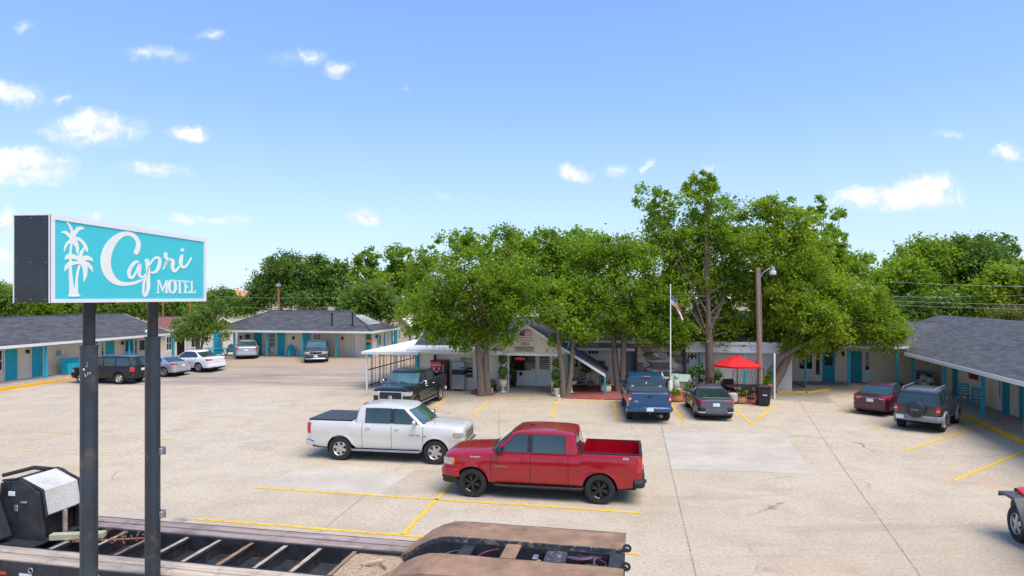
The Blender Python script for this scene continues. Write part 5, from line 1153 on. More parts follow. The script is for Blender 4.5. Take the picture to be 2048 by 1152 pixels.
# ------------------------------------------------------------------ lowboy trailer in the foreground (lot frame)
FT = Frame(-.3 * math.cos(math.radians(11.5)) + 10.6 * math.sin(math.radians(11.5)), .3 * math.sin(math.radians(11.5)) + 10.6 * math.cos(math.radians(11.5)), 0, -11.5)
T = thing('lowboy_trailer', 'rusty equipment trailer with weathered plank deck and open frame in the foreground', 'trailer', FT.o, FT.a)
TW = 2.58; ZD = .62; UL = -12.7; UF = -4.35
PLK = M('weathered_plank', (.52, .41, .31), .85, 0, .32, 1.5, bs=26, bstr=.5, stretch=(.45, 7, 7), dirt=((.12, .08, .06), 1.6, .55, .78))
PLKG = M('grey_plank', (.34, .26, .23), .85, 0, .3, 1.5, bs=26, bstr=.5, stretch=(.45, 7, 7), dirt=((.13, .085, .075), 1.3, .5, .75))
STEEL = M('dirty_black_steel', (.034, .035, .04), .6, .2, .5, 3, bs=12, dirt=((.11, .065, .045), 2.4, .6, .8)); RUST = M('rusty_steel', (.31, .185, .11), .75, .15, .28, 2.2, bs=30, bstr=.15, dirt=((.10, .062, .05), 1.4, .5, .78))
LIP = M('scuffed_lip', (.05, .055, .065), .6, .2, .4, 9, dirt=((.34, .26, .18), 7, .52, .66)); XM = M('worn_crossmember', (.42, .33, .25), .8, .1, .35, 5, bs=20)
rnd = random.Random(3)
def plank(y0, y1, x0, x1, z, mat, seed):
    r = random.Random(seed); n = 40; m = MB(); rows = []
    prof = [(y0, -.05), (y0 + .006, -.004), (y0 + .014, 0), ((y0 + y1) / 2, .004), (y1 - .014, 0), (y1 - .006, -.004), (y1, -.05)]
    wob = [r.uniform(-.007, .007) for _ in range(n + 1)]; ww = [r.uniform(-.005, .005) for _ in range(n + 1)]
    for i in range(n + 1): rows.append([(lerp(x0, x1, i / n), y + ww[i] * (1 if abs(y - y0) < .1 else -1), z + dz + wob[i] * .5) for y, dz in prof])
    m.grid(rows); k = len(prof); m.f += [tuple(range(k)), tuple(n * k + j for j in range(k - 1, -1, -1))]; m.m += [0, 0]
    return m.build('deck_plank', mat, T, smooth=True, angle=40)
# y=0 near edge, y=TW far edge
RW = .60
for k, (a, b_, mt) in enumerate(((0.02, .295, PLK), (.325, .60, PLK), (TW - .60, TW - .345, PLKG), (TW - .295, TW - .03, PLKG))): plank(a, b_, UL - (.9 if k < 2 else .0), UF + .1, ZD, mt, k)
def beam(name, x0, x1, y0, y1, z0, z1, mat=None, bevel=.006): m = MB(); m.bx(x0, x1, y0, y1, z0, z1); return m.build(name, mat or STEEL, T, bevel=bevel)
for y in (-.06, RW + .015, TW - RW - .06, TW - .02): beam('side_rail', UL - .9, UF + .2, y, y + .05, ZD - .36, ZD - .012)
for k in range(10):     # bright worn crossmembers between the runners
    x = -5.6 - k * .80; m = MB(); n = 8; rows = []
    for i in range(n + 1): y = lerp(RW + .07, TW - RW - .07, i / n); w = .045 + rnd.uniform(-.008, .008); rows.append([(x - w, y, ZD - .12), (x - w, y, ZD - .05 + rnd.uniform(-.004, .004)), (x + w, y, ZD - .05), (x + w, y, ZD - .12)])
    m.grid([r[1:3] for r in rows]); m.grid([r[:2] for r in rows], 1); m.grid([r[2:] for r in rows], 1); m.bx(x - .012, x + .012, RW + .07, TW - RW - .07, ZD - .34, ZD - .12, 1); m.build('crossmember', [XM if k % 3 else RUST, STEEL], T)
    if k < 9: m = MB(); m.bx(x - .44, x - .36, RW + .07, RW + .42, ZD - .33, ZD - .24); m.build('lower_brace', XM, T)
m = MB(); m.bx(UL, UF - .05, RW + .07, TW - RW - .07, ZD - .38, ZD - .35); m.build('belly_pan', STEEL, T)
# rear well plate with gravel and scrap
m = MB(); m.bx(UF - 1.15, UF + .05, RW + .08, TW - RW - .08, ZD - .10, ZD - .07); m.build('well_plate', RUST, T)
m = MB(); n = 18; r_ = random.Random(8); rows = [[(lerp(UF - 1.2, UF + .0, i / n), lerp(RW + .1, TW - RW - .15, j / 12), ZD - .068 + .05 * max(0, math.sin(i / n * math.pi) * math.sin(j / 12 * math.pi)) * r_.uniform(.4, 1.2)) for j in range(13)] for i in range(n + 1)]; m.grid(rows); m.build('dirt_pile', M('gravel_dirt', (.40, .29, .18), .95, 0, .4, 14, bs=60, bstr=.8), T)
m = MB(); m.box((UF - .62, 1.35, ZD - .0), (.42, .07, .05), rz=.7); m.build('scrap_wood', PLK, T); m = MB(); m.tube([(UF - .7, 1.2, ZD + .0), (UF - .45, 1.3, ZD + .02), (UF - .25, 1.15, ZD)], .02, 6); m.build('scrap_bar', RUST, T)
# arched wheel covers at the rear
ZT = 1.12; UR = -.02
def cover(y0, y1, lip_in):
    prof = [(UF - .12, ZD - .02), (UF + .02, ZD + .10), (UF + .22, ZD + .27), (UF + .48, ZT - .10), (UF + .72, ZT - .02), (UF + .95, ZT)] + [(lerp(UF + 1.2, UR, i / 8), ZT + .004 * math.sin(i * 2.2)) for i in range(9)]
    m = MB(); m.grid([[(x, y, z) for y in np.linspace(y0, y1, 7)] for x, z in prof]); m.grid([[(x, y, z - .025) for y in (y0 + .002, y1 - .002)] for x, z in prof]); c = m.build('wheel_cover', RUST, T, smooth=True, angle=25)
    for yy, s_ in ((y0, -1), (y1, 1)):
        m = MB(); m.grid([[(x, yy + s_ * .004, z + .004), (x, yy + s_ * .03, z - .004), (x, yy + s_ * .03, z - .09), (x, yy + s_ * .004, z - .095)] for x, z in prof]); m.build('edge_lip', LIP if lip_in == s_ else RUST, c)
    m = MB(); m.tube([(UF + .95 + .12, y0, ZT + .004), (UF + .95 + .10, y1, ZT + .004)], .006, 4); m.build('weld_seam', M('seam_rust', (.42, .22, .12), .7, 0, .1, 9), c); return c
CW = .86
cover(0, CW, 1); cover(TW - CW, TW, -1)
for y in (.02, TW - CW + .03, CW - .07, TW - .06): beam('cover_web', UF + .9, UR - .02, y, y + .03, ZD - .30, ZT - .05)
for y, s_ in ((CW + .03, 0), (TW - CW - .06, 0)):
    m = MB(); prof = [(UF - .1, ZD - .06), (UF + .2, ZD + .18), (UF + .5, ZT - .17), (UF + .75, ZT - .09), (UR, ZT - .09)]
    m.add([(x, yy, z) for yy in (y, y + .03) for x, z in prof] + [(UR, yy, ZD - .3) for yy in (y, y + .03)] + [(UF - .1, yy, ZD - .3) for yy in (y, y + .03)], [])
    o_ = [0, 1, 2, 3, 4, 10, 12]; p_ = [5, 6, 7, 8, 9, 11, 13]; m.f += [tuple(o_), tuple(reversed(p_))] + [(o_[i], o_[(i + 1) % 7], p_[(i + 1) % 7], p_[i]) for i in range(7)]; m.m += [0] * 9; m.build('frame_web', STEEL, T)
y0, y1 = CW + .06, TW - CW - .06
beam('floor_pan', UF + .1, UR - .1, y0, y1, ZD - .30, ZD - .26)
beam('cross_plate', UF + 1.18, UF + 1.42, y0, y1, ZT - .19, ZT - .12, STEEL); o = beam('cross_strap', UF + 2.05, UF + 2.34, y0 - .03, y1 + .03, ZT - .09, ZT - .05, RUST)
beam('cross_plate', UF + 2.85, UF + 3.25, y0, y1, ZT - .18, ZT - .10, LIP); beam('end_plate', UR - .28, UR, y0 - .03, y1 + .03, ZD - .25, ZT - .07, STEEL)
beam('valve_box', UF + 3.62, UF + 3.85, y0 + .1, y0 + .34, ZT - .30, ZT - .14, M('grey_box', (.09, .095, .1), .5, .2, .2, 5)); beam('relay_box', UF + 2.62, UF + 2.72, y1 - .4, y1 - .2, ZT - .28, ZT - .12, METAL)
m = MB(); m.lathe([(.03, 0), (.06, .02), (.06, .12), (.03, .14)], (UR - .42, y0 + .25, ZT - .3), 10); m.tube([(UR - .5, y0 + .2, ZT - .25), (UR - .4, y0 + .4, ZT - .2), (UR - .35, y0 + .3, ZT - .15)], .018, 6); m.build('brake_valve', METAL, T, smooth=True)
def hose(pts, mat, r=.011):
    P = [Vector(p) for p in pts]; out = []
    for i in range(len(P) - 1):
        a, b_, c_, d_ = P[max(i - 1, 0)], P[i], P[i + 1], P[min(i + 2, len(P) - 1)]
        for j in range(6): t = j / 6; out.append(.5 * ((2 * b_) + (-a + c_) * t + (2 * a - 5 * b_ + 4 * c_ - d_) * t * t + (-a + 3 * b_ - 3 * c_ + d_) * t ** 3))
    out.append(P[-1]); m = MB(); m.tube(out, r, 6); return m.build('air_hose', mat, T, smooth=True)
HP = M('hose_purple', (.16, .02, .07), .5, 0, .1, 5); HB = M('hose_blue', (.05, .10, .13), .5, 0, .1, 5); HY_ = M('hose_yellow', (.55, .45, .12), .5, 0, .1, 5)
hose([(UF + 1.15, y1 - .1, ZT - .2), (UF + .9, y1 - .15, ZT - .25), (UF + .75, y0 + .3, ZT - .3), (UF + .8, y0 + .05, ZT - .3)], HB)
hose([(UF + 1.9, y1 - .05, ZT - .14), (UF + 1.65, y1 - .15, ZT - .18), (UF + 1.5, y0 + .3, ZT - .22), (UF + 1.5, y0 + .1, ZT - .3)], HP, .014)
for k in range(4): hose([(UF + 2.9 + .1 * k, y1 - .06, ZT - .16 - .01 * k), (UF + 3.5, y1 - .12 - .04 * k, ZT - .15), (UR - .6 + .05 * k, y1 - .1, ZT - .12), (UR - .55, y0 + .3 + .04 * k, ZT - .12), (UR - .48 + .02 * k, y0 + .05, ZT - .3)], HP if k % 2 else HB)
hose([(UF + 2.72, y0 + .05, ZT - .3), (UF + 2.72, y0 + .2, ZT - .12), (UF + 2.82, y0 + .2, ZT - .12), (UF + 2.84, y0 + .04, ZT - .3)], HY_); hose([(UR - .9, y1 - .05, ZT - .14), (UR - .7, y1 - .12, ZT - .13), (UR - .38, y1 - .2, ZT - .16), (UR - .3, y0 + .35, ZT - .25)], HP)
for y in (y0 - .05, y1 + .05):
    m = MB(); m.lathe([(.075, -.02), (.085, 0), (.075, .02), (.035, .02), (.035, -.02), (.075, -.02)], (UR + .04, y, ZT + .03), 16, 0, 'y', cap=False); m.box((UR - .06, y, ZT - .02), (.24, .045, .05), ry=-.25); m.build('hinge_lug', STEEL, T, smooth=True, angle=30)
# rear wheels under the covers, tail
for x in (UF + 1.35, UF + 2.6):
    for y in (.42, TW - .42):
        m = MB(); m.lathe([(.3, -.30), (.46, -.28), (.49, -.2), (.49, .2), (.46, .28), (.3, .30), (.28, .1), (.05, .08)], (x, y, .49), 28, 0, 'y'); m.build('wheel', TYRE, T, smooth=True, angle=30)
# ladder-like folded ramp edge at the foot of the covers
for s0 in (0.0, TW - CW):
    for k in range(4): m = MB(); x = UF - .16 + k * .075; m.tube([(x, s0 + .02, ZD + .01 + k * .045), (x, s0 + CW - .02, ZD + .01 + k * .045)], .014, 5); m.build('ramp_rung', RUST, T)
# lashing rings and reflector tape on the near side rail
for x in (-12.9, -11.55, -10.0, -8.9, -8.1, -7.0): m = MB(); m.lathe([(.05, -.012), (.062, 0), (.05, .012), (.038, 0), (.05, -.012)], (x, -.10, ZD - .12), 14, 0, 'y', cap=False); m.build('lashing_ring', METAL, T, smooth=True)
for k in range(9): m = MB(); x = -13.1 + k * .62; m.bx(x, x + .30, -.068, -.061, ZD - .27, ZD - .21); m.build('reflector_tape', REDLAMP if k % 2 else PLATE, T)
# ---- gooseneck / power unit at the left end
DP = M('diamond_plate', (.74, .69, .60), .5, .15, .12, 3, bs=28, bstr=.9, dirt=((.33, .27, .21), 1.5, .5, .8))
gx = -12.85; gy = .38; gz = -.1
def gslab(name, poly, y0, y1, mat, bevel=.01, parent=None):
    m = MB(); m.slab(poly, lambda a, b_, sd: (a, y0 if sd else y1, b_)); return m.build(name, mat, parent or T, bevel=bevel)
A_ = [(gx - .85, ZD - .1), (gx + .40, ZD - .1), (gx + .34, ZD + .62), (gx + .28, ZD + 1.02), (gx - .22, ZD + 1.282), (gx - .75, ZD + 1.18)]
gn = gslab('gooseneck', A_, 1.0, 1.07, STEEL); gslab('gooseneck_cheek', A_, 1.98, 2.06, STEEL)
gslab('gooseneck_core', [(gx - .8, ZD), (gx + .22, ZD), (gx + .18, ZD + .55), (gx - .3, ZD + 1.2), (gx - .75, ZD + 1.2)], 1.08, 1.97, M('brown_black_steel', (.035, .026, .022), .6, .2, .4, 4))
m = MB(); cpts = [(gx - .30, ZD + 1.283), (gx + .29, ZD + 1.04), (gx + .38, ZD + .52)]
m.grid([[(x, y, z) for y in np.linspace(1.09, 1.96, 5)] for x, z in cpts]); m.grid([[(x - .03, y, z - .03) for y in (1.09, 1.96)] for x, z in cpts]); m.build('diamond_plate_cover', DP, T, smooth=True, angle=15)
m = MB(); m.tube([(gx - .75, 1.07, ZD + 1.22), (gx - .28, 1.07, ZD + 1.286), (gx + .31, 1.07, ZD + 1.06), (gx + .41, 1.07, ZD + .5)], .03, 6); m.build('edge_tube', STEEL, T); m = MB(); m.tube([(gx - .75, 1.99, ZD + 1.22), (gx - .28, 1.99, ZD + 1.286), (gx + .31, 1.99, ZD + 1.06), (gx + .41, 1.99, ZD + .5)], .03, 6); m.build('edge_tube', STEEL, T)
beam('gusset', gx + .36, gx + .42, 1.5, 1.58, ZD, ZD + .5, XM); m = MB(); m.add([(gx + .3, y, z) for y, z in ((1.9, ZD - .05), (1.9, ZD + .6))] + [(gx + .8, 1.9, ZD - .05), (gx + .3, 2.05, ZD - .05), (gx + .3, 2.05, ZD + .6), (gx + .8, 2.05, ZD - .05)], [(0, 1, 2), (5, 4, 3), (0, 3, 4, 1), (1, 4, 5, 2), (2, 5, 3, 0)]); m.build('corner_gusset', STEEL, T)
m = MB(); m.tube([(gx - 1.5, 1.7, ZD + 1.12), (gx - .8, 1.85, ZD + 1.30), (gx - .35, 1.85, ZD + 1.29)], .05, 6); m.build('hydraulic_pipe', STEEL, T, smooth=True)
gslab('gooseneck_arm', [(gx - 2.2, ZD + .95), (gx - .95, ZD + 1.18), (gx - .72, ZD + 1.1), (gx - .30, ZD + .1), (gx - .55, ZD + .0), (gx - 1.4, ZD + .55), (gx - 2.2, ZD + .3)], .66, .90, M('steel_blue_black', (.04, .045, .055), .5, .3, .3, 4, dirt=((.12, .09, .07), 3, .6, .8)))
for k, mt in enumerate((XM, REDLAMP)): m = MB(); m.box((gx - 1.55 + k * .42, 0.648, ZD + .58 - k * .17), (.4, .012, .07), ry=.38); m.build('reflector_tape', mt, T)
m = MB(); m.tube([(gx - 1.3, .75, ZD + 1.05), (gx - 1.3, .6, ZD + 1.05)], .09, 12); m.tube([(gx - .98, .8, ZD + 1.28), (gx - .98, .6, ZD + 1.28)], .07, 12); m.build('pivot_pin', METAL, T, smooth=True, angle=40)
for x, z, w_, h_, mt in ((gx - .55, ZD + 1.16, .16, .17, DARK), (gx - .42, ZD + .97, .17, .1, PLATE), (gx - .1, ZD + .8, .15, .05, METAL), (gx - .3, ZD + .66, .09, .14, METAL)): m = MB(); m.box((x, .985, z), (w_, .03, h_)); m.build('side_fitting', mt, T, bevel=.01)
hose([(gx - 1.3, .3, ZD + .2), (gx - 1.1, .25, ZD - .1), (gx - .9, .3, ZD + .1), (gx - .6, .2, ZD + .05)], DARK, .02); hose([(gx - 1.5, .3, ZD + .3), (gx - 1.2, .2, ZD - .05), (gx - .85, .22, ZD - .12), (gx - .55, .3, ZD + .02)], METAL, .012)
beam('drop_plate', gx - .9, gx + .45, .2, 2.4, ZD - .06, ZD - .02); m = MB(); m.box((gx + .98, 1.30, ZD + .04), (1.1, .17, .13), rz=.32); tag(m.build('timber_block', M('pale_timber', (.45, .42, .28), .85, 0, .15, 4, bs=30), T, bevel=.01))
m = MB(); r_ = random.Random(2)
m.tube([(gx + .95, 1.2, ZD - .06), (gx + 2.5, 1.75, ZD - .06)], .03, 5)
for k in range(26): x, y = gx + 1.0 + r_.random() * 1.5, 1.15 + r_.random() * .65; m.tube([(x, y, ZD - .03), (x + r_.uniform(-.15, .15), y + r_.uniform(-.15, .15), ZD + r_.uniform(-.02, .05))], .014, 4)

m.build('chain_heap', M('rusty_chain', (.26, .12, .07), .7, .3, .4, 30), T)
# brown grass tuft and cable rest in the well of the crossmembers
# ------------------------------------------------------------------ trees
def leaf_mat(name, c0, c1, c2, trans=.56):
    m, nt, b = new_mat(name); geo = nt.nodes.new('ShaderNodeNewGeometry')
    col = ramp(nt, geo.outputs['Random Per Island'], [(0, c0), (.5, c1), (1, c2)])
    n = noise(nt, _coord(nt, True), .55, 3, .6); col = mix(nt, maprange(nt, n, .38, .68, 0, .7), col, sc(c2, 1.15))
    nt.links.new(col, b.inputs['Base Color']); b.inputs['Roughness'].default_value = .5; b.inputs['Specular IOR Level'].default_value = .3
    tr = nt.nodes.new('ShaderNodeBsdfTranslucent'); m2 = nt.nodes.new('ShaderNodeMixShader'); m2.inputs[0].default_value = trans
    g2 = mix(nt, 1.0, col, (1.25, 1.35, .55), 'MULTIPLY'); nt.links.new(g2, tr.inputs[0]); nt.links.new(b.outputs[0], m2.inputs[1]); nt.links.new(tr.outputs[0], m2.inputs[2]); nt.links.new(m2.outputs[0], nt.nodes['Material Output'].inputs[0]); return m
LG = leaf_mat('leaf_green', (.095, .18, .018), (.175, .285, .024), (.27, .365, .035)); LY = leaf_mat('leaf_yellowgreen', (.13, .21, .018), (.21, .31, .024), (.30, .375, .035))
LD = leaf_mat('leaf_dark', (.06, .12, .02), (.095, .18, .026), (.145, .235, .034), .25); LB = leaf_mat('leaf_light', (.10, .17, .03), (.15, .24, .045), (.21, .29, .06))
def leaves_mesh(name, C, R, per, size, mat, parent, rng, flat=1., droop=0.):
    """C (n,3) clump centres, R (n,) clump radii"""
    n = len(C); N = n * per; idx = np.repeat(np.arange(n), per)
    d = rng.normal(size=(N, 3)); d /= np.linalg.norm(d, axis=1)[:, None]; rr = rng.random(N) ** .45
    if flat < 1: P = C[idx] + rng.normal(size=(N, 3)) * (R[idx] * .56)[:, None] * np.array([1, 1, .8])
    else: P = C[idx] + d * (rr * R[idx])[:, None]
    nrm = d * .8 + rng.normal(size=(N, 3)) * .55 + np.array([0, 0, .55]); nrm /= np.linalg.norm(nrm, axis=1)[:, None]
    t = np.cross(nrm, rng.normal(size=(N, 3))); t /= np.linalg.norm(t, axis=1)[:, None]; b = np.cross(nrm, t)
    L = size * (.65 + .7 * rng.random(N))[:, None]; W = L * .52
    V = np.stack([P - t * L, P - b * W + nrm * L * .12, P + t * L, P + b * W + nrm * L * .12], 1).reshape(-1, 3)
    me = bpy.data.meshes.new(name); me.vertices.add(4 * N); me.vertices.foreach_set('co', V.astype(np.float32).ravel()); me.loops.add(4 * N); me.loops.foreach_set('vertex_index', np.arange(4 * N, dtype=np.int32))
    me.polygons.add(N); me.polygons.foreach_set('loop_start', np.arange(0, 4 * N, 4, dtype=np.int32)); me.update(calc_edges=True)
    me.materials.append(mat); o = bpy.data.objects.new(name, me); COL.objects.link(o); o.parent = parent; return o
def tree(name, label, px, Y, lobes, mat=None, density=1., size=.098, cat='tree', stems=1, tr=.28, spread=.9, seed=0, depth=.85, dyr=(-.35, .35), bz=None, group=None, fork=.35, nb=22, dead=0, lean=0., clump=.52, mats=None, topz=None):
    rng = np.random.default_rng(seed + 11); X = (px - 1024) / F * Y; zb = g(Y, X) if bz is None else bz; t = thing(name, label, cat, (X, Y, zb), 0, group)
    C = []; R = []; sp = []
    for L in lobes:
        (lx, ly, rx, ry) = L[:4]; dn = L[4] if len(L) > 4 else 1.; dy = L[5] if len(L) > 5 else rng.uniform(*dyr) * rx / F * Y
        YY = Y + dy; cx, cz, ax, az = (lx - 1024) / F * YY - X, H - (ly - HY) / F * YY - zb, rx / F * YY, ry / F * YY; ay = min(ax, az * 1.3) * depth
        vol = ax * ay * az; k = max(5, int(vol ** .62 * 27 * dn * density)); d = rng.normal(size=(k, 3)); d /= np.linalg.norm(d, axis=1)[:, None]; r = rng.random(k) ** .45
        C.append(np.array([cx, dy, cz]) + d * r[:, None] * np.array([ax, ay, az]) * .93); R.append(rng.uniform(.35, 1.35, k) * clump * (.6 if dn < .8 else 1.)); sp.append((cx, dy, cz, ax))
    C = np.concatenate(C); R = np.concatenate(R); C[:, 2] = np.maximum(C[:, 2], .5)
    per = int(52 * (.13 / size) ** 1.5 * (clump / .52) ** 1.2)
    leaves_mesh('crown', C, R, per, size, mat or LG, t, rng, .8)
    m = MB(); rnd = random.Random(seed); cen = C.mean(axis=0); zlow = float(np.percentile(C[:, 2], 12)); fz_ = max(.9, zlow * .8)
    tops = []
    for s_ in range(stems):
        a = 2 * math.pi * s_ / max(1, stems) + .6; o = 0 if stems == 1 else tr * .75; bx_, by_ = math.cos(a) * o, math.sin(a) * o * .7
        tx_, ty_ = (cen[0] * .5 + lean) + math.cos(a) * spread * (stems > 1), math.sin(a) * spread * .6 * (stems > 1); r0 = tr / (1 if stems == 1 else 1.35)
        pts = [(bx_ * 1.15, by_ * 1.15, -.25), (bx_, by_, .25), (lerp(bx_, tx_, .35) + rnd.uniform(-.06, .06), lerp(by_, ty_, .35), fz_ * .45), (lerp(bx_, tx_, .75), lerp(by_, ty_, .75), fz_), (tx_ * 1.2, ty_ * 1.2, fz_ + (cen[2] - fz_) * .7)]
        m.tube(pts, [r0 * 1.45, r0 * 1.08, r0 * .92, r0 * .75, r0 * .35], 9); tops.append((Vector(pts[3]), Vector(pts[4]), r0))
    m.build('trunk', BARK, t, smooth=True, angle=60)
    m = MB(); ids = rng.choice(len(C), min(nb, len(C)), replace=False)
    for q in ids:
        a, b_, r0 = tops[rnd.randrange(len(tops))]; s0 = a.lerp(b_, rnd.random() ** 1.3); e = Vector(C[q]); mid = s0.lerp(e, .5) + Vector((rnd.uniform(-.3, .3), rnd.uniform(-.3, .3), rnd.uniform(0, .35)))
        m.tube([s0, mid, e, e + (e - mid) * .25], [min(r0 * .24, .075), min(r0 * .13, .045), .02, .008], 5, caps=False)
    for q in range(dead):
        e = Vector(C[rng.integers(len(C))]); p = e + Vector((rnd.uniform(-.5, .5), -.9, rnd.uniform(-.4, .6)))
        for _ in range(3): e2 = p + Vector((rnd.uniform(-.7, .7), rnd.uniform(-.2, .2), rnd.uniform(-.5, .6))); m.tube([p, p.lerp(e2, .5) + Vector((.08, 0, .05)), e2], [.02, .014, .006], 4, caps=False)
    m.build('limb', BARK, t, smooth=True, angle=60); return t
tree('leafy_tree', 'twin-trunked green tree by the ice machine, left of the office porch', 969, 37.3, [(925, 492, 62, 40, .7), (1000, 478, 50, 28, .5), (965, 550, 118, 66), (880, 610, 82, 58), (1008, 603, 72, 56), (862, 655, 62, 26, .8), (970, 666, 76, 34), (905, 665, 60, 26, .8), (935, 688, 55, 14, .7), (1030, 606, 46, 28)], seed=1, stems=2, tr=.30, spread=.3, dead=10, nb=30)
tree('leafy_tree', 'v-trunked small green tree before the right porch column', 1131, 36.8, [(1120, 600, 55, 48), (1108, 628, 40, 30), (1160, 640, 48, 45), (1165, 672, 30, 20, .8), (1112, 676, 18, 14, .5)], seed=2, stems=2, tr=.21, spread=.62, dead=8, nb=16, size=.12)
tree('leafy_tree', 'many-stemmed green tree rising from the brick patio beside the blue pickup', 1240, 38.6, [(1185, 505, 70, 42), (1255, 520, 80, 50), (1215, 590, 85, 58), (1285, 600, 55, 50), (1245, 645, 62, 34), (1295, 660, 38, 28, .8), (1195, 625, 40, 30)], mat=LG, seed=3, stems=4, tr=.24, spread=.55, nb=26)
tree('leafy_tree', 'green tree hidden behind the office roof, between the twin-trunked and many-stemmed trees', 1090, 50, [(1085, 500, 85, 44), (1150, 500, 70, 40), (1020, 520, 60, 44), (1120, 560, 110, 60), (1030, 580, 70, 50)], mat=LG, seed=4, tr=.3, size=.15)
tree('tall_tree', 'tallest tree, reaching above the flagpole with a thin leaning bough at its left', 1422, 38.3, [(1402, 388, 50, 46, .7), (1425, 365, 30, 26, .45), (1290, 392, 40, 30, .42), (1318, 425, 34, 34, .38), (1345, 400, 26, 34, .4), (1350, 480, 72, 58), (1435, 455, 74, 62), (1400, 560, 96, 66), (1330, 590, 62, 52), (1395, 655, 84, 40), (1455, 660, 66, 52), (1345, 665, 46, 40), (1470, 560, 60, 60)], seed=5, dyr=(.2, .8), tr=.30, nb=46, size=.102, dead=8)
tree('tall_tree', 'broad yellow-green tree behind the lamp pole, its low bough reaching right', 1537, 37.7, [(1540, 420, 46, 38, .55), (1585, 440, 60, 50, .7), (1515, 490, 62, 50), (1590, 510, 80, 56), (1545, 590, 75, 60), (1640, 580, 84, 58), (1580, 655, 78, 45), (1700, 600, 80, 48), (1735, 645, 74, 42), (1660, 668, 96, 36), (1770, 668, 46, 32), (1600, 690, 50, 22), (1560, 560, 60, 50, .9, .2), (1600, 620, 70, 50, .9, -.3), (1650, 650, 80, 40, .9, -.8)], mat=LY, seed=6, dyr=(.0, .7), tr=.33, nb=50, size=.102, dead=6, lean=.5)
tree('tall_tree', 'thinly leaved tree showing above the broad yellow-green one', 1640, 52, [(1640, 425, 52, 34, .35), (1660, 470, 46, 40, .42), (1625, 520, 80, 50, .8), (1700, 545, 70, 45, .8)], mat=LG, seed=7, tr=.3, size=.16, nb=34)
m = MB(); b0 = Vector(((1540 - 1024) / F * 37.6, 37.6, .3)); pts = [b0 + Vector((0, 0, 1.2)), b0 + Vector((.55, -.2, 2.1)), b0 + Vector((1.6, -.3, 2.75)), b0 + Vector((3.0, -.4, 3.3)), b0 + Vector((4.4, -.3, 3.9))]
bo = m; tb = [o for o in bpy.data.objects if o.get('label', '').startswith('broad yellow-green')][0]; bm_ = MB(); bm_.tube([p - tb.location for p in pts], [.20, .17, .14, .10, .04], 8); bm_.build('limb', BARK, tb, smooth=True, angle=60)
# trees behind the buildings
BG = [('leafy_tree', 'rounded green tree behind the right end of the rear right roof', 1835, 64, [(1850, 525, 80, 50), (1810, 560, 60, 50), (1850, 600, 90, 44), (1790, 590, 40, 40)], LG), ('leafy_tree', 'highest green tree at the right, above the ridge of the right wing', 1955, 66, [(1945, 515, 78, 48), (2000, 505, 40, 36, .6), (1930, 580, 80, 52), (1880, 600, 60, 40)], LD),
 ('leafy_tree', 'yellow-green tree cut by the right edge above the shingle roof', 2035, 58, [(2020, 560, 60, 42), (2060, 590, 50, 60), (1975, 590, 40, 34)], LY), ('leafy_tree', 'dark tree low behind the right wing roof, under the wires', 1905, 60, [(1880, 618, 90, 34), (1980, 620, 80, 30)], LD), ('leafy_tree', 'dark low tree filling the gap behind the rear right roof', 1790, 62, [(1770, 622, 60, 34), (1830, 625, 50, 26)], LD),
 ('leafy_tree', 'dark dense tree left of the wooden pole behind the rear building', 560, 84, [(568, 540, 48, 36), (540, 575, 44, 32), (590, 585, 45, 34), (525, 600, 25, 22)], LD), ('leafy_tree', 'dark dense tree right of the wooden pole behind the rear building', 648, 82, [(632, 545, 36, 38), (670, 560, 44, 44), (640, 600, 66, 26), (610, 585, 36, 30)], LD),
 ('leafy_tree', 'open-crowned tree above the ridge end of the rear building', 742, 66, [(738, 520, 26, 32, .5), (715, 545, 34, 30, .5), (750, 570, 40, 36, .7)], LG), ('leafy_tree', 'pale green tree behind the slatted hatch of the rear building', 752, 61, [(735, 590, 52, 32), (770, 615, 46, 26), (715, 615, 30, 20)], LB),
 ('leafy_tree', 'airy tree showing sky through its top, left of the office trees', 800, 70, [(800, 520, 32, 34, .55), (785, 560, 40, 40, .7), (820, 560, 34, 44)], LG), ('leafy_tree', 'green tree behind the carport, against the office trees', 835, 56, [(840, 560, 42, 44), (830, 610, 44, 36), (860, 520, 30, 30)], LG),
 ('leafy_tree', 'light green tree growing in front of the rear building', 398, 51.5, [(392, 645, 46, 28), (425, 622, 40, 24, .8), (420, 660, 38, 26, .8), (370, 668, 30, 18), (440, 600, 20, 16, .6)], LB),
 ('leafy_tree', 'pale tree beyond the turquoise sign, right of the second pole', 455, 84, [(450, 602, 46, 24), (480, 612, 44, 18), (420, 604, 30, 24)], LB),
 ('round_shrub', 'olive round shrub peeking over the ridge of the right wing', 2012, 50, [(2015, 632, 40, 20), (2040, 638, 30, 18)], leaf_mat('leaf_olive', (.09, .11, .03), (.14, .15, .045), (.19, .18, .06)))]
for i, (nm, lb, px, Y, lobes, mt) in enumerate(BG): tree(nm, lb, px, Y, lobes, mat=mt, seed=20 + i, size=.19 if Y > 57 else .115, tr=.24 if Y > 55 else .14, stems=1 if Y > 52 else 3, nb=16, clump=.8 if Y > 57 else .5, density=.75, spread=.3)
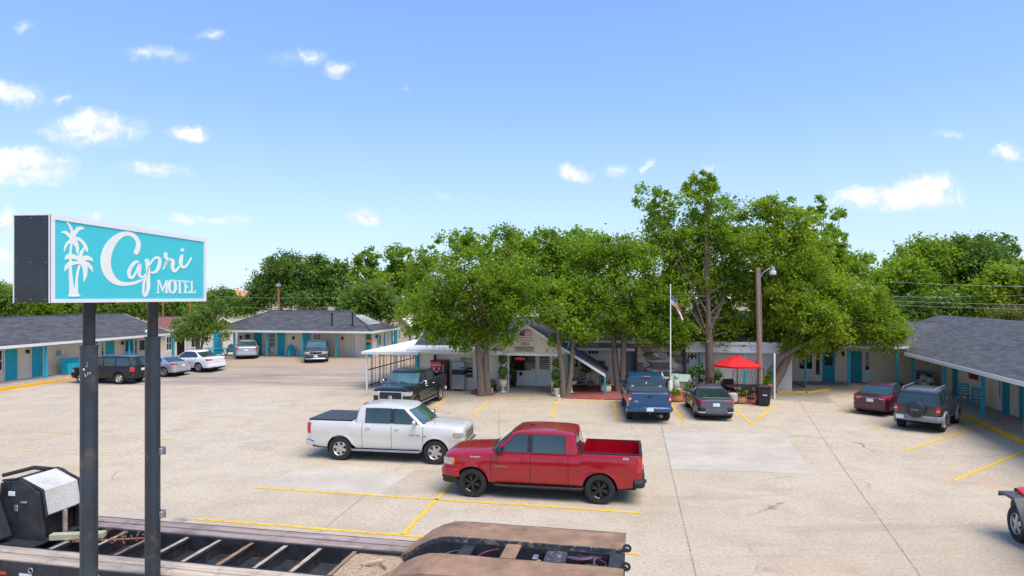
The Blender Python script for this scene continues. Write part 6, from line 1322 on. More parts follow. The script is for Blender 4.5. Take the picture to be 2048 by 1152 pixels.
# scrub belt far to the left, one by one
r_ = random.Random(4)
desc = ['sparse brown-green scrub tree', 'bushy green scrub tree', 'low wide scrub tree', 'thin scrub tree']
posd = ['at the left edge under the dark sign end', 'left of the first sign pole', 'just right of the first sign pole', 'under the palms of the sign', 'under the script of the sign', 'left of the second sign pole', 'right of the second sign pole', 'above the rust-red roof']
for i, (px, w) in enumerate(((-10, 60), (60, 50), (120, 46), (205, 44), (245, 40), (270, 30), (330, 34), (365, 38))):
    tree('scrub_tree', desc[i % 4] + ' ' + posd[i], px, 96 + 5 * (i % 3), [(px, 603 + r_.uniform(-5, 3), w, 24), (px + 22, 614, w * .9, 24), (px - 20, 616, w * .7, 14)], mat=LB if i % 3 == 0 else LG if i % 2 else LD, seed=50 + i, size=.26, tr=.16, nb=12, clump=1.0, density=.62, group='scrub trees behind the left wing')
tree('leafy_tree', 'green tree peeking over the left wing at the left edge of the picture', 20, 110, [(0, 590, 50, 22), (40, 600, 30, 16)], mat=LG, seed=70, size=.26, clump=1.1, density=.6)
# ------------------------------------------------------------------ poles, wires, flag
def at(px, py, dz=0.): return gp(px, py, dz)
p = at(1520.5, 803); Yp = p.y; t = thing('lamp_pole', 'tall brown wooden pole with a curved arm and yard lamp, before the broad tree', 'lamp pole', p)
zt = H - (535 - HY) / F * Yp - p.z; xo = (1515 - 1024) / F * Yp - p.x
m = MB(); m.tube([(0, 0, -.3), (xo * .4, 0, zt * .45), (xo, 0, zt)], [.155, .135, .105], 12); m.build('pole', WOODP, t, smooth=True, angle=60)
xa = (1541 - 1024) / F * Yp - p.x; za = H - (541 - HY) / F * Yp - p.z; m = MB(); m.tube([(xo + .08, 0, za - .5), (xo + .3, 0, za - .12), (xo + .6, 0, za + .08), (xa - .05, 0, za + .12)], .032, 6); arm = m.build('arm', METAL, t, smooth=True)
m = MB(); m.lathe([(.02, .26), (.10, .24), (.13, .1), (.13, .0)], (xa + .12, 0, za - .02), 12); o = m.build('lamp_head', METAL, t, smooth=True); m = MB(); m.lathe([(.16, .02), (.19, -.05), (.18, -.20), (.05, -.24)], (xa + .12, 0, za - .02), 14); m.build('lamp_shade', M('lamp_glass', (.55, .56, .56), .3, 0, .1, 5), o, smooth=True)
m = MB(); m.tube([(xo * .5 + .12, -.1, .1), (xo * .5 + .12, -.1, zt * .6), (xo + .1, -.08, zt)], .02, 5); m.build('conduit', METAL, t)
p = at(1341, 800); Yp = p.y; t = thing('flagpole', 'slim white flagpole with a drooping flag, set in a thick white base', 'flagpole', p); zt = H - (572 - HY) / F * Yp - p.z
m = MB(); m.tube([(0, 0, 0), (0, 0, zt)], [.045, .03], 10); m.lathe([(.01, 0), (.05, .03), (.05, .07), (.01, .1)], (0, 0, zt), 10); m.build('pole', WHITE, t, smooth=True)
m = MB(); m.lathe([(.12, -.1), (.12, 1.02), (.11, 1.05), (.04, 1.06)], (0, 0, 0), 16); m.build('base', WHITE, t, smooth=True, angle=40)
zf = H - (588 - HY) / F * Yp - p.z
def ff(u, v, sd):   # drooping cloth: hoist on the pole, fly falling down to the right
    x = .04 + u * .62 + .04 * math.sin(v * 7); z = zf - u * u * .9 - u * .45 - v * (.62 - .35 * u) ; y = .10 * math.sin(u * 9 + v * 4) * u - .003 * sd
    return (x, y, z)
m = MB(); flag(m, ff, 1, 1, 16); m.build('flag', [FLR, FLW, FLB], t)
def utility_pole(px, Y, ytop, label, lamp=False, w=.14, cross=False):
    X = (px - 1024) / F * Y; z0 = g(Y, X); t = thing('utility_pole', label, 'utility pole', (X, Y, z0)); zt = H - (ytop - HY) / F * Y - z0
    m = MB(); m.tube([(0, 0, -.3), (0, 0, zt)], [w, w * .75], 8); m.build('pole', M('red_brown_pole', (.33, .12, .06), .85, 0, .2, 4), t, smooth=True)
    if lamp: m = MB(); m.lathe([(.05, 0), (.3, .05), (.3, .25), (.1, .4)], (0, 0, zt), 10); m.build('lamp_head', METAL, t, smooth=True)
    if cross: m = MB(); m.box((0, 0, zt - .4), (1.8, .12, .12)); m.build('crossarm', WOODP, t)
    return t
utility_pole(557, 72, 574, 'reddish wooden pole with a small lamp behind the rear building', True)
utility_pole(297, 66, 560, 'reddish wooden pole seen beside the second sign pole'); utility_pole(326, 74, 590, 'grey-brown pole right of the second sign pole', w=.1)
utility_pole(380, 60, 592, 'thin wooden pole behind the light green tree', w=.1)
def wire(pts, r, label, sag=.4):
    m = MB(); P = []
    for a, b_ in zip(pts[:-1], pts[1:]):
        a, b_ = Vector(a), Vector(b_)
        for i in range(17): s = i / 16; q = a.lerp(b_, s); q.z -= sag * 4 * s * (1 - s); P.append(q)
    m.tube(P, r, 4); return tag(m.build('overhead_wire', M('wire_grey', (.25, .26, .26), .6, .3, .05, 2)), label, 'wire')
def pt(px, py, Y): return ((px - 1024) / F * Y, Y, H - (py - HY) / F * Y)
wire([pt(1790, 564, 50), pt(2150, 574, 46)], .012, 'highest of the thin wires crossing before the dark trees at right', .1); wire([pt(1780, 592, 50), pt(1950, 592, 48), pt(2150, 582, 44)], .012, 'second highest thin wire at right, rising to the right', .1)
wire([pt(1770, 601, 50), pt(2150, 610, 46)], .012, 'third thin wire down, in front of the dark trees at right', .08); wire([pt(1790, 610, 50), pt(2150, 619, 46)], .012, 'lowest thin wire just above the ridge of the right wing', .08)
wire([pt(380, 590, 60), pt(690, 594, 62), pt(860, 604, 60)], .013, 'upper thin wire over the roof of the rear building', .2); wire([pt(380, 612, 60), pt(700, 614, 62)], .012, 'lower thin wire just above the ridge of the rear building', .15)
# ------------------------------------------------------------------ yard things
def chair_adk(name, label, loc, rz, mat=TEAL, group=None):
    t = thing(name, label, 'chair', loc, rz, group)
    m = MB(); m.add([(-.28, -.1, .36), (.28, -.1, .36), (.28, .45, .26), (-.28, .45, .26), (-.28, -.1, .39), (.28, -.1, .39), (.28, .45, .29), (-.28, .45, .29)], [(0, 3, 2, 1), (4, 5, 6, 7), (0, 1, 5, 4), (1, 2, 6, 5), (2, 3, 7, 6), (3, 0, 4, 7)]); m.build('seat', mat, t)
    m = MB()
    for k in range(5): x = -.24 + k * .12; hh_ = 1.0 - .05 * abs(k - 2) ** 1.5; m.add([(x - .052, .40, .28), (x + .052, .40, .28), (x + .055, .72, hh_), (x - .055, .72, hh_), (x - .052, .43, .28), (x + .052, .43, .28), (x + .055, .75, hh_), (x - .055, .75, hh_)], [(0, 1, 2, 3), (7, 6, 5, 4), (0, 4, 5, 1), (1, 5, 6, 2), (2, 6, 7, 3), (3, 7, 4, 0)])
    m.build('backrest', mat, t)
    for s_ in (-1, 1):
        m = MB(); m.bx(s_ * .36 - .07, s_ * .36 + .07, -.18, .55, .55, .58); m.build('armrest', mat, t); m = MB(); m.bx(s_ * .33 - .04, s_ * .33 + .04, -.12, -.05, 0, .55); m.build('leg', mat, t); m = MB(); m.bx(s_ * .31 - .02, s_ * .31 + .02, .5, .62, 0, .55); m.build('leg', mat, t)
    return t
q = FB.w(FB.fx(463, 1.1), 1.0, .03); chair_adk('adirondack_chair', 'turquoise slatted chair left of the silver sedan at the rear building', q, FB.a + .5)
q = FB.w(FB.fx(586, 1.1), 1.0, .03); chair_adk('adirondack_chair', 'turquoise slatted chair between the doors right of the silver sedan', q, FB.a + .7)
q = FB.w(FB.fx(437, .6), .3, .0); t = thing('picnic_table', 'turquoise picnic table with crossed legs by the light green tree', 'picnic table', q, FB.a)
m = MB(); m.bx(-.9, .9, -.38, .38, .70, .75); m.build('tabletop', TEAL, t)
for s_ in (-1, 1):
    m = MB(); m.bx(-.9, .9, s_ * .62 - .13, s_ * .62 + .13, .42, .46); m.build('bench', TEAL, t)
    for k in (-1, 1): m = MB(); m.tube([(s_ * .6, k * .62, 0), (s_ * .6, -k * .28, .7)], .045, 4); m.build('leg', TEAL, t)
q = FA.w(FA.fx(146, .9), .9, .45); t = thing('storage_bench', 'turquoise planter bench by the wall behind the black suv', 'bench', q, FA.a); m = MB(); m.bx(-.7, .7, -.3, .3, .0, .75); m.build('box', TEAL, t, bevel=.02); m = MB(); m.bx(-.75, .75, .22, .34, .7, 1.1); m.build('backrest', TEAL, t, bevel=.03)
def ladder_chair(label, loc, rz):
    t = thing('wooden_chair', label, 'chair', loc, rz); m = MB(); m.bx(-.24, .24, -.22, .24, .43, .48); m.build('seat', TEALD, t, bevel=.01)
    for x in (-.21, .21): m = MB(); m.bx(x - .025, x + .025, -.2, -.15, 0, .43); m.build('leg', TEALD, t); m = MB(); m.bx(x - .025, x + .025, .2, .25, 0, 1.05); m.build('leg', TEALD, t)
    m = MB()
    for z in (.6, .75, .9, 1.02): m.bx(-.2, .2, .205, .235, z - .045, z + .045)
    m.build('backrest', TEALD, t); m = MB(); m.bx(-.28, -.22, -.2, .2, .64, .67); m.bx(.22, .28, -.2, .2, .64, .67); m.build('armrest', TEALD, t); return t
ladder_chair('blue ladder-back chair nearer the silver-trimmed suv on the right porch', FE.w(FE.fx(1926, 2.0), 2.0, .12), FE.a + math.pi + 1.1 - math.pi); ladder_chair('blue ladder-back chair beside the porch post under the red box', FE.w(FE.fx(1952, 2.0), 2.0, .12), FE.a + 1.0)
q = FE.w(FE.fx(1852, 2.1), 2.1, .12); t = thing('utility_cart', 'dark blue cart piled with white bundled laundry on the right porch', 'cart', q, FE.a); m = MB(); m.bx(-.8, .1, -.3, .3, .15, 1.0); m.build('cart_box', M('navy_panel', (.01, .06, .16), .5, 0, .1, 4), t, bevel=.02); m = MB(); m.bx(-.9, .7, -.4, .38, 1.0, 1.05); m.build('cart_top', TEALD, t)
for k in range(4): m = MB(); c_ = [(.25, -.2, .75), (.45, .05, .6), (.1, -.35, .45), (.5, -.2, .35)][k]; m.lathe([(.03, -.2), (.18, -.13), (.23, 0), (.16, .14), (.03, .2)], c_, 9); m.build('bundle', M('laundry_white', (.6, .58, .56), .8, 0, .15, 6), t, smooth=True)
# --- vending machine, ice machine
q = FC.w(FC.fx(878, 37.6), 37.5, 0); q.z = g(q.y, q.x); t = thing('vending_machine', 'tall maroon drinks vending machine with a bright red printed front', 'vending machine', q, FC.a)
VM = M('vending_maroon', (.10, .008, .014), .4, .1, .15, 4); m = MB(); m.bx(-.5, .5, -.1, .72, .03, 1.83); m.build('cabinet', VM, t, bevel=.02)
m = MB(); m.bx(-.47, .18, -.125, -.102, .62, 1.74); fr_ = m.build('front_panel', M('vending_red', (.52, .012, .015), .3, 0, .25, 3, coat=.5), t)
for c_ in range(4):
    for r_ in range(3): m = MB(); x_, z_ = -.40 + c_ * .16, .82 + r_ * .22; m.lathe([(.035, 0), (.038, .02), (.038, .11), (.02, .15)], (x_, -.14, z_), 8); m.build('can_picture', PLATE if (c_ + r_) % 2 else DARK, fr_)
m = MB(); add_text(m, 'Coca-Cola', .17, lambda a, b_, c: (a - .15, -.128 - c, 1.56 + b_)); m.build('lettering', PLATE, fr_)
m = MB(); m.bx(.24, .42, -.12, -.101, .5, 1.7); cp_ = m.build('coin_panel', DARK, t)
for k in range(6): m = MB(); m.bx(.30, .37, -.132, -.121, .75 + k * .15, .81 + k * .15); m.build('button', PLATE, cp_)
q = FC.w(FC.fx(917, 37.6), 37.5, 0); q.z = g(q.y, q.x); t = thing('ice_machine', 'stainless steel ice machine on legs under the window, beside the red vending machine', 'ice machine', q, FC.a)
SS = M('stainless', (.50, .51, .52), .3, .7, .08, 2); m = MB(); m.bx(-.38, .38, -.1, .6, .12, 1.0); m.build('bin', SS, t, bevel=.01); m = MB(); m.add([(-.38, -.1, 1.0), (.38, -.1, 1.0), (.38, .02, 1.28), (-.38, .02, 1.28), (-.38, .6, 1.0), (.38, .6, 1.0), (.38, .6, 1.28), (-.38, .6, 1.28)], [(0, 1, 2, 3), (3, 2, 6, 7), (0, 3, 7, 4), (1, 5, 6, 2), (4, 7, 6, 5)]); m.build('hatch', DARK, t)
m = MB(); m.bx(-.38, .38, 0, .6, 1.285, 1.74); o = m.build('ice_maker', SS, t, bevel=.01); m = MB(); m.bx(.2, .36, -.012, -.002, 1.36, 1.46); m.build('vent', DARK, o)
for x in (-.33, .33): m = MB(); m.tube([(x, 0, 0), (x, 0, .13)], .03, 6); m.build('leg', METAL, t)
# --- pots, urns, plants
def pot_plant(name, label, loc, r, h, pm, lm, ph=.4, n=60, ls=.06, shape='pot', flower=None, cat='potted plant', foot=0.):
    t = thing(name, label, cat, loc); m = MB(); f_ = foot
    if shape == 'urn': prof = [(r * .55, 0), (r * .6, .05), (r * .25, h * .15), (r * .22, h * .35), (r * .6, h * .5), (r * .85, h * .75), (r * .8, h * .93), (r * 1.05, h), (r * .85, h), (r * .8, h * .93)]
    elif shape == 'bowl': prof = [(r * .55, 0), (r * .9, h * .2), (r, h * .5), (r * .88, h * .85), (r * .98, h), (r * .85, h), (r * .8, h * .9)]
    else: prof = [(r * .7, 0), (r * .95, h * .85), (r * 1.05, h * .86), (r * 1.05, h), (r * .9, h), (r * .88, h * .9)]
    m.lathe(prof, (0, 0, 0), 18); m.build('pot', pm, t, smooth=True, angle=35)
    if lm:
        rng = np.random.default_rng(int(abs(loc[0] * 100))); leaves_mesh('foliage', np.array([[0, 0, h + ph * .45]] + [[rng.uniform(-r, r) * .7, rng.uniform(-r, r) * .7, h + rng.uniform(.1, .9) * ph] for _ in range(5)]), np.array([r * .9] + [r * .6] * 5), n // 3, ls, lm, t, rng)
    if flower: rng = np.random.default_rng(3); leaves_mesh('flowers', np.array([[rng.uniform(-r, r) * .8, rng.uniform(-r, r) * .8, h + ph * rng.uniform(.6, 1.05)] for _ in range(7)]), np.full(7, .07), 14, .04, flower, t, rng)
    return t
PINK = M('pink_petal', (.6, .05, .2), .6, 0, .1, 9); REDP = M('red_petal', (.5, .01, .03), .6, 0, .1, 9)
pot_plant('stone_urn', 'cream stone urn standing before the left breeze-block column', FC.w(FC.fx(1006.5, 37.4), 37.35, .02), .30, .80, CREAMPOT, LD, .12, 40, .05, 'urn'); pot_plant('stone_urn', 'cream stone urn before the right breeze-block column, behind a fern', FC.w(FC.fx(1110, 37.4), 37.35, .02), .30, .80, CREAMPOT, LD, .12, 40, .05, 'urn')
q = at(1115, 795); pot_plant('potted_fern', 'bushy fern in a cream pot at the foot of the v-trunked tree', (q.x, q.y + .3, q.z), .2, .5, CREAMPOT, LG, .45, 150, .09, 'pot')
q = at(1115, 800); pot_plant('small_vase', 'small white footed vase at the patio edge below the fern', (q.x + .05, q.y - .15, q.z), .1, .3, WHITE, None, shape='urn')
pot_plant('flower_pot', 'dark pot of pink flowers beside the twin-trunked tree', FC.w(FC.fx(986, 37.6), 37.6, 0), .22, .45, DARK, LD, .25, 60, .06, 'pot', PINK)
m = MB(); m.box((0, 0, .15), (.3, .3, .32)); o = m.build('planter_block', CREAMPOT); o.location = FC.w(FC.fx(981, 37), 37.0, 0); tag(o, 'small square tan stone planter at the wall left of the porch', 'planter')
q = at(1212, 785); pot_plant('flower_pot', 'round cream pot of red flowers at the end of the swooping porch roof', q, .33, .48, CREAMPOT, LD, .3, 90, .07, 'bowl', REDP)
q = at(1353, 803); pot_plant('terracotta_pot', 'terracotta bowl with yellow flowers right of the flagpole base', q, .34, .42, TERRA, LG, .3, 90, .07, 'bowl', M('yellow_petal', (.7, .45, .03), .6, 0, .1, 9))
q = at(1483, 807); pot_plant('terracotta_pot', 'terracotta bowl with a small cactus between the hatchback and trash can', q, .30, .40, TERRA, LG, .28, 60, .07, 'bowl')
for tt in (1554,): pot_plant('terracotta_pot', 'tall terracotta pot with trailing green behind the trash can', FC.w(FC.fx(1536, 38.6), 38.6, .05), .28, .75, TERRA, LG, .7, 150, .1, 'pot')
for k, (px, yy, tall) in enumerate(((1181, 40.6, 0), (1392, 40.0, 0))):
    t = thing('palm_plant', ['dark leafy palm in a clay pot under the porch roof', 'leafy plant on a stem at the right edge of the waterfall mural'][k], 'potted plant', FC.w(FC.fx(px, yy), yy, 0)); m = MB(); m.lathe([(.16, 0), (.22, .4), (.24, .42)], (0, 0, 0), 12); m.build('pot', TERRA, t); m = MB(); m.tube([(0, 0, .3), (.03, 0, 1.1)], .02, 5); m.build('stem', BARK, t)
    rng = np.random.default_rng(k + 5); leaves_mesh('foliage', np.array([[.0, 0, 1.25], [.3, 0, 1.3], [-.3, 0, 1.25], [.1, 0, 1.5]]), np.full(4, .34), 60, .1, LD, t, rng)
# fake topiary balls hung on the columns and a bush by the wall
for k, (px, zz, r, lb) in enumerate(((1005, 1.97, .26, 'upper dark leafy ball hung on the left breeze-block column'), (1005.5, 1.25, .31, 'lower dark leafy ball hung on the left breeze-block column'), (1113, 1.85, .26, 'upper dark leafy ball hung on the right breeze-block column'), (1112, 1.15, .31, 'lower dark leafy ball hung on the right breeze-block column'))):
    q = FC.w(FC.fx(px, 37.5), 37.55, zz); t = thing('topiary_ball', lb, 'topiary', q); rng = np.random.default_rng(k); m = MB(); m.lathe([(.02, -r * .85), (r * .7, -r * .55), (r * .85, 0), (r * .7, r * .55), (.02, r * .85)], (0, 0, 0), 10); m.build('core', LD, t)
    n = 380; d = rng.normal(size=(n, 3)); d /= np.linalg.norm(d, axis=1)[:, None]; leaves_mesh('foliage', d * r * .88, np.full(n, .03), 2, .035, LD, t, rng)
q = FC.w(FC.fx(1027, 40), 40.0, .02); pot_plant('potted_shrub', 'tall dark shrub against the wall just inside the porch', q, .2, .4, DARK, LD, .55, 150, .08); q = FC.w(FC.fx(1026, 39.9), 39.8, 1.1); t = thing('hanging_plant', 'dark hanging plant above the tall shrub inside the porch', 'hanging plant', q); rng = np.random.default_rng(4); leaves_mesh('foliage', np.array([[0, 0, 0], [0, 0, .3], [.05, 0, -.25]]), np.full(3, .26), 90, .06, LD, t, rng); m = MB(); m.tube([(0, 0, 0), (0, 0, 1.1)], .01, 4); m.build('hanger', DARK, t)
# birdbath, rocking chair, cauldron bits
q = at(1142, 786); t = thing('birdbath', 'white pedestal birdbath behind the v-trunked tree', 'birdbath', q); m = MB(); m.lathe([(.18, 0), (.19, .05), (.09, .1), (.08, .4), (.12, .5)], (0, 0, 0), 14); m.build('pedestal', WHITE, t, smooth=True, angle=40); m = MB(); m.lathe([(.10, .5), (.32, .58), (.38, .68), (.34, .68), (.2, .62), (.01, .6)], (0, 0, 0), 20); m.build('basin', WHITE, t, smooth=True, angle=40)
DW_ = M('dark_wood', (.035, .022, .016), .7, 0, .25, 5)
q = FC.w(FC.fx(1158, 39.6), 39.6, .0); t = thing('rocking_chair', 'dark wooden rocking chair under the swooping porch roof', 'chair', q, FC.a - .5); m = MB(); m.bx(-.28, .28, -.25, .28, .42, .46); m.build('seat', DW_, t); m = MB()
for k in range(6): x = -.25 + k * .1; m.tube([(x, .27, .45), (x, .42, 1.15)], .018, 5)
m.tube([(-.28, .42, 1.17), (.28, .42, 1.17)], .03, 6); m.build('backrest', DW_, t)
for s_ in (-1, 1):
    m = MB(); m.bx(s_ * .3 - .03, s_ * .3 + .03, -.28, .33, .66, .69); m.build('armrest', DW_, t); m = MB(); m.tube([(s_ * .28, -.55, .1), (s_ * .28, -.2, .02), (s_ * .28, .25, .02), (s_ * .28, .65, .12)], .02, 5); m.build('rocker', DW_, t)
    for y in (-.22, .24): m = MB(); m.tube([(s_ * .28, y, .03), (s_ * .28, y, .66)], .018, 5); m.build('leg', DW_, t)
q = FC.w(FC.fx(1203, 40.3), 40.2, 0); t = thing('plant_stand', 'black wrought iron stand with red flowers by the turquoise post', 'plant stand', q); m = MB()
for a in range(4): m.tube([(.15 * math.cos(a * 1.57), .15 * math.sin(a * 1.57), 0), (.12 * math.cos(a * 1.57), .12 * math.sin(a * 1.57), .8)], .012, 4)
m.lathe([(.17, .78), (.17, .8)], n=12); m.build('frame', BLKMET, t); rng = np.random.default_rng(9); leaves_mesh('flowers', np.array([[0, 0, .95], [.1, 0, .85]]), np.full(2, .15), 40, .05, REDP, t, rng)
# umbrella set
q = FC.w(FC.fx(1474.5, 37.6), 37.6, 0); q.z = g(q.y, q.x) + .05; t = thing('patio_umbrella', 'bright red patio umbrella with a black pole', 'umbrella', q); R_ = 1.32; zr_ = H - (738 - 9 - HY) / F * q.y - q.z; zc_ = H - (711 - HY) / F * q.y - q.z
m = MB(); rows = [[(0, 0, zc_)] * 49]
for f_ in (.12, .3, .5, .7, .88, 1.0): rows.append([(math.cos(a) * R_ * f_ * (1 - .035 * (1 - abs(math.cos(a * 4))) * f_), math.sin(a) * R_ * f_ * (1 - .035 * (1 - abs(math.cos(a * 4)))), lerp(zc_, zr_, f_ ** 1.25) - .05 * (1 - abs(math.cos(a * 4))) * f_ * (1 if f_ < 1 else .3)) for a in np.linspace(0, 2 * math.pi, 49)])
rows.append([(x * .995, y * .995, z - .1) for x, y, z in rows[-1]]); m.grid(rows); m.build('canopy', REDFAB, t, smooth=True, angle=50); m = MB(); m.tube([(0, 0, 0), (0, 0, zc_ + .05)], .025, 8); m.build('pole', BLKMET, t)
m = MB()
for k in range(8): a = k * math.pi / 4; m.tube([(0, 0, zc_ - .5), (math.cos(a) * R_ * .55, math.sin(a) * R_ * .55, lerp(zc_, zr_, .5))], .008, 4)
m.build('ribs', BLKMET, t)
WK = M('dark_wicker', (.045, .035, .03), .8, 0, .3, 30, bs=60); q2 = Vector(q); t = thing('patio_table', 'round dark patio table under the red umbrella', 'table', q2); m = MB(); m.lathe([(.02, .70), (.62, .70), (.64, .72), (.62, .74), (.02, .74)], n=24); m.build('tabletop', M('table_top', (.28, .17, .12), .5, 0, .15, 4), t)
for k in range(4): a = k * 1.57 + .4; m = MB(); m.tube([(math.cos(a) * .5, math.sin(a) * .5, 0), (math.cos(a) * .42, math.sin(a) * .42, .7)], .03, 6); m.build('leg', WK, t)
def wchair(label, dx, dy, rz):
    t = thing('wicker_chair', label, 'chair', q + Vector((dx, dy, 0)), rz); m = MB(); m.bx(-.27, .27, -.27, .25, .38, .45); m.build('seat', WK, t, bevel=.02); m = MB(); m.add([(x, y, z) for x, y, z in ((-.28, .22, .4), (.28, .22, .4), (.3, .36, .98), (-.3, .36, .98), (-.28, .27, .4), (.28, .27, .4), (.3, .41, .98), (-.3, .41, .98))], [(0, 1, 2, 3), (7, 6, 5, 4), (0, 4, 5, 1), (1, 5, 6, 2), (2, 6, 7, 3), (3, 7, 4, 0)]); m.build('backrest', WK, t)
    for x in (-.24, .24):
        for y in (-.24, .24): m = MB(); m.tube([(x, y, 0), (x, y, .4)], .02, 5); m.build('leg', WK, t)
        m = MB(); m.bx(x * 1.15 - .03, x * 1.15 + .03, -.26, .26, .62, .65); m.build('armrest', WK, t)
wchair('dark wicker chair with its back to the parking lot, under the red umbrella', .1, -.85, math.pi); wchair('dark wicker chair at the right side of the umbrella table', 1.0, .1, -1.4); wchair('dark wicker chair behind the umbrella table, facing out', -.1, .85, 0); wchair('dark wicker chair at the left side of the umbrella table by the post', -1.0, .2, 1.4)
q = FC.w(FC.fx(1497, 40.4), 40.2, 0); t = thing('garden_glider', 'dark iron glider bench with a patterned back by the white wall', 'bench', q, FC.a); m = MB(); m.bx(-.85, .85, -.3, .25, .45, .5); m.build('seat', BLKMET, t); m = MB()
m.tube([(-.88, .28, .4), (-.88, .32, 1.45), (.88, .32, 1.45), (.88, .28, .4)], .025, 6)
for k in range(9):
    x = -.75 + k * .19; m.tube([(x, .3, .5), (x + .08, .31, .8), (x - .06, .31, 1.1), (x + .03, .32, 1.43)], .01, 4)
m.build('backrest', BLKMET, t)
for s_ in (-1, 1): m = MB(); m.tube([(s_ * .88, -.3, 0), (s_ * .88, -.28, .7), (s_ * .88, .3, .75), (s_ * .88, .32, 0)], .022, 6); m.build('leg', BLKMET, t)
# trash can
q = at(1527, 811); t = thing('trash_can', 'black wheeled trash can with a closed lid at the patio corner', 'trash can', q, FC.a); BN = M('bin_black', (.012, .012, .013), .5, 0, .15, 5)
m = MB(); m.add([(x * w, y * d - .0, z) for z, w, d in ((.05, .27, .27), (1.0, .345, .35)) for x, y in ((-1, -1), (1, -1), (1, 1), (-1, 1))], [(0, 3, 2, 1), (0, 1, 5, 4), (1, 2, 6, 5), (2, 3, 7, 6), (3, 0, 4, 7), (4, 5, 6, 7)]); m.build('bin', BN, t, bevel=.03)
m = MB(); m.bx(-.37, .37, -.38, .40, 1.0, 1.05); m.box((0, .0, 1.07), (.6, .6, .06), top=.7); m.build('lid', BN, t, bevel=.015); m = MB(); m.bx(-.1, .12, -.36, -.315, .58, .62); m.build('label_strip', PLATE, t)
m = MB(); m.tube([(-.3, .46, .98), (.3, .46, .98)], .02, 6); m.build('handle', BN, t)
for s_ in (-1, 1): m = MB(); m.lathe([(.02, -.03), (.12, -.03), (.12, .03), (.02, .03)], (s_ * .3, .3, .12), 14, 0, 'x'); m.build('wheel', BLKMET, t)
m = MB(); m.lathe([(.08, 0), (.22, .04), (.25, .2), (.24, .45), (.16, .5), (.05, .5)], n=14); o = m.build('propane_tank', M('pale_canister', (.50, .48, .44), .5, .1, .1, 4), smooth=True, angle=40); o.location = FC.w(FC.fx(1466, 36.3), 36.3, .04); tag(o, 'pale round canister behind the right rear corner of the grey hatchback', 'canister')
# --- waterfall mural: a flat picture panel
x0, x1 = FC.fx(1273, 41.0), FC.fx(1366, 41.0); z1_ = FC.fz(693, x0, 41.0); z0_ = FC.fz(778, x0, 41.0)
t = thing('mural_panel', 'large panel picturing a waterfall among rocks and ferns, behind the flagpole', 'mural', FC.o, FC.a)
MRK = []
for k, c_ in enumerate(((.40, .33, .24), (.52, .44, .33), (.24, .17, .13), (.33, .33, .30), (.58, .50, .38))): MRK.append(M('mural_rock_%d' % k, c_, .7, 0, .3, 5))
m = MB(); m.bx(x0, x1, 41.0, 41.06, z0_, z1_); m.build('board', M('mural_shade', (.09, .075, .06), .7, 0, .4, 3), t)
UV = lambda u, v, d=0.: (lerp(x0, x1, u), 40.995 - d, lerp(z1_, z0_, v)); r_ = random.Random(12)
def blob(n_, u, v, a, b_, mat, d):
    pts = [(u + a * math.cos(q_) * r_.uniform(.75, 1.1), v + b_ * math.sin(q_) * r_.uniform(.75, 1.1)) for q_ in np.linspace(0, 2 * math.pi, 10)[:-1]]; pts = [(min(1, max(0, a_)), min(1, max(0, b2))) for a_, b2 in pts]
    m = MB(); m.slab(pts, lambda a_, b2, sd: UV(a_, b2, d if sd else -.002)); return m.build(n_, mat, t)
k = 0
for (u, v, a, b_) in [(.05, .12, .14, .1), (.22, .08, .13, .07), (.42, .07, .13, .07), (.62, .06, .14, .07), (.85, .1, .16, .1), (.1, .3, .14, .1), (.9, .28, .14, .1), (.55, .2, .15, .08), (.4, .2, .08, .06), (.3, .3, .1, .07), (.72, .3, .12, .08), (.08, .5, .13, .12), (.93, .5, .14, .14), (.8, .42, .1, .08), (.2, .42, .09, .08), (.55, .34, .24, .05), (.86, .68, .16, .14), (.3, .53, .09, .05), (.42, .55, .1, .05), (.58, .55, .1, .05), (.73, .54, .1, .05), (.08, .72, .12, .1)]:
    k += 1; blob('rock', u, v, a, b_, MRK[k % 5], .003 + .0012 * k)
m = MB(); m.add([UV(.33, .36, .036), UV(.74, .36, .036), UV(.74, .53, .036), UV(.33, .53, .036)], [(0, 1, 2, 3)]); m.build('water_curtain', M('mural_water', (.15, .10, .10), .3, 0, .55, 22, stretch=(3, 1, .1)), t)
m = MB(); m.add([UV(.16, .60, .036), UV(.80, .58, .036), UV(.78, .80, .036), UV(.14, .80, .036)], [(0, 1, 2, 3)]); m.build('pool', M('mural_pool', (.13, .16, .15), .3, 0, .4, 14, stretch=(.3, 1, 5)), t)
for (u, v, s_) in ((.25, .3, 1), (.2, .25, 1), (.82, .33, 1), (.88, .6, 1), (.78, .22, 1), (.15, .6, -1), (.3, .23, 1)):
    m = MB()
    for q_ in range(9): a = -2.6 + q_ * .28; m.add([UV(u, v, .040), UV(u + .13 * math.cos(a) * s_, v + .11 * math.sin(a) + .03, .041), UV(u + .13 * math.cos(a + .12) * s_, v + .11 * math.sin(a + .12) + .045, .040)], [(0, 1, 2)])
    m.build('fern', M('mural_fern', (.13, .19, .06), .7, 0, .3, 5), t)
m = MB(); m.bx(x0, x1, 40.90, 41.0, z1_, z1_ + .12); m.build('frame', M('pale_timber_beam', (.35, .29, .21), .8, 0, .2, 3), t)
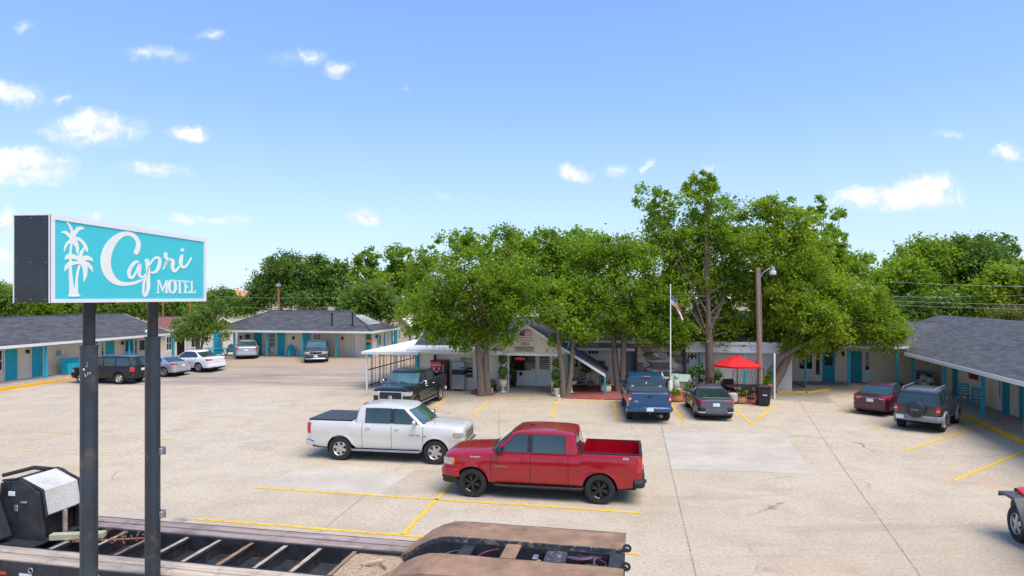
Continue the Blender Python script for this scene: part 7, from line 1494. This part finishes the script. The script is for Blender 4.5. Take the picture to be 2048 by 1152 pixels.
# garden statuary in front of the mural
q = FC.w(FC.fx(1324, 39.6), 39.4, 0); t = thing('garden_fountain', 'pale tiered garden fountain before the waterfall mural', 'fountain', q); m = MB(); m.lathe([(.3, 0), (.32, .1), (.1, .2), (.08, .7), (.14, .78), (.42, .86), (.44, .92), (.3, .9), (.06, .88)], n=18); m.build('basin', CREAMPOT, t, smooth=True, angle=40); m = MB(); m.lathe([(.06, .88), (.07, 1.0), (.12, 1.05), (.05, 1.1), (.02, 1.25)], n=10); m.build('finial', WHITE, t, smooth=True)
q = FC.w(FC.fx(1352, 38.6), 38.5, 0); t = thing('garden_statue', 'pale green stone figure sitting right of the flagpole', 'statue', q); SG = M('pale_green_stone', (.42, .50, .38), .8, 0, .15, 6, bs=14); m = MB(); m.lathe([(.28, 0), (.3, .1), (.3, .35), (.2, .42)], n=12); m.build('plinth', SG, t); m = MB(); m.lathe([(.18, .4), (.24, .55), (.2, .75), (.13, .9), (.08, .96)], n=12); m.lathe([(.03, .93), (.12, .98), (.14, 1.08), (.1, 1.2), (.02, 1.24)], n=12); m.build('figure', SG, t, smooth=True, angle=60)
q = FC.w(FC.fx(1362, 39.4), 39.3, 0); t = thing('model_house', 'pale miniature house with a pitched roof behind the green statue', 'garden ornament', q, FC.a - .4); m = MB(); m.bx(-.5, .5, -.3, .3, 0, .75); m.build('wall', CREAMPOT, t); m = MB(); m.add([(-.55, -.36, .75), (.55, -.36, .75), (.55, .36, .75), (-.55, .36, .75), (-.55, 0, 1.15), (.55, 0, 1.15)], [(0, 1, 5, 4), (2, 3, 4, 5), (0, 4, 3), (1, 2, 5), (0, 3, 2, 1)]); m.build('roof', M('mint_roof', (.45, .55, .45), .7, 0, .1, 5), t)
q = FC.w(FC.fx(1330, 36.9), 36.9, 0); t = thing('stone_bench', 'pale curved stone bench left of the flagpole base', 'bench', q, FC.a); m = MB(); m.bx(-.6, .55, -.2, .2, .42, .52); m.build('seat', CREAMPOT, t, bevel=.02)
for x in (-.45, .4): m = MB(); m.bx(x - .09, x + .09, -.15, .15, 0, .42); m.build('leg', CREAMPOT, t, bevel=.02)
q = FC.w(FC.fx(1368, 37.3), 37.3, 0); m = MB(); m.box((0, 0, .2), (.9, .5, .42)); o = m.build('brick_planter', brick_mat('planter_brick', (.38, .10, .06), (.3, .2, .16), .2, .075, .25)); o.location = q; o.rotation_euler = (0, 0, FC.a); tag(o, 'low red brick planter box between the flagpole and the grey hatchback', 'planter')
q = FC.w(FC.fx(1403, 40.7), 40.6, 0); t = thing('wagon_wheel', 'dark old wagon wheel leaning on the white wall left of the tree', 'wagon wheel', q, FC.a); m = MB(); m.lathe([(.56, -.03), (.64, -.03), (.64, .03), (.56, .03), (.56, -.03)], (0, 0, .64), 28, 0, 'y', cap=False); m.build('rim', DW_, t); m = MB()
for k in range(10): a = k * math.pi / 5; m.tube([(0, 0, .64), (math.cos(a) * .57, 0, .64 + math.sin(a) * .57)], .022, 5)
m.lathe([(.1, -.08), (.1, .08)], (0, 0, .64), 10, 0, 'y'); m.build('spokes', DW_, t)
rng = np.random.default_rng(31)
for nm, lb, px, yy, zz, r, mt in (('shrub', 'rust-red leafy shrub against the trunk by the wagon wheel', 1419, 39.9, .8, .42, M('russet_leaf', (.16, .035, .02), .7, 0, .3, 9)), ('shrub', 'dark green shrub right of the wagon wheel tree', 1437, 39.8, 1.1, .3, LD), ('shrub', 'grey-leaved shrub at the foot of the mural by the hatchback', 1378, 38.6, .5, .4, LD), ('shrub', 'low green shrub left of the garden fountain', 1307, 39.4, .4, .4, LG), ('shrub', 'low plant bed behind the flagpole base', 1345, 38.9, .3, .45, LB), ('shrub', 'dark shrub beside the turquoise post near the umbrella', 1447, 39.3, .5, .4, LD)):
    q = FC.w(FC.fx(px, yy), yy, 0); t = thing(nm, lb, 'shrub', q); leaves_mesh('foliage', np.array([[rng.uniform(-.3, .3) * r, rng.uniform(-.3, .3) * r, zz + rng.uniform(-.5, .5) * r] for _ in range(7)]), np.full(7, r * .7), 46, .06, mt, t, rng); m = MB(); m.tube([(0, 0, 0), (0, 0, zz)], .025, 5); m.build('stem', BARK, t)
for lb, px, zz, w_, h_ in (('small dark cross-shaped wall ornament right of the porch roof', 1204, 1.55, .38, .3), ('black framed ornament high on the wall right of the mural', 1384, 2.05, .5, .35), ('reddish wall ornament below the framed one right of the mural', 1376, 1.75, .14, .3), ('dark framed picture on the wall behind the lamp pole', 1506, 1.6, .4, .35)):
    m = MB(); m.bx(-w_ / 2, w_ / 2, -.03, .0, -h_ * .12, h_ * .12); m.bx(-w_ * .12, w_ * .12, -.032, .002, -h_ / 2, h_ / 2); m.bx(-w_ / 2, -w_ * .38, -.028, 0, -h_ / 2, h_ / 2); m.bx(w_ * .38, w_ / 2, -.028, 0, -h_ / 2, h_ / 2)
    o = m.build('wall_ornament', M('ornament_black', (.03, .018, .016), .5, .3, .2, 6)); o.location = FC.w(FC.fx(px, 41.15), 41.15, zz); o.rotation_euler = (0, 0, FC.a); tag(o, lb, 'wall ornament')
# --- things far behind
def van(label, px, Y, py0):   # white covered trailers in the lot behind
    X = (px - 1024) / F * Y; z0 = g(Y, X); t = thing('storage_trailer', label, 'trailer', (X, Y, z0), math.radians(-20)); h_ = 2.5; m = MB(); rows = []
    for x in np.linspace(-3.4, 3.4, 3): rows.append([(x, math.cos(a) * 1.15, 1.5 + math.sin(a) * (h_ - 1.5)) if 0 <= a <= math.pi else (x, 0, 0) for a in np.linspace(0, math.pi, 9)])
    rows = [[(r[0][0], 1.15, .6)] + r + [(r[0][0], -1.15, .6)] for r in rows]; m.grid(rows); n = 11; m.f += [tuple(range(n)), tuple(2 * n + j for j in range(n))]; m.m += [0, 0]; m.build('body', M('trailer_white', (.7, .7, .7), .4, 0, .08, .5), t, smooth=True, angle=50)
    for k in (-1, 1): m = MB(); m.lathe([(.1, -1.2), (.35, -1.2), (.35, 1.2), (.1, 1.2)], (k * .5, 0, .35), 14, 0, 'y'); m.build('wheel', TYRE, t)
    return t
for i, (px, Y, lb) in enumerate(((440, 66, 'white round-topped trailer nearest the rear building behind the light green tree'), (470, 72, 'white round-topped trailer in the middle of the row behind the rear building'), (500, 78, 'farthest white round-topped trailer above the rear building eave'))): van(lb, px, Y, 0)
van('white round-topped trailer behind the rear right roof, glimpsed under leaves', 1665, 60, 0); van('white round-topped trailer behind the office, glimpsed through the twin-trunked tree', 985, 60, 0)
Fh = Frame(*pt(806, 660, 66)[:2], .8, -9); t = thing('small_house', 'little cream gabled house with turquoise trim behind the rear building', 'house', Fh.o, Fh.a); m = MB(); m.bx(-.8, .9, 0, 3, -.1, 2.0); m.build('wall', WALL, t); m = MB(); m.add([(-.8, 0, 2), (.9, 0, 2), (.05, 0, 2.85), (-.8, .05, 2), (.9, .05, 2), (.05, .05, 2.85)], [(0, 1, 2), (5, 4, 3), (0, 3, 4, 1), (1, 4, 5, 2), (2, 5, 3, 0)]); m.build('gable_wall', TRIM, t)
m = MB(); m.grid([[(-1.1, y, 1.78), (.05, y, 2.93), (1.2, y, 1.78)] for y in (-.3, 3.2)]); m.grid([[(-1.1, y, 1.68), (.05, y, 2.83), (1.2, y, 1.68)] for y in (-.3, 3.2)]); m.build('roof', FASCIA, t); m = MB(); m.bx(.66, .88, -.05, -.003, 0, 1.8); m.build('shutter', TEAL, t); m = MB(); m.bx(-.8, -.6, -.05, -.003, 0, 1.8); m.build('shutter', TEAL, t)
for i, (px, Y, w_, c_, lb) in enumerate(((432, 260, 9, (.17, .13, .12), 'far dark-roofed house on the skyline right of the sign'), (462, 270, 9, (.62, .30, .12), 'far orange-roofed house on the skyline right of the sign'), (492, 300, 8, (.35, .27, .2), 'farthest house on the skyline left of the dark dense trees'))):
    X = (px - 1024) / F * Y; zb = .8; t = thing('distant_house', lb, 'house', (X, Y, zb)); m = MB(); m.bx(-w_ / 2, w_ / 2, 0, 8, -1, 5.0 + i * .5); m.build('wall', TRIM, t); m = MB(); e = 5.0 + i * .5
    m.add([(-w_ / 2 - .5, -.5, e), (w_ / 2 + .5, -.5, e), (w_ / 2 + .5, 8.5, e), (-w_ / 2 - .5, 8.5, e), (-w_ / 4, 4, e + 3), (w_ / 4, 4, e + 3)], [(0, 1, 5, 4), (1, 2, 5), (2, 3, 4, 5), (3, 0, 4), (0, 3, 2, 1)]); m.build('roof', M('far_roof_%d' % i, c_, .9, 0, .1, .3), t)
    for x in (-w_ * .25, w_ * .2): m = MB(); m.bx(x - .6, x + .6, -.05, -.01, 1.8, 3.2); m.build('window', GLASS, t)
# tan bare bank far behind the left wing
m = MB(); r_ = random.Random(6); rows = []
for y, h_ in ((118, 0), (135, 3.0), (170, 5.0), (260, 5.2), (420, 5.2)): rows.append([(x, y, .8 + h_ * (1 if x < -60 else max(.0, 1 - (x + 60) / 50)) + r_.uniform(-.25, .25)) for x in range(-420, -5, 12)])
m.grid(rows); tag(m.build('hill', M('bare_bank', (.38, .29, .19), .95, 0, .35, .06, dirt=((.14, .17, .06), .05, .5, .62)), smooth=True), kind='structure')
